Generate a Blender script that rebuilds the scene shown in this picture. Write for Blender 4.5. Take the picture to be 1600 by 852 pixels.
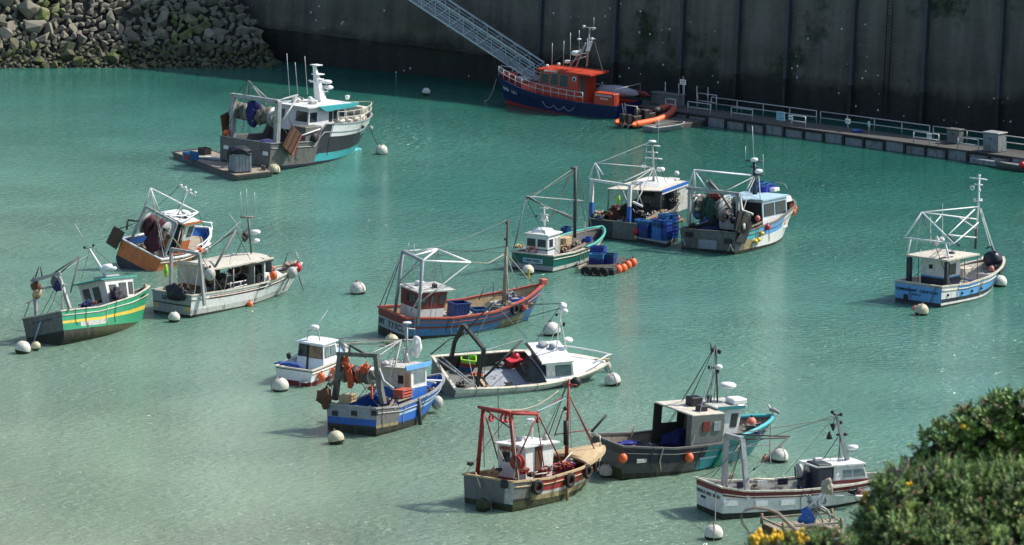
import bpy, bmesh, math, random
from mathutils import Vector, Matrix, noise
R = math.radians
random.seed(7)
sc = bpy.context.scene
for o in list(bpy.data.objects): bpy.data.objects.remove(o)
# ------------------------------------------------------------------ camera
HC, TH = 56.17, R(10)
FP = 1196 / math.tan(TH)            # focal length in pixels of the 1600 px photograph
cam = bpy.data.objects.new('camera', bpy.data.cameras.new('camera'))
sc.collection.objects.link(cam); sc.camera = cam
cam.location = (0, 0, HC); cam.rotation_euler = (R(90) - TH, 0, 0)
cam.data.sensor_width = 36; cam.data.lens = 36 * FP / 1600
cam.data.clip_start = .5; cam.data.clip_end = 3000
cam.data.dof.use_dof = True; cam.data.dof.focus_distance = 290; cam.data.dof.aperture_fstop = 15
sc.render.resolution_x = 1024; sc.render.resolution_y = 545
# ------------------------------------------------------------------ sky and sun
SEL, SAZ = 47, 17                    # sun elevation, and its direction as an angle from +X towards +Y
w = bpy.data.worlds.new('World'); sc.world = w; w.use_nodes = True
nt = w.node_tree; bg = nt.nodes['Background']
sky = nt.nodes.new('ShaderNodeTexSky'); sky.sky_type = 'NISHITA'; sky.sun_disc = False
sky.sun_elevation = R(SEL); sky.sun_rotation = R(90 - SAZ); sky.altitude = 50; sky.dust_density = 1.5
nt.links.new(sky.outputs[0], bg.inputs[0]); bg.inputs[1].default_value = .112
sl = bpy.data.lights.new('sun', 'SUN'); sl.energy = 4.0; sl.angle = R(.6); sl.color = (1, .95, .87)
sun = bpy.data.objects.new('sun', sl); sc.collection.objects.link(sun)
sd = Vector((math.cos(R(SAZ)) * math.cos(R(SEL)), math.sin(R(SAZ)) * math.cos(R(SEL)), math.sin(R(SEL))))
sun.rotation_euler = sd.to_track_quat('Z', 'Y').to_euler()
sc.view_settings.view_transform = 'Standard'; sc.view_settings.look = 'None'
sc.view_settings.exposure = 0.56; sc.view_settings.gamma = 1
sc.view_settings.use_curve_mapping = False
sc.cycles.max_bounces = 6

# ------------------------------------------------------------------ helpers
CAM = Vector((0, 0, HC))
FW = Vector((0, math.cos(TH), -math.sin(TH))); UP = Vector((0, math.sin(TH), math.cos(TH)))
def ray(px, py): return Vector(((px - 800) / FP, 0, 0)) + FW - UP * ((py - 426) / FP)
def G(px, py, z=0):
    r = ray(px, py); return CAM + r * ((z - HC) / r.z)
def lerp(a, b, t): return a + (b - a) * t
def interp(tab, t):
    if t <= tab[0][0]: return tab[0][1]
    for (a, x), (b, y) in zip(tab, tab[1:]):
        if t <= b: return lerp(x, y, (t - a) / (b - a))
    return tab[-1][1]

MATS = {}
def vary(name):
    m = MATS[name]; n = m.node_tree.nodes; l = m.node_tree.links; p = n['Principled BSDF']; src = p.inputs['Base Color'].links[0].from_socket
    oi = n.new('ShaderNodeObjectInfo'); h = n.new('ShaderNodeHueSaturation'); a = n.new('ShaderNodeMapRange'); a.inputs[3].default_value = .55; a.inputs[4].default_value = 1.7; l.new(oi.outputs['Random'], a.inputs[0])
    b_ = n.new('ShaderNodeMath'); b_.operation = 'MULTIPLY'; l.new(oi.outputs['Random'], b_.inputs[0]); b_.inputs[1].default_value = 7.31; c_ = n.new('ShaderNodeMath'); c_.operation = 'FRACT'; l.new(b_.outputs[0], c_.inputs[0]); d_ = n.new('ShaderNodeMapRange'); d_.inputs[3].default_value = .455; d_.inputs[4].default_value = .525; l.new(c_.outputs[0], d_.inputs[0])
    l.new(d_.outputs[0], h.inputs['Hue']); l.new(a.outputs[0], h.inputs['Value']); l.new(src, h.inputs['Color']); l.new(h.outputs[0], p.inputs['Base Color'])
def nodes_of(name):
    m = bpy.data.materials.new(name); m.use_nodes = True; MATS[name] = m
    return m, m.node_tree.nodes, m.node_tree.links, m.node_tree.nodes['Principled BSDF']
def rgba(c): return (c[0], c[1], c[2], 1)
def paint(name, col, rough=.5, dirt=.35, dcol=(.09, .06, .04), metal=0, sc_=(1.3, 1.3, .5), bump=.15, spec=.4):
    """weathered paint: hue drift, stains with ragged edges running down, slight bump"""
    m, n, l, p = nodes_of(name)
    tc = n.new('ShaderNodeTexCoord'); mp = n.new('ShaderNodeMapping'); mp.inputs['Scale'].default_value = sc_
    l.new(tc.outputs['Object'], mp.inputs[0])
    a = n.new('ShaderNodeTexNoise'); a.inputs['Scale'].default_value = 1.6; a.inputs['Detail'].default_value = 7; a.inputs['Roughness'].default_value = .68
    l.new(mp.outputs[0], a.inputs[0])
    r = n.new('ShaderNodeValToRGB'); r.color_ramp.elements[0].position = .5; r.color_ramp.elements[1].position = .74
    r.color_ramp.elements[0].color = (0, 0, 0, 1); r.color_ramp.elements[1].color = (dirt * 1.5,) * 3 + (1,)
    l.new(a.outputs[0], r.inputs[0])
    b = n.new('ShaderNodeTexNoise'); b.inputs['Scale'].default_value = 5; b.inputs['Detail'].default_value = 4
    l.new(tc.outputs['Object'], b.inputs[0])
    mr = n.new('ShaderNodeMapRange'); mr.inputs[1].default_value = .3; mr.inputs[2].default_value = .7
    mr.inputs[3].default_value = 1 - .35 * dirt - .05; mr.inputs[4].default_value = 1.06; l.new(b.outputs[0], mr.inputs[0])
    mul = n.new('ShaderNodeVectorMath'); mul.operation = 'SCALE'; mul.inputs[0].default_value = col
    l.new(mr.outputs[0], mul.inputs['Scale'])
    mx = n.new('ShaderNodeMix'); mx.data_type = 'RGBA'
    l.new(r.outputs[0], mx.inputs[0]); l.new(mul.outputs[0], mx.inputs[6]); mx.inputs[7].default_value = rgba(dcol)
    out = mx.outputs[2]
    if dirt >= .25:
        m2 = n.new('ShaderNodeMapping'); m2.inputs['Scale'].default_value = (3.2, 3.2, .38); l.new(tc.outputs['Object'], m2.inputs[0])
        c = n.new('ShaderNodeTexNoise'); c.inputs['Scale'].default_value = 1.5; c.inputs['Detail'].default_value = 5; c.inputs['Roughness'].default_value = .6; l.new(m2.outputs[0], c.inputs[0])
        r2 = n.new('ShaderNodeMapRange'); r2.inputs[1].default_value = .56; r2.inputs[2].default_value = .70; r2.inputs[3].default_value = 0; r2.inputs[4].default_value = min(.85, dirt * 1.3); l.new(c.outputs[0], r2.inputs[0])
        m3 = n.new('ShaderNodeMix'); m3.data_type = 'RGBA'; l.new(r2.outputs[0], m3.inputs[0]); l.new(out, m3.inputs[6]); m3.inputs[7].default_value = rgba([x * .45 + y * .55 for x, y in zip(dcol, (.13, .075, .04))]); out = m3.outputs[2]
    l.new(out, p.inputs['Base Color'])
    p.inputs['Roughness'].default_value = rough; p.inputs['Metallic'].default_value = metal
    p.inputs['Specular IOR Level'].default_value = spec
    bp = n.new('ShaderNodeBump'); bp.inputs['Strength'].default_value = bump; bp.inputs['Distance'].default_value = .05
    l.new(b.outputs[0], bp.inputs['Height']); l.new(bp.outputs[0], p.inputs['Normal'])
    return m
RUST = (.16, .07, .03); GRN = (.03, .05, .02)
paint('white', (.72, .73, .70), dirt=.3, dcol=(.3, .24, .16))
paint('clean_white', (.76, .77, .76), .35, .12, (.4, .36, .3))
paint('dirty_white', (.52, .53, .49), .6, .7, (.2, .15, .09))
paint('cream', (.62, .58, .48), .6, .5, (.3, .24, .16))
paint('canvas', (.55, .52, .44), .8, .4, (.35, .28, .2))
paint('fawn', (.52, .39, .22), .7, .4, (.25, .16, .09))
paint('wood', (.3, .2, .11), .7, .6, (.1, .06, .03), sc_=(.6, 3, 3))
paint('plank', (.34, .29, .22), .8, .7, (.12, .1, .08), sc_=(.5, 4, 2))
paint('grey_steel', (.15, .155, .145), .6, .7, (.09, .08, .065))
paint('dark_steel', (.07, .075, .07), .6, .7, (.1, .07, .05))
paint('galv', (.38, .4, .4), .5, .5, (.16, .14, .11), metal=.2)
paint('gang', (.6, .66, .68), .5, .3, (.2, .22, .22), metal=.2)
paint('rail_metal', (.5, .52, .52), .4, .3, (.3, .25, .2), metal=.3)
paint('black', (.02, .022, .025), .6, .4, (.07, .06, .05))
paint('rubber', (.018, .018, .018), .8, .4, (.06, .06, .055))
paint('rusty', (.14, .065, .035), .8, .8, (.06, .04, .03))
paint('navy', (.018, .025, .045), .4, .3, (.07, .06, .05))
paint('hull_navy', (.03, .037, .05), .5, .4, (.06, .06, .06))
paint('life_navy', (.01, .022, .085), .35, .15, (.03, .04, .06))
paint('turq', (.05, .4, .43), .5, .25, (.12, .2, .18))
paint('teal', (.03, .26, .29), .5, .5, (.08, .13, .12))
paint('green', (.025, .30, .15), .5, .45, (.12, .24, .14))
paint('dkgreen', (.008, .13, .10), .5, .4, (.05, .08, .06))
paint('mint', (.05, .38, .30), .5, .4, (.1, .16, .12))
paint('yellow', (.72, .52, .06), .5, .3, (.4, .25, .08))
paint('orange', (.66, .19, .06), .5, .4, (.2, .08, .04))
paint('life_orange', (.50, .06, .03), .4, .12, (.4, .08, .03))
paint('blue', (.022, .13, .48), .5, .4, (.05, .08, .14))
paint('midblue', (.045, .16, .36), .6, .65, (.12, .13, .13))
paint('skyblue', (.12, .36, .68), .5, .3, (.2, .3, .36))
paint('paleblue', (.38, .56, .66), .5, .35, (.3, .34, .34))
paint('red', (.33, .035, .028), .55, .4, (.14, .035, .025))
paint('oxred', (.20, .03, .03), .6, .5, (.09, .035, .03))
paint('pinkred', (.5, .1, .07), .6, .4, (.25, .12, .08))
paint('wine', (.09, .028, .04), .9, .5, (.045, .018, .025), bump=.9)
paint('antifoul', (.022, .027, .02), .7, .8, (.045, .06, .018), bump=.4)
paint('weed', (.05, .06, .022), .8, .9, (.02, .025, .015), bump=.5)
paint('weedy_tan', (.32, .26, .13), .7, .8, (.05, .08, .02))
paint('deck_grey', (.17, .18, .17), .8, .6, (.09, .075, .055))
paint('deck_pale', (.42, .41, .37), .8, .6, (.2, .16, .11))
paint('deck_dark', (.06, .065, .06), .8, .7, (.12, .1, .07))
paint('crate', (.022, .065, .27), .5, .3, (.02, .03, .12))
paint('crate2', (.05, .04, .33), .5, .3, (.02, .03, .12))
vary('crate')
paint('lime', (.3, .62, .05), .5, .15, (.15, .3, .04))
paint('float_or', (.85, .16, .05), .45, .15, (.4, .1, .05))
paint('float_pink', (.72, .22, .17), .5, .3, (.4, .15, .1))
paint('float_red', (.55, .03, .045), .4, .15, (.2, .03, .03))
paint('rope', (.42, .38, .3), .9, .4, (.2, .18, .13))
paint('wire', (.12, .12, .11), .7, .3, (.08, .06, .04))
paint('netgreen', (.035, .09, .075), .95, .6, (.02, .03, .03), bump=1)
paint('netgrey', (.17, .165, .135), .95, .6, (.07, .06, .05), bump=1)
paint('netblue', (.025, .03, .14), .95, .6, (.015, .02, .06), bump=1)
paint('netorange', (.6, .12, .05), .95, .6, (.2, .06, .04), bump=1)
paint('tarp', (.018, .02, .03), .6, .3, (.05, .05, .06), bump=.8)
paint('tarp_grey', (.30, .33, .36), .7, .3, (.16, .17, .18), bump=.7)
paint('grey_cabin', (.15, .165, .155), .6, .35, (.09, .09, .08))
paint('sign_blue', (.3, .5, .6), .5, .1)
paint('bird', (.32, .32, .33), .7, .2)
paint('pont_side', (.26, .29, .30), .8, .7, (.08, .09, .08))
paint('pont_top', (.085, .085, .08), .85, .5, (.05, .05, .045))
def glassmat(name, col, rough=.06):
    m, n, l, p = nodes_of(name); p.inputs['Base Color'].default_value = rgba(col); p.inputs['Roughness'].default_value = rough
    tc = n.new('ShaderNodeTexCoord'); a = n.new('ShaderNodeTexNoise'); a.inputs['Scale'].default_value = 2.2; l.new(tc.outputs['Object'], a.inputs[0])
    r = n.new('ShaderNodeValToRGB'); r.color_ramp.elements[0].color = rgba([c * .6 for c in col]); r.color_ramp.elements[1].color = rgba([c * 1.9 for c in col])
    l.new(a.outputs[0], r.inputs[0]); l.new(r.outputs[0], p.inputs['Base Color'])
glassmat('glass', (.03, .04, .045)); glassmat('glass_pale', (.11, .15, .16))

class MB:
    def __init__(s): s.v = []; s.f = []; s.m = []; s.mats = []; s.sm = []
    def mi(s, mat):
        if mat not in s.mats: s.mats.append(mat)
        return s.mats.index(mat)
    def add(s, vs, fs, mat, smooth=False):
        o = len(s.v); s.v += [Vector(v) for v in vs]
        k = s.mi(mat) if isinstance(mat, str) else None
        for i, f in enumerate(fs):
            s.f.append([o + j for j in f]); s.m.append(k if k is not None else s.mi(mat[i])); s.sm.append(smooth)
        return s
    def hexa(s, q0, q1, mat):
        return s.add(list(q0) + list(q1), [(0, 3, 2, 1), (4, 5, 6, 7), (0, 1, 5, 4), (1, 2, 6, 5), (2, 3, 7, 6), (3, 0, 4, 7)], mat)
    def box(s, c, d, mat, rz=0, tilt=None):
        M = Matrix.Translation(c) @ Matrix.Rotation(rz, 4, 'Z') @ (tilt or Matrix())
        h = [x / 2 for x in d]
        q = [(-1, -1), (1, -1), (1, 1), (-1, 1)]
        return s.hexa([M @ Vector((x * h[0], y * h[1], -h[2])) for x, y in q], [M @ Vector((x * h[0], y * h[1], h[2])) for x, y in q], mat)
    def tube(s, pts, r, mat, n=6, r2=None, cap=True):
        pts = [Vector(p) for p in pts]; N = len(pts); vs = []
        for i, p in enumerate(pts):
            d = (pts[min(i + 1, N - 1)] - pts[max(i - 1, 0)])
            if d.length < 1e-6: d = Vector((0, 0, 1))
            d.normalize(); a = d.cross(Vector((0, 0, 1)) if abs(d.z) < .95 else Vector((1, 0, 0))).normalized(); b = d.cross(a)
            rr = r if r2 is None else lerp(r, r2, i / (N - 1))
            for k in range(n):
                t = 2 * math.pi * (k + .5) / n; vs.append(p + (a * math.cos(t) + b * math.sin(t)) * rr)
        fs = [(i * n + k, i * n + (k + 1) % n, (i + 1) * n + (k + 1) % n, (i + 1) * n + k) for i in range(N - 1) for k in range(n)]
        if cap: fs += [tuple(range(n))[::-1], tuple((N - 1) * n + k for k in range(n))]
        return s.add(vs, fs, mat, n > 4)
    def lathe(s, c, prof, mat, n=16, axis='z', matf=None):
        c = Vector(c); vs = []
        for r, z in prof:
            for k in range(n):
                t = 2 * math.pi * k / n; a, b = r * math.cos(t), r * math.sin(t)
                vs.append(c + (Vector((a, b, z)) if axis == 'z' else Vector((a, z, b)) if axis == 'y' else Vector((z, a, b))))
        fs = []; mm = []
        for i in range(len(prof) - 1):
            for k in range(n):
                fs.append((i * n + k, i * n + (k + 1) % n, (i + 1) * n + (k + 1) % n, (i + 1) * n + k)); mm.append(matf(i) if matf else mat)
        if prof[0][0] > 1e-4: fs.append(tuple(range(n))[::-1]); mm.append(mm[0])
        if prof[-1][0] > 1e-4: fs.append(tuple((len(prof) - 1) * n + k for k in range(n))); mm.append(mm[-1 - (prof[0][0] > 1e-4)])
        return s.add(vs, fs, mm, True)
    def ball(s, c, r, mat, n=12, sz=1, matf=None):
        k = max(6, n // 2 + 2)
        return s.lathe(c, [(max(r * math.sin(math.pi * i / k), 1e-4), -r * sz * math.cos(math.pi * i / k)) for i in range(k + 1)], mat, n, matf=matf)
    def ring(s, c, R_, r, mat, axis='x', n=16, m=6, M=None):
        c = Vector(c); vs = []
        for i in range(n):
            t = 2 * math.pi * i / n
            for j in range(m):
                u = 2 * math.pi * j / m; q = R_ + r * math.cos(u); h = r * math.sin(u)
                a, b = q * math.cos(t), q * math.sin(t)
                v = Vector((h, a, b)) if axis == 'x' else Vector((a, h, b)) if axis == 'y' else Vector((a, b, h))
                vs.append(c + (M @ v if M else v))
        fs = [(i * m + j, i * m + (j + 1) % m, ((i + 1) % n) * m + (j + 1) % m, ((i + 1) % n) * m + j) for i in range(n) for j in range(m)]
        return s.add(vs, fs, mat, True)
    def blob(s, c, d, mat, seed=0, amp=.3, sub=2, fr=1.6, sm=True):
        bm = bmesh.new(); bmesh.ops.create_icosphere(bm, subdivisions=sub, radius=1)
        vs = []
        for v in bm.verts:
            n_ = noise.noise(v.co * fr + Vector((seed * 3.1, seed * 1.7, seed)))
            q = v.co * (1 + amp * n_ * 1.6); vs.append(Vector(c) + Vector((q.x * d[0], q.y * d[1], q.z * d[2])))
        fs = [tuple(v.index for v in f.verts) for f in bm.faces]; bm.free()
        return s.add(vs, fs, mat, sm)
    def build(s, name, parent=None, bevel=0, link=True):
        me = bpy.data.meshes.new(name); me.from_pydata([tuple(v) for v in s.v], [], s.f)
        for m in s.mats: me.materials.append(MATS[m])
        for p, k, q in zip(me.polygons, s.m, s.sm): p.material_index = k; p.use_smooth = q
        bm = bmesh.new(); bm.from_mesh(me)
        bmesh.ops.recalc_face_normals(bm, faces=bm.faces)
        if bevel:
            bmesh.ops.remove_doubles(bm, verts=bm.verts, dist=.0005)
            es = [e for e in bm.edges if len(e.link_faces) == 2 and e.calc_face_angle(0) > .6]
            bmesh.ops.bevel(bm, geom=es, offset=bevel, segments=1, affect='EDGES', profile=.5, clamp_overlap=True)
        bm.to_mesh(me); bm.free()
        o = bpy.data.objects.new(name, me); sc.collection.objects.link(o)
        if parent: o.parent = parent
        return o
def tag(o, label=None, cat=None, group=None, kind=None):
    if label: o['label'] = label
    if cat: o['category'] = cat
    if group: o['group'] = group
    if kind: o['kind'] = kind
    return o
def empty(name, M):
    o = bpy.data.objects.new(name, None); sc.collection.objects.link(o); o.matrix_world = M; o.empty_display_size = .3
    return o
def copy_tree(o, parent=None):
    c = o.copy(); sc.collection.objects.link(c)
    if parent: c.parent = parent
    for ch in list(o.children): copy_tree(ch, c)
    return c
USED = set()
def put(proto, M, label=None, group=None, parent=None):
    """first use moves the prototype itself, later uses copy it with its parts"""
    o = proto if proto.name not in USED else copy_tree(proto)
    USED.add(proto.name); USED.add(o.name)
    o.matrix_world = M
    if label: o['label'] = label
    if group: o['group'] = group
    elif 'group' in o: del o['group']
    return o
def text_mb(mb, txt, M, size, mat, width=None):
    """lettering as thin raised mesh; M maps (right, up, out)"""
    cu = bpy.data.curves.new('t', 'FONT'); cu.body = txt; cu.size = size; cu.extrude = .012; cu.align_x = 'CENTER'; cu.align_y = 'CENTER'
    cu.offset = size * .02
    ob = bpy.data.objects.new('t', cu); sc.collection.objects.link(ob)
    me = bpy.data.meshes.new_from_object(ob.evaluated_get(bpy.context.evaluated_depsgraph_get()))
    sx = 1
    if width:
        xs = [v.co.x for v in me.vertices]; sx = width / (max(xs) - min(xs))
    mb.add([M @ Vector((v.co.x * sx, v.co.y, v.co.z)) for v in me.vertices], [tuple(p.vertices) for p in me.polygons], mat)
    bpy.data.objects.remove(ob); bpy.data.meshes.remove(me); bpy.data.curves.remove(cu)
def frame3(o, right, up):
    r = Vector(right).normalized(); u = Vector(up); n = r.cross(u).normalized(); u = n.cross(r)
    return Matrix(((r.x, u.x, n.x, o[0]), (r.y, u.y, n.y, o[1]), (r.z, u.z, n.z, o[2]), (0, 0, 0, 1)))

def gear(mb, c, s_, mat, k=0):
    rg = random.Random(k * 7 + int(abs(c[0]) * 13)); c = Vector(c)
    mb.blob(c, (s_ * .8, s_ * .6, s_ * .4), mat, k, .6, 3, 3.2, False)
    pal = ['black', 'rope', 'plank', 'dark_steel', 'galv', 'netgreen', 'crate', 'dirty_white', 'rusty', 'wood', mat, mat]
    for i in range(4):
        o = Vector((rg.uniform(-.6, .6), rg.uniform(-.5, .5), rg.uniform(-.1, .3))) * s_; m_ = rg.choice(pal)
        mb.box(c + o, (s_ * rg.uniform(.3, .8), s_ * rg.uniform(.12, .5), s_ * rg.uniform(.15, .45)), m_, rg.uniform(0, 3), Matrix.Rotation(rg.uniform(-.5, .5), 4, 'X'))
    for i in range(3):
        a = Vector((rg.uniform(-.7, .7), rg.uniform(-.5, .5), 0)) * s_; d = Vector((rg.uniform(-1, 1), rg.uniform(-.8, .8), rg.uniform(.1, .8))) * s_
        mb.tube([c + a, c + a + d * .5, c + a + d], s_ * .05 + .01, rg.choice(['rope', 'galv', 'plank', 'dark_steel', 'paleblue', 'float_or']), 5)
    mb.ring(c + Vector((rg.uniform(-.3, .3), rg.uniform(-.3, .3), .3)) * s_, s_ * .32, s_ * .07, rg.choice(['rope', 'netgreen', 'rope', 'dark_steel']), 'z', 12, 5)

class Crop:
    def __init__(s, ox, oy, k): s.ox, s.oy, s.k = ox, oy, k
    def __call__(s, x, y): return (s.ox + x / s.k, s.oy + y / s.k)

class Boat:
    def __init__(s, name, label, cat, pose, L, B, sheer, bs=.9, draft=.8, rake=.1, fine=2.3, wl=.88, tm=.42):
        X, Y, a, h, t = pose
        s.M = Matrix.Translation((X, Y, 0)) @ Matrix.Rotation(R(a), 4, 'Z') @ Matrix.Rotation(R(t), 4, 'Y') @ Matrix.Rotation(R(h), 4, 'X')
        s.I = s.M.inverted(); s.root = tag(empty(name, s.M), label, cat)
        s.L, s.B, s.sheer, s.bs, s.draft, s.rake, s.fine, s.wl, s.tm = L, B, sheer, bs, draft, rake, fine, wl, tm
        s.co = s.I @ CAM
    def P(s, p, x=None, y=None, z=None):
        d = s.I.to_3x3() @ ray(*p); c = s.co
        if x is not None: t = (x - c.x) / d.x
        elif y is not None: t = (y - c.y) / d.y
        else: t = (z - c.z) / d.z
        return c + d * t
    def hw(s, t):
        if t < s.tm: return (s.bs + (1 - s.bs) * math.sin(math.pi / 2 * t / s.tm)) * s.B / 2
        q = (t - s.tm) / (1 - s.tm); return max((1 - q ** s.fine), 0) ** .85 * s.B / 2
    def wlf(s, t):
        q = max(0, (t - s.tm) / (1 - s.tm)); return lerp(s.wl, .45, q ** 1.4)
    def zs(s, t): return interp(s.sheer, t)
    def surf(s, t, v, side, off=0):
        """v 0..1 waterline to sheer, -1..0 keel to waterline"""
        g = s.hw(t); wv = g * s.wlf(t); zt = s.zs(t); zb = s.sheer[-1][1]
        if v >= 0: z = zt * v; y = lerp(wv, g, v ** 1.25)
        else: z = s.draft * v * (1 - .25 * t); y = wv * (1 - (-v) ** 2.2) ** .6
        xe = s.L / 2 - s.rake * s.L * max(1 - z / zb, 0) ** 1.1
        return Vector((-s.L / 2 + t * (xe + s.L / 2), side * (y + off), z))
    def hull(s, matf, tmatf, rows, deck, deckmat, inner, rail, railw=.13, railh=.09, N=30, stern_rail=True, gate=None):
        """hull skin with painted bands, transom, inner bulwark, deck and capping rail"""
        ts = [1 - (1 - i / N) ** 1.25 for i in range(N + 1)]
        vs = [-1, -.8, -.55, -.3, -.12] + rows
        mb = MB()
        for side in (1, -1):
            g = [[s.surf(t, v, side) for v in vs] for t in ts]
            flat = [p for r_ in g for p in r_]; n = len(vs); fs = []; ms = []
            for i in range(N):
                for j in range(n - 1):
                    fs.append((i * n + j, (i + 1) * n + j, (i + 1) * n + j + 1, i * n + j + 1))
                    v = (vs[j] + vs[j + 1]) / 2; t = (ts[i] + ts[i + 1]) / 2
                    ms.append(matf(t, v, side))
            mb.add(flat, fs, ms, True)
        s.hullo = mb.build('hull', s.root)
        mb = MB(); n = len(vs); K = 6
        pts = []; fs = []; ms = []
        for j, v in enumerate(vs):
            a = s.surf(0, v, 1); b = s.surf(0, v, -1)
            for k in range(K + 1):
                p = a.lerp(b, k / K); p.x -= .06 * s.B * .25 * (1 - (2 * k / K - 1) ** 2); pts.append(p)
        for j in range(n - 1):
            for k in range(K): fs.append((j * (K + 1) + k, j * (K + 1) + k + 1, (j + 1) * (K + 1) + k + 1, (j + 1) * (K + 1) + k)); ms.append(tmatf((k + .5) / K, (vs[j] + vs[j + 1]) / 2))
        mb.add(pts, fs, ms, True); s.transom = mb.build('transom', s.root)
        # inner bulwark
        th = .09; mb = MB()
        def dk(t): return min(interp(deck, t), s.zs(t) - .05)
        s.dk = dk
        def inn(t, z, side):
            v = z / s.zs(t); p = s.surf(t, v, side); y = max(abs(p.y) - th, .0); p.x = min(p.x, s.L / 2 - .25 - s.rake * s.L * .3 * (1 - v)); return Vector((max(p.x, -s.L / 2 + .1), side * y, z))
        for side in (1, -1):
            pts = []; fs = []
            for i, t in enumerate(ts):
                pts += [inn(t, s.zs(t) - .01, side), inn(t, dk(t), side)]
                if i: fs.append((2 * i - 2, 2 * i, 2 * i + 1, 2 * i - 1))
            mb.add(pts, fs, inner, True)
        a, b = inn(0, s.zs(0) - .01, 1), inn(0, s.zs(0) - .01, -1); a2, b2 = inn(0, dk(0), 1), inn(0, dk(0), -1)
        mb.add([a, b, b2, a2], [(0, 1, 2, 3)], inner); mb.build('bulwark', s.root)
        mb = MB(); pts = []; fs = []
        for i, t in enumerate(ts):
            p = inn(t, dk(t), 1); q = inn(t, dk(t), -1); p.y += .05 * (p.y > .06); q.y -= .05 * (q.y < -.06); pts += [p, q]
            if i: fs.append((2 * i - 2, 2 * i - 1, 2 * i + 1, 2 * i))
        mb.add(pts, fs, deckmat); mb.build('deck', s.root)
        # rail
        mb = MB(); prof = [(-railw + .03, -.01), (.05, -.01), (.05, railh), (-railw + .03, railh)]
        for side in (1, -1):
            pts = []
            for t in ts:
                p = s.surf(t, 1, side)
                for dy, dz in prof:
                    q = p + Vector((0, 0, dz)); q.y = side * max(abs(p.y) + dy, 0); q.x += (.06 if dy > 0 else -.1) * (t ** 8); pts.append(q)
            fs = [(i * 4 + k, i * 4 + (k + 1) % 4, (i + 1) * 4 + (k + 1) % 4, (i + 1) * 4 + k) for i in range(N) for k in range(4)] + [(0, 1, 2, 3)]
            mb.add(pts, fs, rail)
        if stern_rail:
            z = s.zs(0); y = s.hw(0) + .04; x = -s.L / 2
            mb.box((x - .03, 0, z + railh / 2), (railw, 2 * y, railh), rail)
        mb.build('gunwale', s.root)
        for side in (1, -1): s.part(MB().tube([s.surf(t, .8, side, .015) for t in ts[:-1]], .04, rail, 5), 'rubbing_strake')
    def part(s, mb, name, parent=None, bevel=0, label=None):
        o = mb.build(name, parent or s.root, bevel)
        if label: o['label'] = label
        return o
    def tubes(s, name, lines, r, mat, n=6, parent=None, r2=None):
        if len(lines) > 1 and name in ('canopy_post', 'timber_plank', 'rail_stanchion', 'rigging', 'mast_stay', 'gear_pole', 'forestay', 'stern_bar', 'roof_aerial', 'stern_rope', 'hauling_wire', 'gantry_stay', 'frame_stay', 'aft_wire', 'stern_stay', 'pale_pipe', 'bow_frame', 'mast_spreader', 'derrick', 'gantry_arm', 'bow_rail'):
            for l in lines: o = s.tubes(name, [l], r, mat, n, parent, r2)
            return o
        if name in ('mast', 'topmast', 'gantry', 'derrick', 'boom_frame', 'gantry_apex'):
            s.high = getattr(s, 'high', []) + [Vector(max(l, key=lambda p: p[2])) for l in lines if max(p[2] for p in l) > 2.5]
        mb = MB()
        for l in lines: mb.tube(l, r, mat, n, r2)
        return s.part(mb, name, parent)
    def house(s, x0, x1, y0, y1, z0, z1, mats, tx0=0, tx1=0, ty=0, over=.12, roofmat='white', wins=(), name='wheelhouse', roofth=.09, overx=None, frame='rubber', camber=.06, roofname='roof'):
        """walls with painted bands [(v_top, mat)...], roof slab, windows and doors as sub-parts"""
        q0 = [Vector((x0, y1, z0)), Vector((x0, y0, z0)), Vector((x1, y0, z0)), Vector((x1, y1, z0))]
        q1 = [Vector((x0 + tx0, y1 - ty, z1)), Vector((x0 + tx0, y0 + ty, z1)), Vector((x1 + tx1, y0 + ty, z1)), Vector((x1 + tx1, y1 - ty, z1))]
        mb = MB(); F = {}
        for k, nm in enumerate(('aft', 'stbd', 'fore', 'port')): F[nm] = (q0[k], q0[(k + 1) % 4], q1[(k + 1) % 4], q1[k])
        lv = 0
        for v, m in mats:
            a = [q0[k].lerp(q1[k], lv) for k in range(4)]; b = [q0[k].lerp(q1[k], v) for k in range(4)]
            mb.add(a + b, [(k, (k + 1) % 4, 4 + (k + 1) % 4, 4 + k) for k in range(4)], m); lv = v
        mb.add(q1, [(0, 1, 2, 3)], mats[-1][1])
        wh = s.part(mb, name)
        ox = over if overx is None else overx
        oa, of = (ox, ox) if not isinstance(ox, tuple) else ox
        c = [q1[0] + Vector((-oa, over, 0)), q1[1] + Vector((-oa, -over, 0)), q1[2] + Vector((of, -over, 0)), q1[3] + Vector((of, over, 0))]
        up = Vector((0, 0, roofth)); mb = MB(); mb.hexa([p + Vector((0, 0, .003)) for p in c], [p + up for p in c], roofmat)
        mid0 = (c[0] + c[1]) / 2 + up * 1 + Vector((oa * .8, 0, camber)); mid1 = (c[3] + c[2]) / 2 + up + Vector((-of * .8, 0, camber))
        e = [p + up + Vector((0, 0, .001)) for p in c]
        mb.add(e + [mid0, mid1], [(0, 4, 5, 3), (1, 2, 5, 4), (0, 1, 4), (2, 3, 5)], roofmat)
        rf = s.part(mb, roofname, wh)
        for wn in wins:
            face, u0, u1, v0, v1 = wn[:5]; kind = wn[5] if len(wn) > 5 else 'window'; pm = wn[6] if len(wn) > 6 else 'glass'
            bl, br, tr, tl = F[face]
            def at(u, v): return bl.lerp(br, u).lerp(tl.lerp(tr, u), v)
            nrm = (br - bl).cross(tl - bl).normalized()
            def slab(m_, a, b, c_, d, off, mat):
                q = [at(a, c_), at(b, c_), at(b, d), at(a, d)]
                m_.hexa([p + nrm * (off - .05) for p in q], [p + nrm * off for p in q], mat)
            W = (br - bl).length; Hh = (tl - bl).length; du = .035 / W; dv = .035 / Hh
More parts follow.
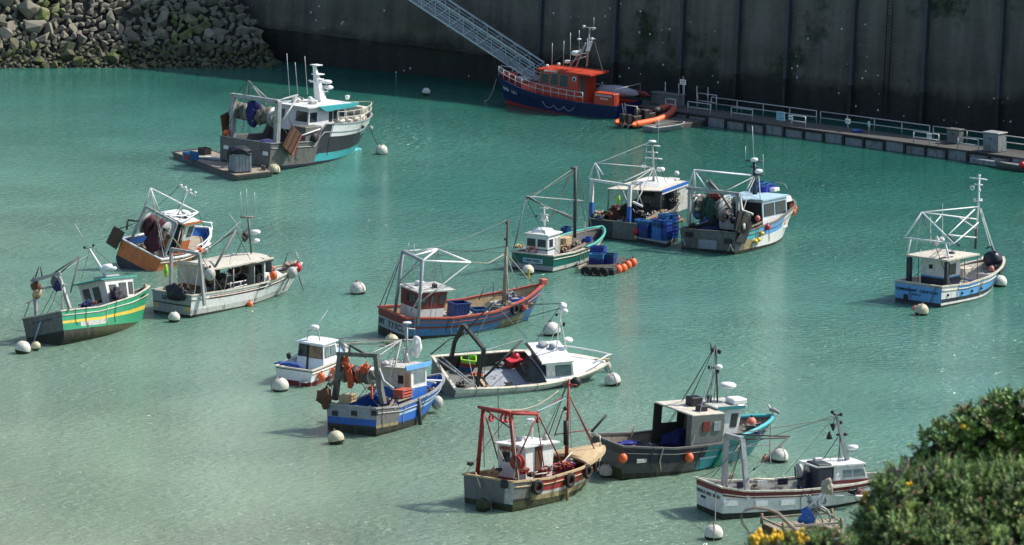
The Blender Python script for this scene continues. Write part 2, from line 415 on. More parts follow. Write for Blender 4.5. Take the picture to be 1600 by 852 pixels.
            f = MB(); slab(f, u0 - du, u1 + du, v0 - dv, v1 + dv, .022, frame)
            fo = s.part(f, kind, wh)
            g = MB(); slab(g, u0, u1, v0, v1, .034, pm); s.part(g, 'pane' if kind == 'window' else 'panel', fo)
        s.F = F; s.roofz = z1 + roofth + camber
        return wh, rf
    def text(s, txt, c, right, up, size, mat, width=None, parent=None, name='name_lettering'):
        mb = MB(); text_mb(mb, txt, frame3(c, right, up), size, mat, width); return s.part(mb, name, parent or s.root)
    def transom_text(s, txt, u, v, size, mat, width=None):
        a = s.surf(0, v, 1).lerp(s.surf(0, v, -1), u); a.x -= .06 * s.B * .25 * (1 - (2 * u - 1) ** 2) + .03
        if width:      # letter by letter so that it follows the curved transom
            mb = MB(); n = len(txt)
            for i, ch in enumerate(txt):
                if ch == ' ': continue
                uu = u + ((i + .5) / n - .5) * width / (s.hw(0) * 2)
                p = s.surf(0, v, 1).lerp(s.surf(0, v, -1), uu); p.x -= .06 * s.B * .25 * (1 - (2 * uu - 1) ** 2) + .02
                text_mb(mb, ch, frame3(p, (0, -1, 0), (0, 0, 1)), size, mat)
            return s.part(mb, 'name_lettering', s.transom)
        return s.text(txt, a, (0, -1, 0), (0, 0, 1), size, mat, None, s.transom)
    def side_text(s, txt, t, v, side, size, mat, parent=None):
        mb = MB(); n = len(txt); dt = size * .72 / s.L
        for i, ch in enumerate(txt):
            if ch == ' ': continue
            tt = t + (i - (n - 1) / 2) * dt * (1 if side < 0 else -1)
            a = s.surf(tt - .01, v, side); b = s.surf(tt + .01, v, side); c = s.surf(tt, v, side); d = s.surf(tt, min(v + .1, 1), side)
            r = (b - a) * (1 if side < 0 else -1); u = d - c; nn = r.cross(u).normalized()
            text_mb(mb, ch, frame3(c + nn * .025, r, u), size, mat)
        return s.part(mb, 'registration_lettering', s.hullo)
    def rig(s, n=7, seed=0):
        rg = random.Random(seed)
        if not getattr(s, 'high', None): return
        for i in range(n):
            a = rg.choice(s.high); k = rg.random()
            if k < .35 and len(s.high) > 1: c = rg.choice(s.high) + Vector((0, 0, -rg.uniform(0, .6)))
            else:
                t = min(.97, max(.02, (a.x + s.L / 2) / s.L + rg.uniform(-.22, .22))); c = s.surf(t, 1, rg.choice((1, -1))) + Vector((0, 0, .1))
            if (c - a).length < .8: continue
            sag = rg.choice((0, 0, .15, .4)); s.part(MB().tube([a.lerp(c, j / 8) - Vector((0, 0, sag * 4 * (j / 8) * (1 - j / 8))) for j in range(9)], rg.uniform(.018, .03), rg.choice(['wire', 'wire', 'rope', 'galv', 'netgreen']), 4), 'rigging')
        for i in range(4):      # ropes hanging over the side
            t = rg.uniform(.05, .9); p = s.surf(t, 1, -1); s.part(MB().tube([p + Vector((0, .1, .1)), p + Vector((0, -.08, .05)), s.surf(t, rg.uniform(.3, .6), -1, .04), s.surf(t + .02, rg.uniform(.1, .3), -1, .05)], .022, rg.choice(['rope', 'wire', 'netgreen']), 4), 'hanging_rope')
    def scatter(s, n, t0, t1, y0=-.8, y1=.8, size=.4, seed=0, pal=('rope', 'netgreen', 'black', 'plank', 'crate', 'netblue', 'rusty', 'dirty_white', 'float_or', 'dark_steel')):
        rg = random.Random(seed + int(s.L * 100))
        for i in range(n):
            t = rg.uniform(t0, t1); y = rg.uniform(y0, y1) * (s.hw(t) - .3); z = s.dk(t); mb = MB(); gear(mb, (-s.L / 2 + t * s.L, y, z + .12), size * rg.uniform(.6, 1.3), rg.choice(pal), i); s.part(mb, 'stowed_gear')
    def wp(s, p): return s.M @ Vector(p)
    def place(s, proto, p, rz=0, label=None, group=None, sc_=1, tilt=None):
        M = s.M @ Matrix.Translation(Vector(p)) @ Matrix.Rotation(rz, 4, 'Z')
        if tilt: M = M @ tilt
        if sc_ != 1: M = M @ Matrix.Scale(sc_, 4)
        return put(proto, M, label, group)
    def radar(s, p, r=.3, h=.22, foot=.25, parent=None):
        mb = MB(); p = Vector(p); mb.tube([p, p + Vector((0, 0, foot))], .05, 'white')
        z = p.z + foot; mb.lathe((p.x, p.y, 0), [(r * .75, z), (r, z + h * .25), (r, z + h * .6), (r * .8, z + h * .9), (.001, z + h)], 'clean_white', 14)
        return s.part(mb, 'radar_dome', parent)
    def whips(s, pts, r=.022, mat='rail_metal', name='aerial', parent=None):
        for a, b in pts: s.tubes(name, [[a, b]], r, mat, 5, parent, r * .7)
    def lamps(s, pts, parent=None, r=.09, mat='clean_white', name='lamp'):
        for p in pts:
            mb = MB(); mb.lathe(p, [(r * .6, -r), (r, -r * .3), (r, r * .8), (r * .5, r)], mat, 8); s.part(mb, name, parent)

# ------------------------------------------------------------------ water
def water_mat():
    m, n, l, p = nodes_of('water')
    geo = n.new('ShaderNodeNewGeometry'); sx = n.new('ShaderNodeSeparateXYZ'); l.new(geo.outputs['Position'], sx.inputs[0])
    # shallow sand to deeper quay side, wall and sky reflections put into the ramp
    dn = n.new('ShaderNodeTexNoise'); dn.inputs['Scale'].default_value = .022; dn.inputs['Detail'].default_value = 4; l.new(geo.outputs['Position'], dn.inputs[0])
    dy = n.new('ShaderNodeMath'); dy.operation = 'MULTIPLY_ADD'; l.new(sx.outputs['X'], dy.inputs[0]); dy.inputs[1].default_value = 1.25; l.new(sx.outputs['Y'], dy.inputs[2])
    dm = n.new('ShaderNodeMath'); dm.operation = 'MULTIPLY_ADD'; l.new(dn.outputs[0], dm.inputs[0]); dm.inputs[1].default_value = 110; l.new(dy.outputs[0], dm.inputs[2])
    mr = n.new('ShaderNodeMapRange'); mr.inputs[1].default_value = 235; mr.inputs[2].default_value = 470; l.new(dm.outputs[0], mr.inputs[0])
    r = n.new('ShaderNodeValToRGB'); e = r.color_ramp.elements
    e[0].position = 0; e[0].color = (.27, .31, .215, 1); e[1].position = 1; e[1].color = (.010, .105, .075, 1)
    k = e.new(.22); k.color = (.20, .30, .215, 1); k = e.new(.50); k.color = (.13, .275, .212, 1); k = e.new(.75); k.color = (.05, .19, .147, 1)
    l.new(mr.outputs[0], r.inputs[0])
    # weed and silt patches on the bottom seen through the water
    wn = n.new('ShaderNodeTexNoise'); wn.inputs['Scale'].default_value = .075; wn.inputs['Detail'].default_value = 6; wn.inputs['Roughness'].default_value = .65; l.new(geo.outputs['Position'], wn.inputs[0])
    wr = n.new('ShaderNodeMapRange'); wr.inputs[1].default_value = .32; wr.inputs[2].default_value = .68; wr.inputs[3].default_value = .82; wr.inputs[4].default_value = 1.15; l.new(wn.outputs[0], wr.inputs[0])
    ws = n.new('ShaderNodeVectorMath'); ws.operation = 'SCALE'; l.new(r.outputs[0], ws.inputs[0]); l.new(wr.outputs[0], ws.inputs['Scale']); l.new(ws.outputs[0], p.inputs['Base Color'])
    p.subsurface_method = 'BURLEY' if hasattr(p, 'subsurface_method') else None; p.inputs['Subsurface Weight'].default_value = .6; p.inputs['Subsurface Radius'].default_value = (1, 1, 1); p.inputs['Subsurface Scale'].default_value = 1.6
    p.inputs['Roughness'].default_value = .10; p.inputs['IOR'].default_value = 1.35; p.inputs['Specular IOR Level'].default_value = .65
    # ripples: wind waves of about a metre, finer ripples, patchy gusts
    mp = n.new('ShaderNodeMapping'); mp.inputs['Rotation'].default_value = (0, 0, R(35)); mp.inputs['Scale'].default_value = (1, 1.7, 1); l.new(geo.outputs['Position'], mp.inputs[0])
    a = n.new('ShaderNodeTexNoise'); a.inputs['Scale'].default_value = 1.5; a.inputs['Detail'].default_value = 4; a.inputs['Roughness'].default_value = .6; a.inputs['Distortion'].default_value = .3; l.new(mp.outputs[0], a.inputs[0])
    g = n.new('ShaderNodeTexNoise'); g.inputs['Scale'].default_value = .04; g.inputs['Detail'].default_value = 5; l.new(geo.outputs['Position'], g.inputs[0])
    gr = n.new('ShaderNodeMapRange'); gr.inputs[1].default_value = .38; gr.inputs[2].default_value = .62; gr.inputs[3].default_value = .7; gr.inputs[4].default_value = 1.0; l.new(g.outputs[0], gr.inputs[0])
    b = n.new('ShaderNodeBump'); b.inputs['Distance'].default_value = .52; l.new(gr.outputs[0], b.inputs['Strength']); l.new(a.outputs[0], b.inputs['Height'])
    l.new(b.outputs[0], p.inputs['Normal'])
water_mat()
mb = MB(); mb.add([(-500, -60, 0), (500, -60, 0), (500, 900, 0), (-500, 900, 0)], [(0, 1, 2, 3)], 'water'); tag(mb.build('water'), kind='structure')

# ------------------------------------------------------------------ quay wall
WE = Vector((70, -54, 0)).normalized(); WN = Vector((WE.y, -WE.x, 0))     # along the wall to the right; towards the basin
if WN.y > 0: WN = -WN
W0 = Vector((-28.5, 447.5, 0)); BAT = .065; WH = 19.5
def wpt(s_, z, off=0): return W0 + WE * s_ + WN * (off - BAT * z) + Vector((0, 0, z))
def wall_hit(px, py, off=0):
    r = ray(px, py); nrm = WN + Vector((0, 0, BAT)); t = (W0 + WN * off - CAM).dot(nrm) / r.dot(nrm); p = CAM + r * t; return (p - W0).dot(WE), p.z
def wall_mat():
    m, n, l, p = nodes_of('quay_concrete')
    geo = n.new('ShaderNodeNewGeometry'); sx = n.new('ShaderNodeSeparateXYZ'); l.new(geo.outputs['Position'], sx.inputs[0])
    mp = n.new('ShaderNodeMapping'); mp.inputs['Scale'].default_value = (1, 1, .45); l.new(geo.outputs['Position'], mp.inputs[0])
    a = n.new('ShaderNodeTexNoise'); a.inputs['Scale'].default_value = .22; a.inputs['Detail'].default_value = 9; a.inputs['Roughness'].default_value = .65; l.new(mp.outputs[0], a.inputs[0])
    z = n.new('ShaderNodeMath'); z.operation = 'MULTIPLY_ADD'; l.new(a.outputs[0], z.inputs[0]); z.inputs[1].default_value = -4.5; l.new(sx.outputs['Z'], z.inputs[2])
    r = n.new('ShaderNodeValToRGB'); mr = n.new('ShaderNodeMapRange'); mr.inputs[1].default_value = -4; mr.inputs[2].default_value = 12; l.new(z.outputs[0], mr.inputs[0]); l.new(mr.outputs[0], r.inputs[0])
    e = r.color_ramp.elements; e[0].position = 0; e[0].color = (.02, .021, .019, 1); e[1].position = 1; e[1].color = (.16, .148, .125, 1)
    for q, c in ((.27, (.028, .028, .023, 1)), (.35, (.125, .113, .09, 1)), (.43, (.11, .10, .083, 1)), (.55, (.145, .133, .112, 1))): k = e.new(q); k.color = c
    # streaks running down
    ms = n.new('ShaderNodeMapping'); ms.inputs['Scale'].default_value = (1.2, 1.2, .09); l.new(geo.outputs['Position'], ms.inputs[0])
    s = n.new('ShaderNodeTexNoise'); s.inputs['Scale'].default_value = .8; s.inputs['Detail'].default_value = 6; l.new(ms.outputs[0], s.inputs[0])
    sr = n.new('ShaderNodeMapRange'); sr.inputs[1].default_value = .35; sr.inputs[2].default_value = .65; sr.inputs[3].default_value = .72; sr.inputs[4].default_value = 1.12; l.new(s.outputs[0], sr.inputs[0])
    mu = n.new('ShaderNodeVectorMath'); mu.operation = 'SCALE'; l.new(r.outputs[0], mu.inputs[0]); l.new(sr.outputs[0], mu.inputs['Scale'])
    # green weed patches and bird lime spots
    g = n.new('ShaderNodeTexNoise'); g.inputs['Scale'].default_value = .11; g.inputs['Detail'].default_value = 8; g.inputs['Roughness'].default_value = .7; l.new(geo.outputs['Position'], g.inputs[0])
    gr = n.new('ShaderNodeMapRange'); gr.inputs[1].default_value = .57; gr.inputs[2].default_value = .66; l.new(g.outputs[0], gr.inputs[0])
    mx = n.new('ShaderNodeMix'); mx.data_type = 'RGBA'; l.new(gr.outputs[0], mx.inputs[0]); l.new(mu.outputs[0], mx.inputs[6]); mx.inputs[7].default_value = (.018, .032, .012, 1)
    v = n.new('ShaderNodeTexVoronoi'); v.inputs['Scale'].default_value = 1.1; l.new(geo.outputs['Position'], v.inputs['Vector'])
    vr = n.new('ShaderNodeMath'); vr.operation = 'LESS_THAN'; vr.inputs[1].default_value = .11; l.new(v.outputs['Distance'], vr.inputs[0])
    sp = n.new('ShaderNodeTexNoise'); sp.inputs['Scale'].default_value = .16; l.new(geo.outputs['Position'], sp.inputs[0])
    sg = n.new('ShaderNodeMath'); sg.operation = 'GREATER_THAN'; sg.inputs[1].default_value = .54; l.new(sp.outputs[0], sg.inputs[0])
    vm = n.new('ShaderNodeMath'); vm.operation = 'MULTIPLY'; l.new(vr.outputs[0], vm.inputs[0]); l.new(sg.outputs[0], vm.inputs[1])
    m2 = n.new('ShaderNodeMix'); m2.data_type = 'RGBA'; l.new(vm.outputs[0], m2.inputs[0]); l.new(mx.outputs[2], m2.inputs[6]); m2.inputs[7].default_value = (.6, .6, .58, 1)
    l.new(m2.outputs[2], p.inputs['Base Color']); p.inputs['Roughness'].default_value = .9
    bt = n.new('ShaderNodeTexNoise'); bt.inputs['Scale'].default_value = 1.5; bt.inputs['Detail'].default_value = 8; l.new(geo.outputs['Position'], bt.inputs[0])
    bp = n.new('ShaderNodeBump'); bp.inputs['Distance'].default_value = .3; bp.inputs['Strength'].default_value = .7; l.new(bt.outputs[0], bp.inputs['Height']); l.new(bp.outputs[0], p.inputs['Normal'])
wall_mat()
paint('pile', (.06, .075, .085), .6, .6, (.03, .035, .03), sc_=(1, 1, .3))
paint('pile_wet', (.02, .024, .022), .7, .6, (.035, .04, .025))
quay = tag(empty('quay_wall', Matrix.Translation(W0)), 'tall dark stained concrete quay wall in shadow behind the pontoon', 'quay wall')
def qpart(mb, name):
    o = mb.build(name); o.parent = quay; o.matrix_parent_inverse = quay.matrix_world.inverted(); return o
mb = MB(); NS, NZ = 60, 14; SL = 130.; pts = []
for i in range(NS + 1):
    for j in range(NZ + 1):
        s_ = SL * i / NS; z = -1.5 + (WH + 1.5) * j / NZ
        pts.append(wpt(s_, z, .22 * noise.noise(Vector((s_ * .25, z * .3, 3)))))
fs = [(i * (NZ + 1) + j, (i + 1) * (NZ + 1) + j, (i + 1) * (NZ + 1) + j + 1, i * (NZ + 1) + j + 1) for i in range(NS) for j in range(NZ)]
mb.add(pts, fs, 'quay_concrete')
mb.add([wpt(0, -1.5, -.25), wpt(0, WH, -.25), wpt(0, WH, -9), wpt(0, -1.5, -9)], [(0, 1, 2, 3)], 'quay_concrete')
qpart(mb, 'wall_face')
mb = MB(); mb.hexa([wpt(0, WH - .5, -9), wpt(0, WH - .5, .35), wpt(SL, WH - .5, .35), wpt(SL, WH - .5, -9)], [wpt(0, WH + .1, -9), wpt(0, WH + .1, .35), wpt(SL, WH + .1, .35), wpt(SL, WH + .1, -9)], 'quay_concrete'); qpart(mb, 'coping')
# ledge line along the left half, dropping slightly
sa, za = wall_hit(392, 38); sb, zb = wall_hit(780, 85)
mb = MB(); lp = []
for i in range(25):
    s_ = lerp(sa, sb, i / 24); z = lerp(za, zb, i / 24) + .12 * noise.noise(Vector((i * .7, 0, 0))); lp.append((s_, z))
pts = []
for s_, z in lp: pts += [wpt(s_, z - .16, -.3), wpt(s_, z - .16, .38), wpt(s_, z + .1, .38), wpt(s_, z + .1, -.3)]
mb.add(pts, [(i * 4 + k, i * 4 + (k + 1) % 4, (i + 1) * 4 + (k + 1) % 4, (i + 1) * 4 + k) for i in range(24) for k in range(4)], 'quay_concrete'); qpart(mb, 'ledge')
for px in (849, 966, 1071, 1158, 1236, 1339, 1452, 1571, 1700):
    s_, _ = wall_hit(px, 5); mb = MB(); wd = .17
    for z0, z1, m_ in ((-1, 3.2, 'pile_wet'), (3.203, WH, 'pile')):
        mb.hexa([wpt(s_ - wd, z0, -.2), wpt(s_ - wd, z0, .55), wpt(s_ + wd, z0, .55), wpt(s_ + wd, z0, -.2)], [wpt(s_ - wd, z1, -.2), wpt(s_ - wd, z1, .55), wpt(s_ + wd, z1, .55), wpt(s_ + wd, z1, -.2)], m_)
    qpart(mb, 'fender_pile')
s_, _ = wall_hit(1392, 60); mb = MB()
for d in (-.28, .28): mb.tube([wpt(s_ + d, 1, .4), wpt(s_ + d, WH, .4)], .05, 'pile_wet')
for i in range(55): mb.tube([wpt(s_ - .28, 1 + i * .33, .4), wpt(s_ + .28, 1 + i * .33, .4)], .03, 'pile_wet', 4)
lad = mb.build('quay_ladder'); tag(lad, 'dark vertical ladder fixed down the quay wall behind the pontoon', 'ladder')

# quay apron and the land behind
paint('apron', (.3, .29, .27), .9, .4)
mb = MB(); mb.add([wpt(0, WH + .14, -.6), wpt(SL, WH + .14, -.6), wpt(SL, WH + .14, -120), wpt(0, WH + .14, -120)], [(0, 1, 2, 3)], 'apron'); tag(mb.build('quayside_ground'), kind='structure')

# ------------------------------------------------------------------ rock slope
def toe_y(x): return 438.5 + 1.2 * noise.noise(Vector((x * .12, 0, 5))) + .02 * (x + 40)
def slope_h(x, y):
    h1 = .78 * (y - toe_y(x)); h2 = 1.45 * (-24.3 - x)
    return min(min(h1, h2), 17) if min(h1, h2) > -1 else -1
paint('gravel', (.05, .05, .042), .95, .8, (.02, .02, .018), sc_=(1, 1, 1))
mb = MB(); nx, ny = 60, 40; X0, X1, Y0, Y1 = -60., -22., 436., 462.
pts = [(lerp(X0, X1, i / nx), lerp(Y0, Y1, j / ny), slope_h(lerp(X0, X1, i / nx), lerp(Y0, Y1, j / ny)) - .35) for i in range(nx + 1) for j in range(ny + 1)]
fs = [(i * (ny + 1) + j, (i + 1) * (ny + 1) + j, (i + 1) * (ny + 1) + j + 1, i * (ny + 1) + j + 1) for i in range(nx) for j in range(ny)]
mb.add(pts, fs, 'gravel'); tag(mb.build('embankment'), kind='structure')
def rock_mat(name, col, moss):
    m, n, l, p = nodes_of(name); tc = n.new('ShaderNodeTexCoord')
    a = n.new('ShaderNodeTexNoise'); a.inputs['Scale'].default_value = 2.2; a.inputs['Detail'].default_value = 8; a.inputs['Roughness'].default_value = .7; l.new(tc.outputs['Object'], a.inputs[0])
    oi = n.new('ShaderNodeObjectInfo')
    ad = n.new('ShaderNodeMath'); ad.operation = 'MULTIPLY_ADD'; l.new(oi.outputs['Random'], ad.inputs[0]); ad.inputs[1].default_value = .45; l.new(a.outputs[0], ad.inputs[2])
    r = n.new('ShaderNodeValToRGB'); l.new(ad.outputs[0], r.inputs[0]); e = r.color_ramp.elements
    e[0].position = .3; e[0].color = rgba([c * .45 for c in col]); e[1].position = 1.0; e[1].color = rgba([c * 1.35 for c in col])
    g = n.new('ShaderNodeTexNoise'); g.inputs['Scale'].default_value = 1.1; g.inputs['Detail'].default_value = 5; geo = n.new('ShaderNodeNewGeometry'); l.new(geo.outputs['Position'], g.inputs[0])
    gr = n.new('ShaderNodeMapRange'); gr.inputs[1].default_value = .62 - moss * .25; gr.inputs[2].default_value = .74 - moss * .25; l.new(g.outputs[0], gr.inputs[0])
    mx = n.new('ShaderNodeMix'); mx.data_type = 'RGBA'; l.new(gr.outputs[0], mx.inputs[0]); l.new(r.outputs[0], mx.inputs[6]); mx.inputs[7].default_value = (.09, .12, .025, 1)
    l.new(mx.outputs[2], p.inputs['Base Color']); p.inputs['Roughness'].default_value = .9
    b = n.new('ShaderNodeBump'); b.inputs['Distance'].default_value = .12; b.inputs['Strength'].default_value = .8; l.new(a.outputs[0], b.inputs['Height']); l.new(b.outputs[0], p.inputs['Normal'])
rock_mat('rock', (.20, .185, .14), .07); rock_mat('rock_moss', (.19, .19, .10), .5); rock_mat('rock_low', (.10, .10, .062), .4)
def rock_mb(seed, mat):
    rn = random.Random(seed); bm = bmesh.new(); P_ = []
    for i in range(rn.randint(8, 12)):
        v = Vector((rn.gauss(0, 1), rn.gauss(0, 1), rn.gauss(0, 1))).normalized(); P_.append(v * rn.uniform(.8, 1.0))
    vs = [bm.verts.new((p.x * .62, p.y * .5, p.z * .42)) for p in P_]
    bmesh.ops.convex_hull(bm, input=vs); bmesh.ops.delete(bm, geom=[v for v in bm.verts if not v.link_faces], context='VERTS')
    bmesh.ops.bevel(bm, geom=bm.edges[:], offset=.022, segments=1, affect='EDGES', clamp_overlap=True)
    bm.verts.index_update(); q = MB(); q.add([v.co.copy() for v in bm.verts], [tuple(v.index for v in f.verts) for f in bm.faces], mat); bm.free(); return q
RK = {k: [rock_mb(11 * i + j * 100, k).build('boulder') for i in range(7)] for j, k in enumerate(('rock', 'rock_moss', 'rock_low'))}
rr = random.Random(3); cand = []
tries = 0
while len(cand) < 1900 and tries < 150000:
    tries += 1
    x = rr.uniform(-58, -23.5); y = rr.uniform(437, 462); h = slope_h(x, y)
    if h < -.5 or h > 12: continue
    d = (Vector((x, y, 0)) - W0)
    if d.dot(WN) < .4 and d.dot(WE) > -.5: continue
    big = rr.random(); hh = max(h, 0)
    s_ = lerp(.6, 1.45, min(1, hh / 7)) * lerp(.6, 1.9, big ** 2.4) * 1.08
    if all((x - a) ** 2 + ((y - b) * 1.2) ** 2 > (.40 * (s_ + c)) ** 2 for a, b, _, c in cand): cand.append((x, y, h, s_))
cand = [c for c in cand if c[0] > -56]
cand.sort(key=lambda c: -c[3])
stuff = MB()
for i, (x, y, h, s_) in enumerate(cand):
    kind = 'rock_low' if h < 1.9 else ('rock_moss' if noise.noise(Vector((x * .22, y * .22, 1))) > .27 else 'rock')
    pr = rr.choice(RK[kind])
    M = Matrix.Translation((x, y, h + .12 * s_)) @ Matrix.Rotation(R(35), 4, 'X') @ Matrix.Rotation(rr.uniform(0, 6.3), 4, 'Z') @ Matrix.Rotation(rr.uniform(-.6, .6), 4, 'X') @ Matrix.Diagonal((s_ * 1.25, s_ * 1.2, s_ * 1.35, 1))
    if i < 290:
        sh = x > -33.4
        lab = {'rock': 'large grey boulder on the dry upper part of the rock slope', 'rock_moss': 'boulder with yellow green moss patches on the rock slope', 'rock_low': 'dark weed stained boulder at the waterline of the rock slope'}[kind]
        if sh: lab = 'shadowed boulder piled against the end of the quay wall'
        o = put(pr, M, lab, 'shadowed boulders by the quay wall' if sh else {'rock': 'grey boulders of the rock slope', 'rock_moss': 'mossy boulders of the rock slope', 'rock_low': 'weedy boulders at the waterline'}[kind]); o['category'] = 'boulder'
    else:
        me = pr.data; o_ = len(stuff.v); k = stuff.mi(kind); stuff.v += [M @ v.co for v in me.vertices]
        for p in me.polygons: stuff.f.append([o_ + j for j in p.vertices]); stuff.m.append(k); stuff.sm.append(False)
if stuff.f: tag(stuff.build('small_rocks'), 'mass of smaller rubble rocks filling the gaps of the rock slope', 'rubble', kind='stuff')
for L_ in RK.values():
    for o in L_:
        if o.name not in USED: bpy.data.objects.remove(o)

# ------------------------------------------------------------------ pontoon
A_, B_ = G(1086, 178, .95), G(1545, 240, .95); PE = (B_ - A_).normalized(); PN = Vector((-PE.y, PE.x, 0))    # PN points towards the wall
A_ = A_ - PE * 10.5; PL = (B_ - A_).length + 12; PW = 3.4
def pp(s_, d, z): return A_ + PE * s_ + PN * d + Vector((0, 0, z - .95))
def ps(px, py, z=.95, off=0):
    p = G(px, py, z); return (p - A_).dot(PE), (p - A_).dot(PN)
pon = tag(empty('pontoon', Matrix.Translation(A_)), 'long floating walkway pontoon with railings along the quay wall', 'pontoon')
def npart(mb, name, bevel=0, par=None):
    o = mb.build(name, None, bevel); q = par or pon; o.parent = q; o.matrix_parent_inverse = q.matrix_world.inverted(); return o
def seg(mb, s0, s1, d0, d1, z0, z1, mat): mb.hexa([pp(s0, d0, z0), pp(s1, d0, z0), pp(s1, d1, z0), pp(s0, d1, z0)], [pp(s0, d0, z1), pp(s1, d0, z1), pp(s1, d1, z1), pp(s0, d1, z1)], mat)
mb = MB(); seg(mb, 0, PL, 0, PW, .8, .95, 'pont_top'); npart(mb, 'walkway')
mb = MB(); n_ = int(PL / 2.3)
for i in range(n_): seg(mb, PL * i / n_ + .04, PL * (i + 1) / n_ - .04, .06, .5, -.3, .797, 'pont_side')
npart(mb, 'float_units')
for i in range(n_):
    mb = MB(); s_ = PL * i / n_; seg(mb, s_ - .13, s_ + .13, -.1, .03, -.5, .9, 'black'); npart(mb, 'fender_post')
for i in range(0, n_, 1):
    mb = MB()
    if i % 3 != 2: seg(mb, PL * i / n_ + .2, PL * (i + 1) / n_ - .2, -.06, .04, .7, .9, 'rubber'); npart(mb, 'fender_strip')
def railing(name, s0, s1, d, z0, h, step, mid=1, r=.05):
    mb = MB(); n = max(1, round((s1 - s0) / step))
    for i in range(n + 1): mb.tube([pp(lerp(s0, s1, i / n), d, z0), pp(lerp(s0, s1, i / n), d, z0 + h)], r, 'rail_metal', 5)
    for k in range(mid + 1): mb.tube([pp(s0, d, z0 + h - k * h / (mid + 1)), pp(s1, d, z0 + h - k * h / (mid + 1))], r, 'rail_metal', 5)
    return npart(mb, name)
cr = Crop(1040, 100, 2.857)
def sx_(x, y, z=2.1): return ps(*cr(x, y), z)[0]
for a, b in (((215, 147), (708, 205)), ((722, 208), (1232, 268)), ((1250, 270), (1700, 330))):
    s0, s1 = sx_(*a), sx_(*b); s0 = max(s0, .2); s1 = min(s1, PL - .2); railing('railing', s0, s1, PW - .15, .95, 1.15, 3.4, 1)
for a, b in (((118, 136), (160, 142)), ((160, 157), (262, 170)), ((357, 182), (462, 193)), ((597, 222), (657, 230)), ((1197, 285), (1307, 300)), ((1407, 309), (1517, 318))):
    s0, s1 = sx_(a[0], a[1], 2.0), sx_(b[0], b[1], 2.0); railing('hoop_rail', s0, s1, .35, .95, 1.0, 4.2, 1)
s0 = sx_(160, 130, 2.3); railing('gate_rail', s0, s0 + 2.4, PW - .3, .95, 1.4, 2.4, 1)
def psign(px, py, w_, h_, z, d, mat, post=True, lines=0, post_top=0):
    s_ = ps(*cr(px, py), z)[0]; mb = MB(); seg(mb, s_ - w_ / 2, s_ + w_ / 2, d - .06, d - .02, z - h_ / 2, z + h_ / 2, mat)
    sg = npart(mb, 'sign')
    for k in range(lines):
        mb = MB(); zz = z + h_ / 2 - h_ * (k + .8) / (lines + .6); seg(mb, s_ - w_ * .38, s_ + w_ * (.38 - .2 * (k % 2)), d - .066, d - .0605, zz - .03, zz + .03, 'midblue'); o = mb.build('sign_line'); o.parent = sg; o.matrix_parent_inverse = Matrix(); o.matrix_basis = Matrix()
        # child of the sign, whose own frame is the pontoon's
    if post:
        mb = MB(); mb.tube([pp(s_, d, .95), pp(s_, d, z + h_ / 2 + post_top)], .04, 'rail_metal', 5); npart(mb, 'sign_post')
psign(576, 224, 1.0, .8, 1.75, .3, 'sign_blue', lines=3); psign(648, 226, .5, .42, 1.75, .3, 'clean_white', lines=1)
psign(924, 239, .55, .42, 1.9, 1.4, 'clean_white', lines=1); psign(1026, 250, .28, .4, 1.9, 1.4, 'sign_blue')
psign(1294, 303, .5, .42, 1.75, .3, 'clean_white', lines=1)
psign(148, 72, .75, .5, 3.4, 2.0, 'clean_white', lines=2, post_top=.3)
for px, py in ((40, 93), (84, 103), (124, 104), (175, 112), (227, 118)):
    s_ = ps(*cr(px, py), 2.6)[0]; mb = MB(); mb.tube([pp(s_, PW - .2, .95), pp(s_, PW - .2, 3.0)], .045, 'rail_metal', 5); npart(mb, 'mooring_post')
def pthing(name, label, cat, px, py, w_, dd, h_, d0, mat, lid=None):
    s_ = ps(*cr(px, py), .95)[0]; r_ = tag(empty(name, Matrix.Translation(pp(s_, d0, .953))), label, cat)
    mb = MB(); seg(mb, s_ - w_ / 2, s_ + w_ / 2, d0, d0 + dd, .955, .955 + h_, mat); npart(mb, 'box_body', .05, r_)
    mb = MB(); seg(mb, s_ - w_ / 2 - .06, s_ + w_ / 2 + .06, d0 - .06, d0 + dd + .06, .958 + h_, 1.06 + h_, lid or mat); npart(mb, 'lid', .02, r_)
    mb = MB(); seg(mb, s_ - .12, s_ + .12, d0 - .05, d0 - .003, .955 + h_ * .7, .955 + h_ * .7 + .08, 'black'); npart(mb, 'latch', 0, r_)
pthing('storage_locker', 'long low grey locker on the pontoon behind the inflatable boat', 'locker', 60, 178, 3.5, 1.0, 1.05, 1.9, 'grey_cabin', 'grey_steel')
pthing('storage_locker', 'plain grey squarish locker against the rail near the right end of the pontoon', 'locker', 1352, 345, 1.4, .7, 1.2, 2.3, 'grey_cabin', 'grey_steel')
pthing('storage_cabinet', 'pale grey cabinet at the right edge of the photograph', 'cabinet', 1580, 372, 1.7, 1.2, 1.6, .8, 'pont_side', 'galv')
s_ = ps(*cr(948, 292), .95)[0]; mb = MB(); mb.blob(pp(s_, 1.5, 1.1), (.5, .25, .18), 'crate', 3); tag(mb.build('tarpaulin_bundle'), 'small blue bundle lying on the middle of the pontoon', 'bundle')
# low service float in front, beside the inflatable boat
Fc = [G(1018, 186, .45), G(1030, 200, .45), G(1140, 182, .45), G(1095, 172, .45)]
sf = MB(); sf.hexa([p - Vector((0, 0, .6)) for p in Fc], Fc, 'pont_top'); tag(sf.build('low_float', None, .06), 'low dark float joined to the left part of the pontoon', 'float')
# small float against the pontoon at the right
c_ = G(1570, 256, .25); mb = MB(); mb.box(c_, (6.5, 1.7, .45), 'pont_side', math.atan2(PE.y, PE.x)); tag(mb.build('landing_float', None, .05), 'narrow grey float lying under the right end of the pontoon', 'float')

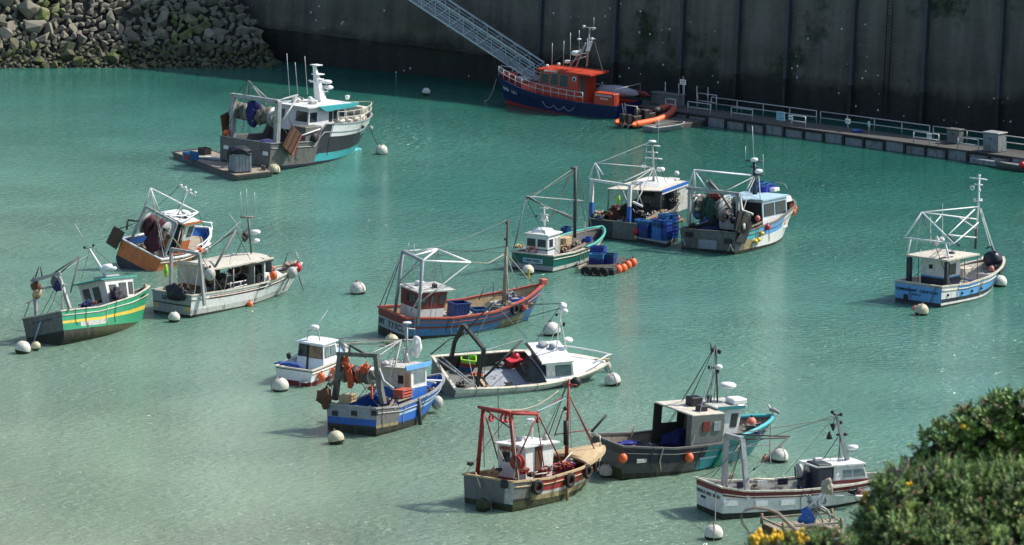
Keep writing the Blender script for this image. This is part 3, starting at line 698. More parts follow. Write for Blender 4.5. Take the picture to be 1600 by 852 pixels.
# ------------------------------------------------------------------ gangway
gw_off = 4.0
def gp(px, py, off):
    s_, z = wall_hit(px, py, off); return s_, z
def gpt(s_, z, off): return wpt(s_, z, off)
s0, z0 = gp(640, 0, gw_off); s1, z1 = gp(822, 120, gw_off)
k_ = (z1 - z0) / (s1 - s0); sA = s0 - 11; sB = s1 + 1.0
zl = lambda s_: z0 + k_ * (s_ - s0)
GH = 1.75; GW = 1.6
gan = tag(empty('gangway', Matrix.Translation(gpt(sB, zl(sB), gw_off))), 'steep grey steel truss gangway leading down to the pontoon', 'gangway')
def gpart(mb, name, par=None):
    o = mb.build(name); o.parent = par or gan; o.matrix_parent_inverse = (gan.matrix_world.inverted()); return o
for off in (gw_off, gw_off - GW):
    mb = MB(); b0, b1 = gpt(sA, zl(sA), off), gpt(sB, zl(sB), off); up = Vector((0, 0, GH))
    mb.tube([b0, b1], .11, 'gang', 4); mb.tube([b0 + up, b1 + up], .1, 'gang', 4)
    N_ = 15
    for i in range(N_ + 1): q = b0.lerp(b1, i / N_); mb.tube([q, q + up], .055, 'gang', 4)
    for i in range(N_): q = b0.lerp(b1, i / N_); q2 = b0.lerp(b1, (i + 1) / N_); mb.tube([q + up, q2] if False else [q, q2 + up], .05, 'gang', 4)
    gpart(mb, 'truss_side')
    mb = MB(); o2 = off - .12 if off == gw_off else off + .12
    for h in (.45, .75, 1.05, 1.35): mb.tube([gpt(sA, zl(sA) + h, o2), gpt(sB, zl(sB) + h, o2)], .035, 'gang', 4)
    gpart(mb, 'handrail')
mb = MB(); n_ = 120
mb.hexa([gpt(sA, zl(sA) - .08, gw_off - .1), gpt(sB, zl(sB) - .08, gw_off - .1), gpt(sB, zl(sB) - .08, gw_off - GW + .1), gpt(sA, zl(sA) - .08, gw_off - GW + .1)],
        [gpt(sA, zl(sA) + .05, gw_off - .1), gpt(sB, zl(sB) + .05, gw_off - .1), gpt(sB, zl(sB) + .05, gw_off - GW + .1), gpt(sA, zl(sA) + .05, gw_off - GW + .1)], 'galv')
for i in range(n_):
    s_ = lerp(sA, sB, (i + .5) / n_); mb.hexa([gpt(s_ - .04, zl(s_) + .05, gw_off - .12), gpt(s_ + .04, zl(s_) + .05, gw_off - .12), gpt(s_ + .04, zl(s_) + .05, gw_off - GW + .12), gpt(s_ - .04, zl(s_) + .05, gw_off - GW + .12)],
        [gpt(s_ - .04, zl(s_) + .13, gw_off - .12), gpt(s_ + .04, zl(s_) + .11, gw_off - .12), gpt(s_ + .04, zl(s_) + .11, gw_off - GW + .12), gpt(s_ - .04, zl(s_) + .13, gw_off - GW + .12)], 'gang')
gpart(mb, 'stair_treads')
mb = MB(); c_ = gpt(s1 - 2.6, zl(s1 - 2.6) + .55, gw_off + .06)
mb.hexa([gpt(s1 - 3.6, zl(s1 - 3.6) + .05, gw_off + .13), gpt(s1 - 2.0, zl(s1 - 2.0) + .05, gw_off + .13), gpt(s1 - 2.0, zl(s1 - 2.0) + .05, gw_off + .17), gpt(s1 - 3.6, zl(s1 - 3.6) + .05, gw_off + .17)],
        [gpt(s1 - 3.6, zl(s1 - 3.6) + .55, gw_off + .13), gpt(s1 - 2.0, zl(s1 - 2.0) + .55, gw_off + .13), gpt(s1 - 2.0, zl(s1 - 2.0) + .55, gw_off + .17), gpt(s1 - 3.6, zl(s1 - 3.6) + .55, gw_off + .17)], 'tarp_grey'); gpart(mb, 'notice_board')
# landing for its foot
mb = MB(); e_ = gpt(sB + 1.2, 0, gw_off - .8); mb.box((e_.x, e_.y, .35), (7, 4, 1.1), 'pont_top', math.atan2(WE.y, WE.x)); tag(mb.build('landing_float', None, .05), 'square float carrying the foot of the gangway', 'float')

# ------------------------------------------------------------------ shared small things
mb = MB()      # fish crate
L2, W2, H2 = .42, .26, .32
for sx2, sy2, dx, dy in ((0, 1, .84, .03), (0, -1, .84, .03), (1, 0, .03, .52), (-1, 0, .03, .52)): mb.box((sx2 * L2, sy2 * W2, H2 / 2), (dx, dy, H2), 'crate')
mb.box((0, 0, .02), (.82, .5, .03), 'crate')
for sx2, sy2, dx, dy in ((0, 1, .92, .05), (0, -1, .92, .05), (1, 0, .05, .62), (-1, 0, .05, .62)): mb.box((sx2 * (L2 + .015), sy2 * (W2 + .015), H2 - .02), (dx, dy, .045), 'crate')
for sx2 in (-.2, .2): mb.box((sx2, -.285, .13), (.05, .03, .24), 'crate'); mb.box((sx2, .285, .13), (.05, .03, .24), 'crate')
CRATE = tag(mb.build('fish_crate'), 'x', 'crate')
mb = MB(); mb.box((0, 0, .16), (.9, .6, .3), 'crate2'); mb.box((0, 0, .30), (.96, .66, .04), 'crate2')
def float_proto(name, col, cat, r, sz=1.15, cap='black'):
    mb = MB(); mb.ball((0, 0, 0), r, col, 12, sz); o = mb.build(name); m2 = MB(); m2.tube([(0, 0, r * sz * .93), (0, 0, r * sz * 1.3)], r * .2, cap, 6); m2.build('eye', o); tag(o, 'x', cat); return o
FL_OR = float_proto('inflatable_float', 'float_or', 'float', .25); FL_RED = float_proto('inflatable_float', 'float_red', 'float', .28)
FL_PK = float_proto('inflatable_float', 'float_pink', 'float', .28); FL_W = float_proto('inflatable_float', 'dirty_white', 'float', .33)
FL_Y = float_proto('inflatable_float', 'yellow', 'float', .18, 1.3)
mb = MB(); mb.ring((0, 0, 0), .31, .12, 'rubber', 'y', 18, 8); TYRE = tag(mb.build('tyre_fender'), 'x', 'tyre')
mb = MB(); mb.ring((0, 0, 0), .02, .0, 'rope', 'y', 3, 3)
# mooring buoys
def buoy_proto(top, low, r):
    mb = MB(); mb.ball((0, 0, 0), r, top, 24, 1, matf=lambda i: low if i < 6 else top); o = mb.build('mooring_buoy')
    m = MB(); m.ring((0, 0, r + .05), .08, .022, 'rusty', 'x', 10, 5); m.tube([(0, 0, r * .96), (0, 0, r + .02)], .06, 'rusty'); m.build('mooring_ring', o); m = MB(); m.tube([(0, .02, r + .1), (r * .5, .1, r * .95), (r * .98, .15, r * .35), (r * 1.08, .15, -r * .7)], .022, 'rope', 5); m.build('mooring_tail', o); return tag(o, 'x', 'buoy')
paint('buoy_white', (.66, .65, .58), .5, .45, (.4, .36, .24), sc_=(1, 1, .8)); paint('buoy_cream', (.58, .53, .36), .5, .5, (.3, .25, .12), sc_=(1, 1, .8)); paint('buoy_low', (.03, .035, .018), .8, .6, (.06, .07, .03))
BW_, BC_, BG_ = buoy_proto('buoy_white', 'buoy_low', .53), buoy_proto('buoy_cream', 'buoy_low', .53), buoy_proto('weed', 'buoy_low', .53)
for px, py, rp, pr, lab in [
    (35.5, 545, 12.5, BW_, 'big white mooring buoy at the stern of the green boat, leftmost in the photo'),
    (56, 541, 7.5, BC_, 'small yellowish buoy beside the leftmost white buoy'),
    (272, 496.5, 9.5, BW_, 'white buoy floating under the stern of the white canopied boat'),
    (559, 452.5, 12.5, BW_, 'white mooring buoy alone in open water left of the red and blue boat'),
    (596, 235.5, 9.5, BW_, 'white buoy off the bow of the big dark trawler'),
    (428, 266, 10, BC_, 'cream buoy against the end of the flat work barge'),
    (438, 603.5, 13.5, BW_, 'white buoy under the transom of the small white motor boat'),
    (525, 685.5, 13, BC_, 'cream buoy under the stern of the blue boat with orange nets'),
    (825, 423, 9.5, BW_, 'white buoy with a yellow stripe under the dark green stern'),
    (862, 517, 14, BW_, 'white buoy just below the bow of the red and blue boat'),
    (957, 595, 13, BW_, 'white buoy at the pointed bow of the heeled white and black boat'),
    (949, 737, 12.5, BW_, 'white buoy between the red boat and the dark teal boat'),
    (1218, 714, 14, BW_, 'large white buoy below the bow of the teal boat with grey cabin'),
    (1115, 834, 15, BW_, 'white buoy in front of the white and dark red boat, lowest in the photo'),
    (1440, 485.5, 11, BC_, 'yellowish buoy in front of the pale blue boat stern'),
    (1562, 441, 11.5, BW_, 'white buoy at the bow of the pale blue boat, rightmost in the photo'),
    (755, 790, 12, BG_, 'weed covered green buoy under the grey stern of the red boat'),
    (612, 533, 11, BC_, 'half hidden cream buoy behind the masts below the red and blue boat'),
    (666, 144, 6.5, BW_, 'tiny white buoy in dark water left of the orange lifeboat')]:
    p = G(px, py, .3); sc2 = rp / (FP / ((p - CAM).dot(FW))) / .53
    o = put(pr, Matrix.Translation((p.x, p.y, .3)) @ Matrix.Rotation(R(rr.uniform(0, 360)), 4, 'Z') @ Matrix.Rotation(R(rr.uniform(-16, 16)), 4, 'X') @ Matrix.Scale(sc2, 4), lab); o['group'] = 'mooring buoys'

# ================================================================== boats
def simple_bands(bands, under='antifoul'):
    """bands: [(v_top, mat)]"""
    def f(t, v, side=0):
        if v < 0: return under
        for vt, m in bands:
            if v < vt: return m
        return bands[-1][1]
    return f
def rows_of(*vs): return sorted(set([0.0] + list(vs) + [1.0]))
def net_drum(b, c, w_, r, mats, parent=None, name='net_drum', fl=1.25, seed=1):
    mb = MB(); c = Vector(c)
    for s_ in (-w_ / 2, w_ / 2): mb.lathe(c, [(.01, s_ - .03), (r * fl, s_ - .03), (r * fl, s_ + .03), (.01, s_ + .03)], 'galv', 18, 'y')
    mb.tube([c + Vector((0, -w_ / 2 - .3, 0)), c + Vector((0, w_ / 2 + .3, 0))], .08, 'dark_steel')
    d = b.part(mb, name, parent)
    n = len(mats)
    for i, m_ in enumerate(mats):
        mb = MB(); mb.blob(c + Vector((0, -(-w_ / 2 + w_ * (i + .5) / n), 0)), (r * 1.05, w_ / n * .62, r * 1.08), m_, seed + i, .3, 3, 2.2); b.part(mb, 'net', d)
    return d
def crate_stack(b, p, n, rz, label, group, jit=.03, h=.3):
    for i in range(n):
        b.place(CRATE, (p[0] + rr.uniform(-jit, jit), p[1] + rr.uniform(-jit, jit), p[2] + i * h), rz + rr.uniform(-.06, .06), label, group)
def pile_blob(b, p, d, mat, name, label, cat, seed=0, amp=.35, parent=None):
    mb = MB(); mb.blob((0, 0, 0), d, mat, seed, amp, 3, 2)
    o = mb.build(name); o.matrix_world = b.M @ Matrix.Translation(Vector(p)); tag(o, label, cat); return o
def rope_line(name, pts, r, mat, label, sag=0, n=12, cat='rope'):
    a, c = Vector(pts[0]), Vector(pts[-1]); q = []
    for i in range(n + 1):
        t = i / n; v = a.lerp(c, t); v.z -= sag * 4 * t * (1 - t); q.append(v)
    mb = MB(); mb.tube(q, r, mat, 5); return tag(mb.build(name), label, cat)

# ---- 1 big trawler
b = Boat('fishing_trawler', 'large dark blue and white trawler with turquoise waterline and grey stern net gantry', 'trawler', (-17.88, 376.2, 51.9, 1.6, 3.0), 16.74, 6.2,
         [(0, 2.15), (.36, 2.0), (.365, 2.0), (.40, 3.45), (.6, 3.3), (.8, 3.3), (1, 3.5)], bs=.94, draft=1.0, rake=.13, fine=2.6, wl=.97)
def mf(t, v, side):
    z = v * b.zs(t)
    if v < 0: return 'navy'
    if t < .40: return 'navy' if z < .15 else ('grey_steel' if t < .355 or v < .999 else 'navy')
    if v < .07: return 'navy'
    if v < .27: return 'turq'
    if v < .68: return 'hull_navy'
    return 'clean_white' if t > .46 else 'hull_navy'
b.hull(mf, lambda u, v: 'navy' if v < .08 else 'grey_steel', rows_of(.07, .16, .27, .45, .68, .85), [(0, .9), (.39, .9), (.4, 2.5), (.6, 2.6), (1, 3.0)], 'deck_dark', 'grey_steel', 'galv', .1, .06, N=40)
q = Crop(250, 80, 3.873)
xg = -b.L / 2 + 1.0
fp, ftp, fts, fs_ = [b.P(q(*c), x=xg) for c in ((440, 500), (445, 255), (710, 300), (712, 540))]
mb = MB()
for f_, t_ in ((fp, ftp), (fs_, fts)): mb.box(((xg), (f_.y + t_.y) / 2, (1.0 + t_.z) / 2), (.5, .42, t_.z - 1.0), 'galv')
mb.box((xg, (ftp.y + fts.y) / 2, (ftp.z + fts.z) / 2 - .12), (.5, abs(ftp.y - fts.y) + .42, .34), 'galv'); g_ = b.part(mb, 'gantry', None, .03)
ap = b.P(q(536, 180), x=xg); b.tubes('gantry_apex', [[(xg, 1.1, ftp.z), ap], [(xg, -1.3, ftp.z), ap], [(xg + 1.5, 0, ftp.z - .8), ap]], .07, 'galv', parent=g_)
b.tubes('gantry_brace', [[(xg + .2, fts.y, fts.z), (xg + 3.2, fts.y * .8, fts.z + .25)], [(xg, fts.y, 3.2), (xg + 2.6, fts.y, fts.z + .1)]], .1, 'galv', parent=g_)
b.tubes('hauling_wire', [[(xg, -2.2, ftp.z), ap, (xg + 5, -1, ftp.z - .6)], [(xg, 2.2, ftp.z), ap]], .025, 'netgreen', 4)
zc = b.P(q(570, 375), x=xg + .5).z
net_drum(b, (xg + .6, b.P(q(495, 370), x=xg + .6).y, zc), 1.7, .68, ['netgrey', 'netgrey'], fl=1.15, seed=2)
net_drum(b, (xg + .6, b.P(q(640, 385), x=xg + .6).y, zc - .1), 1.8, .75, ['netgrey', 'netgrey'], fl=1.15, seed=4)
pb = b.P(q(565, 375), x=xg + .2); mb = MB(); mb.blob(pb, (.55, .75, .95), 'netblue', 5, .4, 3); b.part(mb, 'hanging_net')
for pc, rz_, sd_, y_ in (((770, 535), .5, -1, -1), ((390, 440), .3, 1, 1)):
    c_ = b.P(q(*pc), x=xg + (1.2 if sd_ < 0 else .2))
    if sd_ > 0: c_.y = b.hw(0) + .25
    else: c_.y = -b.hw(.1) - .35
    mb = MB(); T_ = Matrix.Rotation(.6 if sd_ < 0 else -.25, 4, 'Y'); mb.box((0, 0, 0), (1.5, .16, 2.1), 'rusty', 0, T_); 
    for k in (-.6, 0, .6): mb.box(T_ @ Vector((k, -.11 * (1 if sd_ < 0 else -1), 0)), (.08, .1, 2.0), 'dark_steel', 0, T_)
    mb.box(T_ @ Vector((.74, 0, 0)), (.14, .26, 2.15), 'pinkred' if sd_ < 0 else 'rusty', 0, T_)
    o = mb.build('trawl_door', None, .02); o.matrix_world = b.M @ Matrix.Translation(c_)
    tag(o, 'large rusty trawl door hung on the near side of the big trawler' if sd_ < 0 else 'rusty brown trawl door hung on the far side of the big trawler stern', 'trawl door')
    mb = MB(); mb.tube([(0, 0, 1.0), (.1, .5 * -sd_, 2.0)], .04, 'dark_steel'); mb.build('hanging_chain', o)
b.place(FL_OR, b.P(q(400, 493), x=xg - .5), 0, 'yellow orange float hanging at the far stern corner of the big trawler')
# near side grey shelter box, low rail
mb = MB(); mb.box((-2.9, -b.hw(.35) + .85, 2.1), (2.2, 1.5, 2.4), 'grey_steel'); b.part(mb, 'winch_shelter', None, .04)
mb = MB(); mb.lathe((-2.9, -b.hw(.3) + .1, 2.35), [(.01, -.3), (.4, -.3), (.4, .3), (.01, .3)], 'black', 14, 'y'); b.part(mb, 'tyre_roller')
b.tubes('side_rail', [[b.surf(.21, 1, -1, 0) + Vector((0, 0, .5)), b.surf(.38, 1, -1, 0) + Vector((0, 0, .45))], [b.surf(.21, 1, -1, 0), b.surf(.21, 1, -1, 0) + Vector((0, 0, .5))]], .06, 'clean_white')
for px in ((395, 582), (632, 620)):
    p = b.P(q(*px), x=-b.L / 2 - .25); mb = MB(); mb.box((p.x + .12, p.y, p.z), (.08, .55, .32), 'clean_white'); b.part(mb, 'scupper_plate', b.transom)
pile_blob(b, (-5.6, .2, 1.5), (.8, 1.0, .5), 'netblue', 'fishing_net', 'dark blue net heap lying on the aft deck of the big trawler', 'net', 3)
mb = MB(); mb.lathe((-4.6, 1.4, 1.3), [(.01, -.5), (.45, -.5), (.45, .5), (.01, .5)], 'rubber', 14, 'y'); b.part(mb, 'winch')
# superstructure
z0 = 2.65; wx0 = b.P(q(760, 430), z=2.7).x
wh, rf = b.house(-2.5, 2.75, -2.0, 2.1, z0, 4.75, [(1, 'clean_white')], tx0=.35, tx1=.1, ty=.25, over=.35, roofmat='clean_white', overx=(.6, 1.0),
    wins=[('aft', .62, .95, .42, .8), ('aft', .08, .25, .4, .8), ('stbd', .03, .20, .42, .78), ('stbd', .53, .61, .38, .76), ('stbd', .65, .76, .38, .8), ('stbd', .81, .92, .40, .8), ('fore', .1, .3, .4, .8), ('fore', .4, .6, .4, .8), ('fore', .7, .9, .4, .8)], roofth=.12)
mb = MB(); mb.hexa([Vector((-.6, -2.36, 4.40)), Vector((3.5, -2.30, 4.62)), Vector((3.5, -2.13, 4.62)), Vector((-.6, -2.15, 4.40))], [Vector((-1.6, -2.36, 4.90)), Vector((3.75, -2.30, 4.98)), Vector((3.75, -2.13, 4.98)), Vector((-1.6, -2.15, 4.90))], 'turq'); b.part(mb, 'roof_fascia', wh, .01)
mp = b.P(q(975, 290), y=0); mx_ = mp.x
mb = MB(); mt = b.P(q(935, 85), y=0); base = Vector((mx_, 0, 4.9)); top = Vector((mt.x, 0, mt.z))
mb.hexa([base + Vector(v) for v in ((-.45, .4, 0), (-.45, -.4, 0), (.45, -.4, 0), (.45, .4, 0))], [top + Vector(v) for v in ((-.15, .12, 0), (-.15, -.12, 0), (.1, -.12, 0), (.1, .12, 0))], 'clean_white')
mast = b.part(mb, 'mast', None, .03)
H_ = top.z - base.z
for f_, w_ in ((1.0, .9), (.75, 1.0), (.62, .6), (.28, 1.2)): 
    mb = MB(); pz = base.lerp(top, f_); mb.box(pz + Vector((.25, 0, 0)), (w_, .7, .09), 'clean_white'); b.part(mb, 'mast_platform', mast, .01)
b.tubes('mast_spreader', [[base.lerp(top, .55) + Vector((0, 1.0, 0)), base.lerp(top, .55) + Vector((0, -.7, 0))], [base.lerp(top, .55) + Vector((-1.0, 0, .05)), base.lerp(top, .55)]], .06, 'clean_white', parent=mast)
for f_, o_ in ((.33, .95), (.48, .9)): b.radar(base.lerp(top, f_) + Vector((o_, -.2, -.1)), .5, .32, .15, mast)
b.lamps([base + Vector((-2.9, -1.2, .55)), base + Vector((1.9, -1.4, .45)), base + Vector((-3.1, .4, .5))], rf, .2)
for (x1, y1), (x2, y2) in (((785, 270), (767, 15)), ((836, 272), (817, 68)), ((893, 262), (876, 32))):
    p0 = b.P(q(x1, y1), y=1.2); p1 = b.P(q(x2, y2), y=1.2); b.whips([(p0, p1)], .04, parent=rf)
for i, (dx, dy) in enumerate(((-2.6, .6), (-2.0, -.8), (-1.6, 1.2))): mb = MB(); mb.blob((mx_ + dx, dy, 5.1), (.55, .35, .25), 'dirty_white', i, .2); b.part(mb, 'life_raft_canister' if i == 1 else 'roof_box', rf)
# bow rails and stores
pts = []; low = []
for i in range(13):
    t = lerp(.52, .985, min(i, 12) / 12); p = b.surf(t, 1, -1); pts.append(p)
P2 = [Vector((p.x, p.y * .96 + .08, p.z)) for p in pts] + [Vector((p.x, -p.y * .96 - .08, p.z)) for p in pts[::-1]]
for hh in (.55, 1.05): b.tubes('bow_rail', [[p + Vector((0, 0, hh)) for p in P2]], .035, 'cream')
b.tubes('rail_stanchion', [[p, p + Vector((0, 0, 1.05))] for p in P2[::2]], .035, 'cream')
for i, t in enumerate((.60, .67, .76, .84)): mb = MB(); p = b.surf(t, 1, -1); mb.blob((p.x, p.y + .75, p.z - .05), (.65, .4, .42), 'cream', i, .25); b.part(mb, 'deck_cover')
mb = MB(); mb.box((6.6, 0, 3.9), (.9, 1.6, .7), 'cream'); b.part(mb, 'anchor_winch', None, .05)
mb = MB(); pl_ = b.surf(.80, .84, -1, .02); mb.ball(pl_, .2, 'dark_steel', 10, 1); b.part(mb, 'hawse_pipe', b.hullo)
b.side_text('GV 651', .905, .6, -1, .42, 'paleblue')
mb = MB(); p = b.surf(.93, .1, -1); mb.blob((b.L / 2 - 2.1, 0, .15), (1.3, .38, .42), 'turq', 2, .1); b.part(mb, 'bulbous_bow')
rope_line('mooring_rope', [b.wp(b.surf(1, .8, -1)), G(590, 226, .6)], .05, 'netgreen', 'green mooring rope from the trawler bow to its white buoy', .15)
o = put(FL_W, Matrix.Translation(Vector(b.wp(b.surf(1, .8, -1))).lerp(G(590, 226, .6), .3)) @ Matrix.Scale(.6, 4), 'small cream float on the rope at the trawler bow')
TRAWL = b

b.scatter(10, .06, .34, seed=1); b.rig(7, 1)
# ---- 2 flat work barge with its load
c4 = [G(*q(*c), .45) for c in ((75, 612), (460, 757))]; c4.append(G(*q(688, 730), .45)); 
ax = (c4[1] - c4[0]); c3 = c4[2] - c4[1]; far = c4[0] + c3 * .9
bar = tag(empty('work_barge', Matrix.Translation(((c4[0] + c4[2]) / 2))), 'flat grey work barge with planked deck beside the big trawler', 'barge')
def rpart(mb, name, par, bevel=0): o = mb.build(name, None, bevel); o.parent = par; o.matrix_parent_inverse = par.matrix_world.inverted(); return o
top4 = [c4[0], c4[1], c4[2], far]; dn = Vector((0, 0, -.75))
mb = MB(); mb.hexa([p + dn + (sum(top4, Vector()) / 4 - p) * .05 for p in top4], [p - Vector((0, 0, .06)) for p in top4], 'grey_steel'); rpart(mb, 'hull', bar, .05)
cen = sum(top4, Vector()) / 4
mb = MB(); mb.hexa([p.lerp(cen, .04) - Vector((0, 0, .06)) for p in top4], [p.lerp(cen, .04) + Vector((0, 0, .02)) for p in top4], 'plank'); rpart(mb, 'deck', bar)
mb = MB()
for i in range(4): a_, b_ = top4[i], top4[(i + 1) % 4]; mb.tube([a_, b_], .09, 'dark_steel', 4)
rpart(mb, 'edge_timber', bar)
ha = math.atan2(ax.y, ax.x)
def at_world(px, py, z): return G(*q(px, py), z)
p = at_world(482, 728, .48); tote = tag(empty('bulk_container', Matrix.Translation(p) @ Matrix.Rotation(ha, 4, 'Z')), 'tall pale grey plastic tank under a dark tarpaulin on the barge', 'container')
mb = MB(); mb.box((0, 0, .85), (1.75, 1.5, 1.5), 'tarp_grey')
for k in range(5): mb.box((-.7 + k * .35, -.77, .85), (.07, .06, 1.45), 'galv'); mb.box((.9, -.6 + k * .3, .85), (.06, .07, 1.45), 'galv')
for k in range(3): mb.box((-.6 + k * .6, 0, .06), (.2, 1.5, .14), 'dark_steel')
mb.build('tank_body', tote)
mb = MB(); mb.blob((0, 0, 1.75), (1.15, .95, .42), 'tarp', 3, .3, 3, 2.5); mb.blob((-.75, -.5, 1.2), (.35, .4, .75), 'tarp', 6, .3, 3); mb.build('tarpaulin', tote)
for (px, py), m_, lab, s_ in (((186, 645), 'crate', 'blue and red crate on the left end of the barge', .9), ((270, 612), 'black', 'black open tub at the far left end of the barge', .75)):
    p = at_world(px, py + 12, .48); mb = MB(); h = s_
    for k, (dx, dy, ex, ey) in enumerate(((0, .5, 1.2, .06), (0, -.5, 1.2, .06), (.6, 0, .06, 1.0), (-.6, 0, .06, 1.0))): mb.box((dx * s_, dy * s_, .38 * s_), (ex * s_, ey * s_, .76 * s_), m_)
    if m_ == 'crate': mb.box((.1, -.56 * s_, .3 * s_), (.8 * s_, .05, .5 * s_), 'red')
    mb.box((0, 0, .15), (1.0 * s_, .9 * s_, .06), 'tarp'); o = mb.build('tub'); o.matrix_world = Matrix.Translation(p) @ Matrix.Rotation(ha + .3, 4, 'Z'); tag(o, lab, 'tub')
mb = MB(); mb.box((0, 0, .1), (3.4, .5, .12), 'tarp_grey'); mb.box((.6, .5, .1), (2.6, .35, .1), 'white'); o = mb.build('loose_planks'); o.matrix_world = Matrix.Translation(at_world(290, 655, .48)) @ Matrix.Rotation(ha + .5, 4, 'Z'); tag(o, 'pale planks lying across the barge deck', 'planks')
mb = MB(); 
for dx in (-.25, .25): mb.tube([(dx, 0, 0), (dx, 0, .4)], .1, 'dark_steel', 8)
mb.box((0, 0, .3), (1.0, .14, .1), 'dark_steel'); o = mb.build('bollard'); o.parent = bar; o.matrix_parent_inverse = bar.matrix_world.inverted(); o.matrix_basis = Matrix.Translation(at_world(625, 720, .48)) @ Matrix.Rotation(ha, 4, 'Z')

# ---- 3 orange heeled boat
b = Boat('fishing_boat', 'orange hulled boat heeled over to its right with wine red net drum', 'fishing boat', (-26.08, 324.62, 66.6, 21.6, 4.1), 10.41, 3.9,
         [(0, 1.25), (.35, 1.25), (.7, 1.6), (1, 2.1)], bs=.94, draft=1.1, rake=.1, wl=.96)
b.hull(simple_bands([(.12, 'navy'), (.93, 'orange'), (1, 'dirty_white')], 'navy'), simple_bands([(.04, 'navy'), (1.1, 'orange')], 'navy'), rows_of(.12, .5, .93), [(0, .55), (.62, .6), (.63, 1.1), (1, 1.4)], 'plank', 'blue', 'clean_white', .14, .09)
q = Crop(160, 285, 5.678); xg = -b.L / 2 + .9
fp, ftp, fts, fs_ = [b.P(q(*c), x=xg) for c in ((255, 500), (385, 215), (660, 365), (540, 680))]
b.tubes('gantry', [[(xg, fp.y, .6), ftp], [(xg, fs_.y, .6), fts], [ftp, fts]], .13, 'galv', 4)
ap = b.P(q(428, 52), x=xg + .1); end = b.P(q(850, 265), y=-.3)
b.tubes('gantry_apex', [[b.P(q(370, 210), x=xg), ap], [b.P(q(498, 245), x=xg + .4), ap], [ap, end], [b.P(q(545, 290), x=xg), b.P(q(700, 300), y=-.5), end], [end, b.P(q(700, 360), y=-1.2)]], .055, 'clean_white')
b.tubes('net_boom', [[b.P(q(225, 335), x=xg - .3), b.P(q(330, 345), x=xg)], [b.P(q(225, 335), x=xg - .3), b.P(q(215, 420), x=xg - .3)]], .08, 'dark_steel')
zc = b.P(q(470, 400), x=xg + 1.0); net_drum(b, (xg + 1.0, zc.y, zc.z), 1.7, .75, ['wine', 'wine'], fl=1.15, seed=3)
mb = MB(); w_ = b.P(q(450, 520), x=xg + .4); mb.blob(w_, (.3, .6, .9), 'wine', 7, .35, 3); b.part(mb, 'hanging_net')
for k in range(4): p = b.P(q(320 + 50 * k, 560 + 25 * k), z=.75); mb = MB(); mb.blob(p, (.3, .25, .2), ['plank', 'fawn', 'black', 'rope'][k], k, .4); b.part(mb, 'deck_gear')
wh, rf = b.house(-.9, .6, -.95, 1.0, .9, 3.5, [(.42, 'orange'), (1, 'white')], tx0=-.1, tx1=-.2, ty=.05, over=.15, roofmat='white', overx=(.95, .35), wins=[('stbd', .35, .85, .55, .85), ('aft', .55, .9, .1, .85, 'door'), ('fore', .1, .45, .5, .85), ('fore', .55, .9, .5, .85)])
mb = MB(); mb.hexa([Vector((-1.9, -1.13, 3.45)), Vector((.8, -1.13, 3.45)), Vector((.8, -1.08, 3.45)), Vector((-1.9, -1.08, 3.45))], [Vector((-1.9, -1.13, 3.66)), Vector((.8, -1.13, 3.66)), Vector((.8, -1.08, 3.66)), Vector((-1.9, -1.08, 3.66))], 'orange'); b.part(mb, 'roof_trim', rf)
mb = MB(); mb.lathe((-1.2, -.1, 3.7), [(.01, .0), (.22, 0), (.22, .1), (.01, .1)], 'dark_steel', 12); mb.lathe((-.7, -.45, 3.7), [(.01, .0), (.14, 0), (.14, .1), (.01, .1)], 'black', 12); b.part(mb, 'roof_vent', rf)
mt = b.P(q(755, 75), y=.2); mbp = Vector((mt.x - .1, .2, 3.65)); ms = b.tubes('mast', [[mbp, mt], [mt + Vector((0, .75, .1)), mt + Vector((0, -.75, -.1))]], .06, 'clean_white')
b.lamps([mt + Vector((0, y_, .12)) for y_ in (-.65, -.2, .25, .65)], ms, .11); b.radar(Vector((mt.x + .3, -.2, 3.7)), .4, .3, .15, rf)
pile_blob(b, (3.6, -.9, 1.2), (.7, .35, .25), 'white', 'dinghy_cover', 'white cover on the starboard side deck of the heeled orange boat', 'cover', 2)
# hanging trawl door at the far corner
c_ = b.P(q(115, 490), x=-b.L / 2 - .3); mb = MB(); T_ = Matrix.Rotation(.1, 4, 'X'); mb.box((0, 0, 0), (.12, 1.0, 1.5), 'dark_steel', 0, T_); mb.box((-.07, 0, 0), (.06, .8, 1.25), 'rusty', 0, T_)
for k in (-.35, 0, .35): mb.box((-.11, 0, k), (.05, .9, .06), 'dark_steel', 0, T_)
o = mb.build('trawl_door', None, .01); o.matrix_world = b.M @ Matrix.Translation(c_); tag(o, 'dark framed rusty trawl door at the left stern corner of the orange boat', 'trawl door')
mb = MB(); mb.tube([(0, 0, .7), (.5, -.7, 1.4)], .04, 'dark_steel'); mb.build('hanging_chain', o)
b.tubes('bow_rail', [[b.surf(t, 1, s_) + Vector((0, -s_ * .1, .5)) for t in [.5 + .5 * k / 8 for k in range(9)]] for s_ in (1, -1)], .045, 'clean_white')
b.place(FL_OR, b.P(q(865, 610), y=-1.9), 0, 'orange float at the rail behind the cream canopy roof', sc_=1.1); b.place(FL_W, b.P(q(910, 610), y=-1.8), 0, 'cream float next to the orange float behind the cream canopy', sc_=.8)
for k, (px, py, m_) in enumerate(((620, 640, 'pinkred'), (680, 660, 'netgreen'), (580, 670, 'rope'), (735, 650, 'white'), (590, 480, 'rusty'), (560, 420, 'netgreen'))):
    mb = MB(); gear(mb, b.P(q(px, py), y=-1.3), .35, m_, k + 20); b.part(mb, 'stowed_gear')
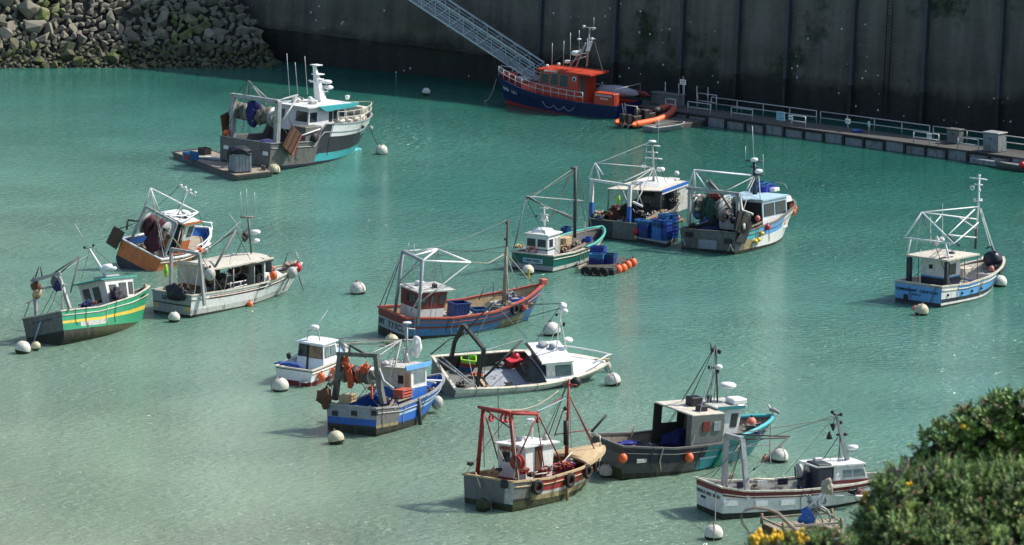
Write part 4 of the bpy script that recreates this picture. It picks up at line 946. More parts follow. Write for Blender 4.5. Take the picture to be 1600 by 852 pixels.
b.tubes('rigging', [[b.P(q(700, 400), y=-.9), b.P(q(650, 600), y=-1.5)], [b.P(q(715, 380), y=-.9), b.P(q(700, 600), y=-1.5)], [b.P(q(625, 490), y=-1.3), b.P(q(740, 640), y=-1.6)]], .05, 'rope', 5)

b.scatter(9, .15, .6, size=.35, seed=2); b.rig(7, 2)
# ---- 4 white boat with canopy
b = Boat('fishing_boat', 'white boat with thin dark red stripes under a long cream canopy roof', 'fishing boat', (-19.68, 306.59, 51.6, .2, .9), 13.9, 3.9,
         [(0, 1.5), (.3, 1.4), (.6, 1.45), (.85, 1.75), (1, 1.95)], bs=.97, draft=.8, rake=.12, wl=.93, fine=2.0)
def mf(t, v, side):
    if v < .06: return 'antifoul'
    if .52 < t < .60 and v > .66: return 'navy'
    if (.70 < v < .76 or .81 < v < .87) and (.14 < t < .52 or .62 < t < .92): return 'oxred'
    return 'white' if v > .3 else 'dirty_white'
b.hull(mf, lambda u, v: 'antifoul' if v < .08 else ('fawn' if .2 < v < .45 and (u < .15 or u > .83) else 'navy' if .45 < v < .52 else 'tarp_grey'), rows_of(.06, .2, .3, .45, .52, .66, .70, .76, .81, .87), [(0, .6), (.75, .6), (.76, 1.4), (1, 1.7)], 'deck_dark', 'dirty_white', 'cream', .13, .08, N=44)
q = Crop(220, 300, 3.871)
zt = b.P(q(350, 340), x=-b.L / 2 + .5).z
hr = 3.1
c1, c2, c3, c4_ = b.P(q(205, 430), z=hr), b.P(q(445, 468), z=hr), b.P(q(820, 388), z=hr), b.P(q(600, 345), z=hr)
x0, x1 = -4.55, 2.15; y0, y1 = -1.75, 1.75
mb = MB(); n = 10; pts = []
for i in range(n + 1):
    x = lerp(x0, x1, i / n)
    for k in range(7): y = lerp(y0, y1, k / 6) * (1 if i < 8 else 1 - .05 * (i - 7)); pts.append(Vector((x, y, hr + .16 * (1 - (k / 3 - 1) ** 2) + .05 * noise.noise(Vector((x, y, 0))))))
fs = [(i * 7 + k, (i + 1) * 7 + k, (i + 1) * 7 + k + 1, i * 7 + k + 1) for i in range(n) for k in range(6)]
mb.add(pts, fs, 'canvas', True); mb.add([p - Vector((0, 0, .07)) for p in pts], fs, 'canvas', True)
e_ = [pts[i * 7] for i in range(n + 1)]; f_ = [pts[i * 7 + 6] for i in range(n + 1)]
mb.tube([p - Vector((0, 0, .03)) for p in e_], .07, 'canvas', 4); mb.tube([p - Vector((0, 0, .03)) for p in f_], .07, 'canvas', 4); mb.tube([pts[k] - Vector((0, 0, .03)) for k in range(7)], .07, 'canvas', 4); cano = b.part(mb, 'canopy_roof')
mb = MB(); e2 = [p + Vector((0, -.03, 0)) for p in e_[5:]]; mb.add(e2 + [p - Vector((0, .02, .2)) for p in e2], [(i, i + 1, len(e2) + i + 1, len(e2) + i) for i in range(len(e2) - 1)], 'black'); b.part(mb, 'canopy_edge', cano)
b.tubes('canopy_post', [[(x_, y_, .7), (x_, y_, hr)] for x_ in (x0 + .2, lerp(x0, x1, .33), lerp(x0, x1, .66)) for y_ in (y0 + .08, y1 - .08)], .045, 'galv')
mb = MB(); mb.box((x0 + .1, .45, 2.55), (.05, 2.6, 1.6), 'canvas'); b.part(mb, 'canvas_screen', cano)
mb = MB(); mb.box(((x0 + x1) / 2 - 1, y1 - .1, 2.0), ((x1 - x0) * .6, .05, 1.9), 'wood'); b.part(mb, 'far_screen', cano)
mb = MB(); mb.box((x1 - 1.0, 0, 2.0), (.1, 3.1, 2.4), 'white'); mb.box((x1 - 1.07, .3, 2.3), (.05, .7, .8), 'wood'); mb.box((x1 - 1.07, -1.0, 2.3), (.05, .7, .8), 'black'); b.part(mb, 'cabin_bulkhead')
mb = MB(); mb.hexa([Vector(v) for v in ((x1 - .9, 1.5, .9), (x1 - .9, -1.55, .9), (x1 + 1.9, -1.2, 1.4), (x1 + 1.9, 1.2, 1.4))], [Vector(v) for v in ((x1 - .9, 1.45, 2.1), (x1 - .9, -1.5, 2.1), (x1 + 1.2, -.9, 1.9), (x1 + 1.2, .9, 1.9))], 'white'); b.part(mb, 'fore_cabin', None, .05)
mb = MB(); mb.hexa([Vector(v) for v in ((x1 - .1, 1.4, 2.1), (x1 - .1, -1.45, 2.1), (x1 + 1.0, -.85, 1.95), (x1 + 1.0, .85, 1.95))], [Vector(v) for v in ((x1 - .15, 1.3, 3.2), (x1 - .15, -1.4, 3.2), (x1 + .1, -.9, 3.2), (x1 + .1, .9, 3.2))], 'glass_pale'); b.part(mb, 'windscreen')
for k, (px, py, s_) in enumerate(((480, 510, .5), (520, 560, .45), (600, 520, .6), (720, 520, .4), (560, 480, .5), (650, 470, .5), (420, 560, .4), (250, 570, .5), (790, 460, .35))):
    mb = MB(); p = b.P(q(px, py), y=[.3, -.6, 0, -.8, .5, .8, -.9, .4, -1][k]); gear(mb, p, s_, ['dark_steel', 'wood', 'black', 'rubber', 'oxred', 'dark_steel', 'black', 'rusty', 'float_pink'][k], k); b.part(mb, 'stowed_gear')
b.tubes('hauler_frame', [[b.P(q(520, 560), y=-1.2), b.P(q(635, 535), y=-1.2)], [b.P(q(525, 590), y=-1.2), b.P(q(640, 560), y=-1.2)], [b.P(q(540, 590), y=-1.2), b.P(q(545, 545), y=-1.2)], [b.P(q(600, 575), y=-1.2), b.P(q(605, 540), y=-1.2)]], .04, 'clean_white')
mb = MB(); mb.ring(b.P(q(716, 523), y=-1.5), .3, .08, 'rubber', 'y'); b.part(mb, 'hauler_wheel')
xg = -b.L / 2 + 1.0
gl = [b.P(q(*c), x=xg) for c in ((180, 590), (185, 345), (355, 375), (385, 620))]
b.tubes('gantry', [[(xg, gl[0].y, .7), gl[1]], [(xg, gl[3].y, .7), gl[2]], [gl[1], gl[2]]], .14, 'galv', 4)
p0 = b.P(q(440, 470), y=-1.5); p1 = b.P(q(575, 232), y=-.9); b.tubes('derrick', [[p0, p1]], .09, 'grey_steel'); b.tubes('hauling_wire', [[p1, b.P(q(380, 345), y=.3)], [p1, b.P(q(395, 360), y=.6)], [p1, b.P(q(640, 290), y=0)]], .035, 'wire', 4)
mt = b.P(q(645, 150), y=0); mb0 = b.P(q(668, 372), y=0); ms = b.tubes('mast', [[mb0, b.P(q(650, 160), y=0)], [b.P(q(605, 152), y=0), b.P(q(688, 152), y=0)]], .08, 'grey_steel')
b.whips([(b.P(q(606, 150), y=0), b.P(q(604, 0), y=0)), (b.P(q(641, 160), y=0), b.P(q(640, -20), y=0)), (b.P(q(687, 150), y=0), b.P(q(689, 0), y=0)), (b.P(q(640, 285), y=0), b.P(q(535, 130), y=0))], .03, parent=ms)
b.radar(b.P(q(693, 262), y=-.1), .38, .3, .1, ms); b.radar(b.P(q(695, 312), y=-.1), .3, .25, .1, ms); mb = MB(); mb.blob(b.P(q(632, 270), y=0), (.3, .2, .35), 'black', 2, .4); b.part(mb, 'day_shape', ms)
b.tubes('mast_stay', [[b.P(q(650, 210), y=0), b.P(q(575, 385), y=.5)]], .03, 'wire', 4)
pts = [b.P(q(870, 430), y=1.0), b.P(q(888, 370), y=.8), b.P(q(940, 368), y=0), b.P(q(965, 440), y=-.3)]; b.tubes('bow_rail', [pts], .04, 'galv')
mb = MB()
for k in range(5): mb.blob(b.P(q(880 + 15 * k, 438 - 2 * k), y=.2), (.28, .2, .18), 'plank', k, .5)
b.part(mb, 'anchor_gear')
for pr, px, py, y_, lab, sc2 in ((FL_W, 915, 488, -1.35, 'white float hanging on the bow of the white canopied boat', 1.2), (FL_RED, 948, 458, -.5, 'red orange float on the bow tip of the white canopied boat', 1.15), (FL_OR, 803, 505, -1.75, 'bright orange float hanging below the canopy front', 1.2), (FL_OR, 660, 682, -1.95, 'small orange float at the waterline of the white canopied boat', .9), (FL_W, 418, 498, -1.85, 'round grey white float hung on the canopy corner', 1.25)):
    b.place(pr, b.P(q(px, py), y=y_), 0, lab, sc_=sc2)
pile_blob(b, b.P(q(215, 610), x=-b.L / 2 - .2), (.35, .9, .55), 'tarp', 'black_tarpaulin', 'black tarpaulin draped over the stern of the white canopied boat', 'tarpaulin', 4)
mb = MB(); mb.blob((0, 0, 0), (.16, .15, .42), 'lime', 3, .3, 3); o = mb.build('lime_jacket'); o.matrix_world = b.M @ Matrix.Translation(b.P(q(152, 475), x=xg)); tag(o, 'lime green oilskin hanging on the stern post of the canopied boat', 'oilskin')
b.transom_text('LE', .32, .75, .4, 'hull_navy')
rope_line('mooring_rope', [b.wp(b.P(q(955, 500), y=0)), G(*q(985, 590), 0)], .05, 'wire', 'dark anchor rope at the bow of the white canopied boat', .1)

b.scatter(9, .12, .6, size=.42, seed=3); b.rig(7, 3)
# ---- 5 green boat
b = Boat('fishing_boat', 'bright green boat with yellow stripe and grey transom leaning to its left', 'fishing boat', (-28.47, 295.61, 56, -14.9, 4.8), 12.0, 3.85,
         [(0, 1.45), (.35, 1.45), (.7, 1.95), (1, 2.7)], bs=.92, draft=1.2, rake=.14, wl=.95)
def mf(t, v, side):
    if v < .10: return 'weed' if t > .3 else 'antifoul'
    if .42 < v < .54: return 'yellow'
    if .2 < v < .42 and .16 < t < .42: return 'dirty_white'
    return 'green'
b.hull(mf, simple_bands([(.06, 'antifoul'), (1.1, 'grey_steel')]), rows_of(.10, .2, .42, .54, .8), [(0, .8), (.6, .85), (.62, 1.5), (1, 1.9)], 'deck_dark', 'navy', 'cream', .12, .08, N=36)
q = Crop(20, 280, 2.9375); xg = -b.L / 2 + .7
P_ = lambda c, **k: b.P(q(*c), **k)
b.tubes('gantry', [[P_((108, 625), x=xg), P_((98, 450), x=xg)], [P_((262, 595), x=xg), P_((208, 435), x=xg)], [P_((85, 468), x=xg), P_((220, 430), x=xg)]], .15, 'galv', 4)
b.tubes('gantry_arm', [[P_((220, 430), x=xg), P_((305, 355), x=xg + 1.8)], [P_((190, 430), x=xg), P_((305, 355), x=xg + 1.8)], [P_((305, 360), x=xg + 1.8), P_((265, 520), x=xg)], [P_((100, 460), x=xg), P_((120, 405), x=xg)], [P_((135, 450), x=xg), P_((128, 402), x=xg)]], .05, 'dark_steel')
b.tubes('winch_bar', [[P_((110, 505), x=xg), P_((240, 485), x=xg)]], .08, 'galv')
for k, (px, py, m_) in enumerate(((105, 490, 'rusty'), (110, 525, 'fawn'), (195, 475, 'netgrey'), (205, 490, 'netblue'))):
    mb = MB(); mb.blob(P_((px, py), x=xg), (.3, .35, .35), m_, k, .4); b.part(mb, 'winch_drum')
b.tubes('stern_stay', [[P_((50, 640), x=-b.L / 2), P_((80, 560), x=xg)], [P_((65, 570), x=xg), P_((110, 545), x=xg)], [P_((222, 600), x=-b.L / 2), P_((230, 505), x=xg)]], .05, 'galv')
wh, rf = b.house(.1, 2.75, -1.1, 1.1, 1.1, 3.35, [(.2, 'mint'), (1, 'white')], tx0=-.35, tx1=.1, ty=-.12, over=.15, roofmat='mint', overx=(.5, .3), frame='dark_steel', wins=[('aft', .12, .34, .5, .82), ('aft', .5, .72, .35, .82), ('stbd', .12, .35, .55, .82), ('stbd', .48, .72, .1, .85, 'door'), ('stbd', .82, .96, .5, .85), ('fore', .1, .9, .5, .85)])
mb = MB(); mb.box((1.5, 0, 3.62), (1.5, 1.2, .2), 'tarp_grey'); b.part(mb, 'roof_hatch', rf, .05)
mt = P_((352, 322), y=0); m0 = P_((428, 448), y=0); ms = b.tubes('mast', [[m0, mt]], .14, 'clean_white', r2=.08); b.tubes('mast_spreader', [[mt + Vector((0, .5, .1)), mt + Vector((0, -.5, .1))]], .04, 'galv', parent=ms); b.lamps([mt + Vector((0, y_, .2)) for y_ in (-.4, .4)], ms, .09, 'black')
b.whips([(mt, P_((285, 205), y=0))], .028, parent=ms); b.tubes('mast_stay', [[P_((352, 325), y=0), P_((315, 460), y=.4)], [P_((380, 325), y=0), P_((500, 430), y=-.3)]], .028, 'wire', 4)
b.radar(P_((435, 425), y=-.2), .42, .45, .1, rf); b.radar(P_((460, 425), y=-.5), .3, .25, .1, rf)
pile_blob(b, P_((483, 530), y=-1.6), (.55, .35, .55), 'tarp', 'black_bag', 'black bag on the side deck against the green boat wheelhouse', 'bag', 5)
for k, (px, py, m_, s_) in enumerate(((335, 580, 'netblue', .5), (370, 568, 'oxred', .3), (305, 600, 'black', .3), (350, 560, 'crate', .3))):
    mb = MB(); gear(mb, P_((px, py), y=-1.3), s_, m_, k); b.part(mb, 'stowed_gear')
b.side_text('SU57', .86, .82, -1, .42, 'black')
mb = MB(); mb.box((5.6, 0, 2.6), (.2, .2, .5), 'fawn'); b.part(mb, 'bow_post'); b.transom_text('ALBATROS', .5, .72, .2, 'dark_steel', 1.9)
b.tubes('rudder_rod', [[P_((128, 655), x=-b.L / 2 - .15), P_((98, 745), x=-b.L / 2 - .3)]], .05, 'paleblue')

b.scatter(8, .08, .45, size=.35, seed=4); b.scatter(3, .7, .9, -.4, .4, .3, 5); b.rig(7, 4)
# ---- 6 red and blue wooden boat
b = Boat('fishing_boat', 'old blue wooden boat with red rail, red and white wheelhouse aft and white gantry frame', 'fishing boat', (-3.15, 296.4, 34.5, 4.2, 2.6), 12.51, 4.3,
         [(0, 1.45), (.3, 1.3), (.6, 1.5), (.85, 2.1), (1, 2.75)], bs=.84, draft=1.1, rake=.1, wl=.93, fine=2.2)
def mf(t, v, side):
    if v < .12: return 'antifoul'
    if v < .42 and .70 < t < .92: return 'weedy_tan'
    if .48 < v < .60: return 'oxred'
    if v > .92: return 'oxred'
    return 'midblue'
b.hull(mf, lambda u, v: 'antifoul' if v < .16 else 'oxred' if v > .66 else 'tarp_grey', rows_of(.12, .16, .42, .48, .60, .66, .8, .92), [(0, .75), (.72, .8), (.74, 1.4), (1, 2.0)], 'deck_pale', 'fawn', 'pinkred', .16, .11, N=36)
q = Crop(570, 340, 3.873); P_ = lambda c, **k: b.P(q(*c), **k)
xw0 = P_((190, 600), y=0).x
wh, rf = b.house(-4.85, -2.95, -1.15, 1.15, .85, 3.05, [(.45, 'white'), (1, 'oxred')], tx0=-.1, tx1=.35, ty=0, over=.15, roofmat='dirty_white', overx=(.25, .55), frame='dark_steel', wins=[('aft', .35, .78, .6, .86), ('stbd', .12, .28, .62, .78), ('stbd', .42, .56, .62, .85), ('stbd', .74, .93, .6, .88), ('fore', .1, .9, .55, .88)])
mb = MB(); mb.box((-4.0, .3, 3.35), (.5, .5, .3), 'white'); b.part(mb, 'roof_box', rf, .03); mb = MB(); mb.box((-3.3, -.5, 3.3), (.3, .3, .3), 'black'); b.part(mb, 'roof_vent', rf, .03)
xp = P_((350, 610), y=-b.hw(.25) + .1).x; yq = -b.hw(.2) + .12
pn = P_((350, 262), y=yq); pf_top = P_((230, 205), x=pn.x); 
b.tubes('gantry', [[Vector((pn.x, yq, 1.0)), pn], [P_((180, 590), x=pn.x), pf_top], [pn, pf_top]], .12, 'tarp_grey', 8)
A1, B1, C1, D1 = pf_top, pn, P_((640, 272), y=pn.y * .35), P_((440, 192), y=pf_top.y * .8)
b.tubes('boom_frame', [[A1, D1], [B1, C1], [D1, C1], [A1, B1], [B1, D1], [A1.lerp(B1, .5), D1]], .07, 'clean_white', 5)
b.tubes('frame_stay', [[C1, P_((275, 560), y=yq)], [A1, P_((90, 535), x=-b.L / 2)], [B1, P_((215, 380), x=pn.x - 1)], [P_((330, 255), x=pn.x), P_((220, 378), y=.8)], [P_((205, 385), y=.8), P_((340, 450), y=-1)], [P_((350, 450), y=yq), P_((275, 575), y=yq)]], .045, 'galv', 5)
mx0 = P_((842, 520), y=0); mt = P_((865, 12), y=0); ms = b.tubes('mast', [[mx0, mx0.lerp(mt, .68)]], .15, 'plank', 8, r2=.11); b.tubes('topmast', [[mx0.lerp(mt, .66), mt]], .07, 'oxred', parent=ms); b.lamps([P_((858, 32), y=0), P_((850, 130), y=0)], ms, .09, 'black')
mid = mx0.lerp(mt, .6)
b.tubes('rigging', [[C1, C1.lerp(mid, .5) + Vector((0, 0, -.4)), mid], [mid, P_((930, 440), y=-.4)], [mid, P_((1000, 385), y=1.8)], [mid, P_((870, 500), y=-1.3)]], .04, 'rope', 5)
b.tubes('forestay', [[mid + Vector((0, 0, .6)), P_((1040, 440), y=0)], [D1, mid]], .022, 'wire', 4)
for (px, py), y_, sc2, lab in (((565, 595), 0, 1.55, 'large blue fish tub in the middle of the blue wooden boat'), ((688, 590), .3, 1.4, 'low wide blue tub forward of the tall tub'), ((900, 525), 0, 1.45, 'blue crate near the mast foot of the blue wooden boat')):
    mb = MB(); W_, D_, H_ = .8 * sc2 * .5, .6 * sc2 * .5, (.95 if y_ == 0 and sc2 > 1.5 else .45)
    for dx, dy, ex, ey in ((0, 1, 2 * W_, .05), (0, -1, 2 * W_, .05), (1, 0, .05, 2 * D_), (-1, 0, .05, 2 * D_)): mb.box((dx * W_, dy * D_, H_ / 2), (ex, ey, H_), 'crate'); mb.box((dx * W_, dy * D_, H_), (ex + .08, ey + .08, .07), 'crate')
    mb.box((0, 0, .1), (2 * W_, 2 * D_, .05), 'crate')
    for k in range(5): mb.box((-W_ + 2 * W_ * (k + .5) / 5, -D_ - .03, H_ * .45), (.05, .04, H_ * .8), 'crate')
    o = mb.build('fish_tub'); p = P_((px, py), z=.82 if px < 850 else 1.35); o.matrix_world = b.M @ Matrix.Translation(p); tag(o, lab, 'tub')
for k, (px, py, m_, s_, z_) in enumerate(((795, 480, 'midblue', .75, 1.5), (800, 560, 'dark_steel', .7, 1.2), (875, 470, 'tarp_grey', .55, 2.0), (760, 500, 'netblue', .5, 1.3), (640, 585, 'cream', .5, .95), (730, 590, 'dirty_white', .45, .95), (645, 500, 'rubber', .35, 1.4), (950, 540, 'plank', .5, 1.5), (990, 520, 'wood', .4, 1.7))):
    mb = MB(); gear(mb, P_((px, py), z=z_), s_, m_, k); b.part(mb, 'stowed_gear')
b.tubes('gear_pole', [[P_((690, 500), y=1), P_((725, 420), y=1)], [P_((775, 480), y=0), P_((780, 400), y=0)], [P_((800, 530), y=-1), P_((830, 540), y=-1.6)]], .035, 'dark_steel', 5)
for px, py in ((915, 605), (967, 590)):
    t = (P_((px, py), y=-1.2).x + b.L / 2) / b.L; p = b.surf(t, .8, -1, .13); dd = b.surf(t + .03, .8, -1) - b.surf(t - .03, .8, -1)
    o = b.place(TYRE, p, math.atan2(dd.y, dd.x), 'black tyre fender with a red float in it on the blue wooden bow' if px > 940 else 'black tyre fender left of the one holding a red float', 'tyre fenders')
    if px > 940: b.place(FL_RED, p + Vector((0, -.1, 0)), 0, 'red float inside the tyre at the bow of the blue wooden boat', sc_=.75)
b.transom_text('MY T77CL', .50, .42, .55, 'hull_navy', 3.3)
mb = MB(); p = b.surf(1, 1, 1); mb.box((p.x - .05, 0, p.z + .18), (.5, .4, .45), 'pinkred'); b.part(mb, 'stem_head', None, .05)
for (x1, y1), (x2, y2) in (((265, 200), (266, 155)), ((298, 215), (300, 160)), ((293, 350), (292, 215))): b.whips([(P_((x1, y1), x=pn.x), P_((x2, y2), x=pn.x))], .03)
rope_line('mooring_rope', [b.wp(b.P(q(1080, 480), y=0)), G(*q(1088, 680), 0)], .035, 'wire', 'thin rope down from the bow of the blue wooden boat', 0)

b.scatter(9, .45, .8, size=.4, seed=6); b.scatter(3, .03, .15, size=.3, seed=7); b.rig(7, 5)
# ---- 7 small white motor boat
b = Boat('motor_boat', 'small white motor boat with glazed cabin and dark red waterline', 'motor boat', (-12.69, 279.57, 64.6, 2.5, .6), 7.0, 2.85,
         [(0, 1.05), (.5, 1.15), (1, 1.5)], bs=.95, draft=.6, rake=.12, wl=.9)
b.hull(simple_bands([(.28, 'oxred'), (.9, 'clean_white'), (.96, 'navy'), (1.1, 'clean_white')], 'oxred'), simple_bands([(.25, 'oxred'), (.9, 'clean_white'), (.96, 'navy'), (1.1, 'clean_white')], 'oxred'), rows_of(.28, .6, .9, .96), [(0, .55), (.55, .6), (.56, 1.1), (1, 1.35)], 'paleblue', 'clean_white', 'cream', .14, .07)
q = Crop(400, 490, 3.872); P_ = lambda c, **k: b.P(q(*c), **k)
x0 = P_((245, 325), z=.62).x
wh, rf = b.house(-1.3, 1.0, -1.02, 1.02, .62, 2.35, [(1, 'clean_white')], tx0=.05, tx1=-.5, ty=.12, over=.1, roofmat='clean_white', overx=(.2, .2), frame='black',
    wins=[('aft', .04, .36, .5, .93), ('aft', .38, .42, .02, .93, 'door_edge', 'black'), ('aft', .45, .95, .48, .9, 'window', 'wood'), ('stbd', .1, .42, .5, .88, 'window', 'glass_pale'), ('stbd', .5, .88, .5, .86, 'window', 'glass_pale'), ('fore', .08, .92, .5, .9, 'window', 'glass_pale'), ('port', .1, .9, .5, .88)])
ap = P_((355, 95), y=.1); ar = b.tubes('radar_arch', [[P_((308, 160), y=.6), P_((318, 105), y=.4), ap, P_((378, 105), y=-.3), P_((385, 165), y=-.5)]], .04, 'galv'); b.radar(ap, .3, .26, .02, ar); b.whips([(P_((400, 165), y=-.5), P_((402, 150), y=-.5)), (ap, P_((433, -20), y=0))], .02, parent=rf)
pile_blob(b, (-b.L / 2 + .6, .6, 1.15), (.28, .95, .15), 'crate', 'blue_cover', 'blue folded cover along the stern of the small motor boat', 'cover', 3)
for (px, py) in ((380, 383), (462, 367)):
    t = (P_((px, py), y=-1.35).x + b.L / 2) / b.L; b.place(FL_OR, b.surf(t, .55, -1, .25), 0, 'orange float on the side of the motor boat nearer its stern' if px < 400 else 'orange float on the side of the motor boat farther forward', sc_=1.0)
mb = MB(); mb.box((-b.L / 2 - .25, -.9, .35), (.5, .5, .06), 'galv'); mb.tube([(-b.L / 2 - .45, -.7, -.2), (-b.L / 2 - .45, -.7, .4)], .03, 'galv'); b.part(mb, 'stern_ladder')
mb = MB(); mb.blob((-b.L / 2 + 1.4, 1.15, 1.55), (.18, .16, .22), 'black', 3); b.part(mb, 'hand_winch')
b.tubes('side_rail', [[(x0 + .3, 1.1, 1.5), (-b.L / 2 + .2, 1.15, 1.2)]], .025, 'galv')

# ---- 8 blue boat with grey gantry and orange nets
b = Boat('fishing_boat', 'bright blue boat with grey steel gantry holding a drum of orange and grey nets', 'fishing boat', (-7.14, 265.56, 56.3, -2.4, 2.5), 9.8, 3.95,
         [(0, 1.45), (.28, 1.25), (.6, 1.6), (.85, 2.0), (1, 2.25)], bs=.96, draft=.9, rake=.18, wl=.97, fine=2.8)
def mf(t, v, side):
    if v < .18: return 'antifoul'
    if t < .27: return 'weedy_tan' if v < .3 else 'grey_steel'
    if v < .24: return 'navy'
    if .60 < v < .70: return 'paleblue'
    return 'blue'
b.hull(mf, lambda u, v: 'antifoul' if v < .16 else 'navy' if v < .24 else 'blue' if v < .52 else 'tarp_grey', rows_of(.16, .24, .3, .52, .60, .70, .85), [(0, .75), (.62, .75), (.64, 1.2), (1, 1.6)], 'deck_dark', 'blue', 'galv', .16, .1, N=36)
q = Crop(490, 500, 4.486); P_ = lambda c, **k: b.P(q(*c), **k); xg = -b.L / 2 + .75
for px in (133, 268, 408):
    p = P_((px, 658), x=-b.L / 2 - .3); mb = MB(); mb.box((-b.L / 2 - .02, p.y, p.z), (.16, .42, .3), 'black'); b.part(mb, 'scupper', b.transom)
mb = MB(); f0, f1, f2, f3 = [P_(c, x=xg) for c in ((150, 560), (190, 240), (440, 250), (490, 590))]
for a_, c_ in ((f0, f1), (f3, Vector((xg, lerp(f2.y, f3.y, .35), lerp(f3.z, f2.z, .45)))), (Vector((xg, lerp(f2.y, f3.y, .35), lerp(f3.z, f2.z, .45))), f2)): mb.tube([a_, c_], .22, 'grey_steel', 4)
mb.tube([f1 + Vector((0, .25, 0)), f2 + Vector((0, -.15, 0))], .17, 'grey_steel', 4); g_ = b.part(mb, 'gantry')
mb = MB(); k1 = P_((560, 485), x=xg + .1); mb.tube([P_((430, 270), x=xg), P_((490, 430), x=xg), k1], .1, 'galv', 4); mb.tube([P_((190, 400), x=xg), P_((110, 460), x=xg - .2)], .14, 'grey_steel', 4); b.part(mb, 'gantry_bracket', g_)
b.tubes('power_block_arm', [[P_((250, 245), x=xg), P_((255, 178), x=xg + .1), P_((355, 235), x=xg + .2), P_((365, 260), x=xg)]], .1, 'dark_steel', 4, parent=g_)
end = P_((615, 140), y=0); b.tubes('boom_frame', [[P_((180, 235), x=xg), P_((180, 145), x=xg), P_((210, 125), x=xg)], [P_((190, 160), x=xg), P_((250, 205), x=xg)], [P_((390, 240), x=xg), end], [P_((450, 258), x=xg), end], [end, P_((550, 400), y=-.7)], [end, P_((600, 210), y=0)], [end, P_((700, 140), y=0)]], .05, 'galv', 5)
b.tubes('hauling_wire', [[P_((210, 125), x=xg), P_((610, 138), y=0)]], .035, 'wire', 4)
zc = P_((310, 385), x=xg + .4); net_drum(b, (xg + .5, zc.y, zc.z), 2.1, .48, ['netgrey', 'netorange', 'tarp', 'netorange', 'netgrey', 'netgrey'], fl=1.2, seed=11)
for (px, py), s_ in (((265, 410), .5), ((225, 300), .42), ((365, 345), .35)): mb = MB(); mb.blob(P_((px, py), x=xg + .1), (.25, .22, s_), 'netorange', int(px), .5, 3, 2.5); b.part(mb, 'hanging_net')
mb = MB(); mb.blob(P_((425, 385), x=xg + .3), (.3, .25, .35), 'netgrey', 8, .5, 3); b.part(mb, 'net')
# rust box door hanging at far corner
c_ = P_((80, 540), x=-b.L / 2); mb = MB(); mb.blob((0, 0, 0), (.35, .5, .6), 'rusty', 3, .4, 3); o = mb.build('dredge_basket'); o.matrix_world = b.M @ Matrix.Translation(c_); tag(o, 'rusty brown dredge basket hanging at the left stern corner of the bright blue boat', 'dredge')
mb = MB(); mb.tube([(0, 0, .5), (.1, -.3, 1.0)], .04, 'dark_steel'); mb.build('hanging_chain', o)
x0 = P_((460, 520), y=-1.2).x
wh, rf = b.house(-.35, 1.25, -1.35, 1.35, .8, 3.4, [(.5, 'blue'), (.93, 'white'), (1, 'white')], tx0=0, tx1=.1, ty=.05, over=.1, roofmat='dirty_white', overx=(.8, .25), frame='white', wins=[('stbd', .18, .9, .6, .86, 'window', 'glass_pale'), ('aft', .62, .78, .6, .8, 'window', 'black'), ('aft', .82, .96, .05, .85, 'door', 'fawn'), ('fore', .1, .9, .56, .88)])
mb = MB(); mb.hexa([Vector((-1.1, -1.52, 3.3)), Vector((1.5, -1.50, 3.3)), Vector((1.5, -1.45, 3.3)), Vector((-1.1, -1.45, 3.3))], [Vector((-1.2, -1.50, 3.62)), Vector((1.7, -1.48, 3.62)), Vector((1.7, -1.43, 3.62)), Vector((-1.2, -1.43, 3.62))], 'skyblue'); b.part(mb, 'roof_fascia', rf, .01)
for k in range(3): mb = MB(); mb.blob((-.7 + .6 * k, .5, 3.6), (.4, .5, .18), 'dirty_white', k, .2); b.part(mb, 'roof_box', rf)
m0 = P_((652, 290), y=-.2); mt = P_((655, 22), y=-.2); ms = b.tubes('mast', [[m0, mt]], .11, 'galv', 8, r2=.05); b.tubes('mast_spreader', [[P_((608, 55), y=.2), P_((712, 65), y=-.4)]], .045, 'galv', parent=ms); b.radar(mt - Vector((0, 0, .05)), .28, .14, 0, ms)
mb = MB(); mb.tube([m0 + Vector((0, 0, -.1)), m0.lerp(mt, .22)], .25, 'galv', 6, r2=.1); b.part(mb, 'mast_foot', ms)
mb = MB(); pr_ = P_((722, 185), y=-.5); mb.blob(pr_, (.28, .3, .62), 'clean_white', 5, .25, 3); b.part(mb, 'radar_scanner', rf); mb = MB(); mb.ring(P_((637, 222), y=0), .2, .06, 'white', 'x'); mb.tube([P_((690, 205), y=-.3), P_((690, 245), y=-.3)], .2, 'white', 6); b.part(mb, 'searchlight', rf)
b.tubes('rigging', [[P_((700, 140), y=0), P_((712, -10), y=0)], [P_((590, 150), y=0), P_((530, 440), y=-1.2)]], .03, 'wire', 4)
for k, (px, py, m_, s_, y_) in enumerate(((525, 640, 'weedy_tan', .5, -1.5), (600, 545, 'wood', .45, -1.3), (640, 530, 'pinkred', .5, -1.1), (560, 600, 'plank', .35, -1.6), (240, 550, 'fawn', .45, 1.0), (430, 520, 'blue', .4, 0), (500, 560, 'rusty', .35, -1.3), (410, 480, 'black', .35, .1), (420, 455, 'white', .2, 0))):
    mb = MB(); gear(mb, P_((px, py), y=y_), s_, m_, k); b.part(mb, 'stowed_gear')
for (px, py), rz_, m_, lab in (((625, 520), .1, 'pinkred', 'red painted crate by the wheelhouse of the bright blue boat'), ((240, 560), .2, 'fawn', 'wooden box at the far side of the bright blue boat aft deck')):
    mb = MB(); 
    for k in range(3): mb.box((0, 0, .1 + .18 * k), (1.2, .7, .1), m_)
    for dx in (-.55, .55): mb.box((dx, 0, .25), (.08, .66, .5), m_)
    o = mb.build('slatted_box'); y_ = -1.35 if px > 400 else 1.0; o.matrix_world = b.M @ Matrix.Translation(P_((px, py + 20), y=y_)) @ Matrix.Rotation(rz_, 4, 'Z'); tag(o, lab, 'box')
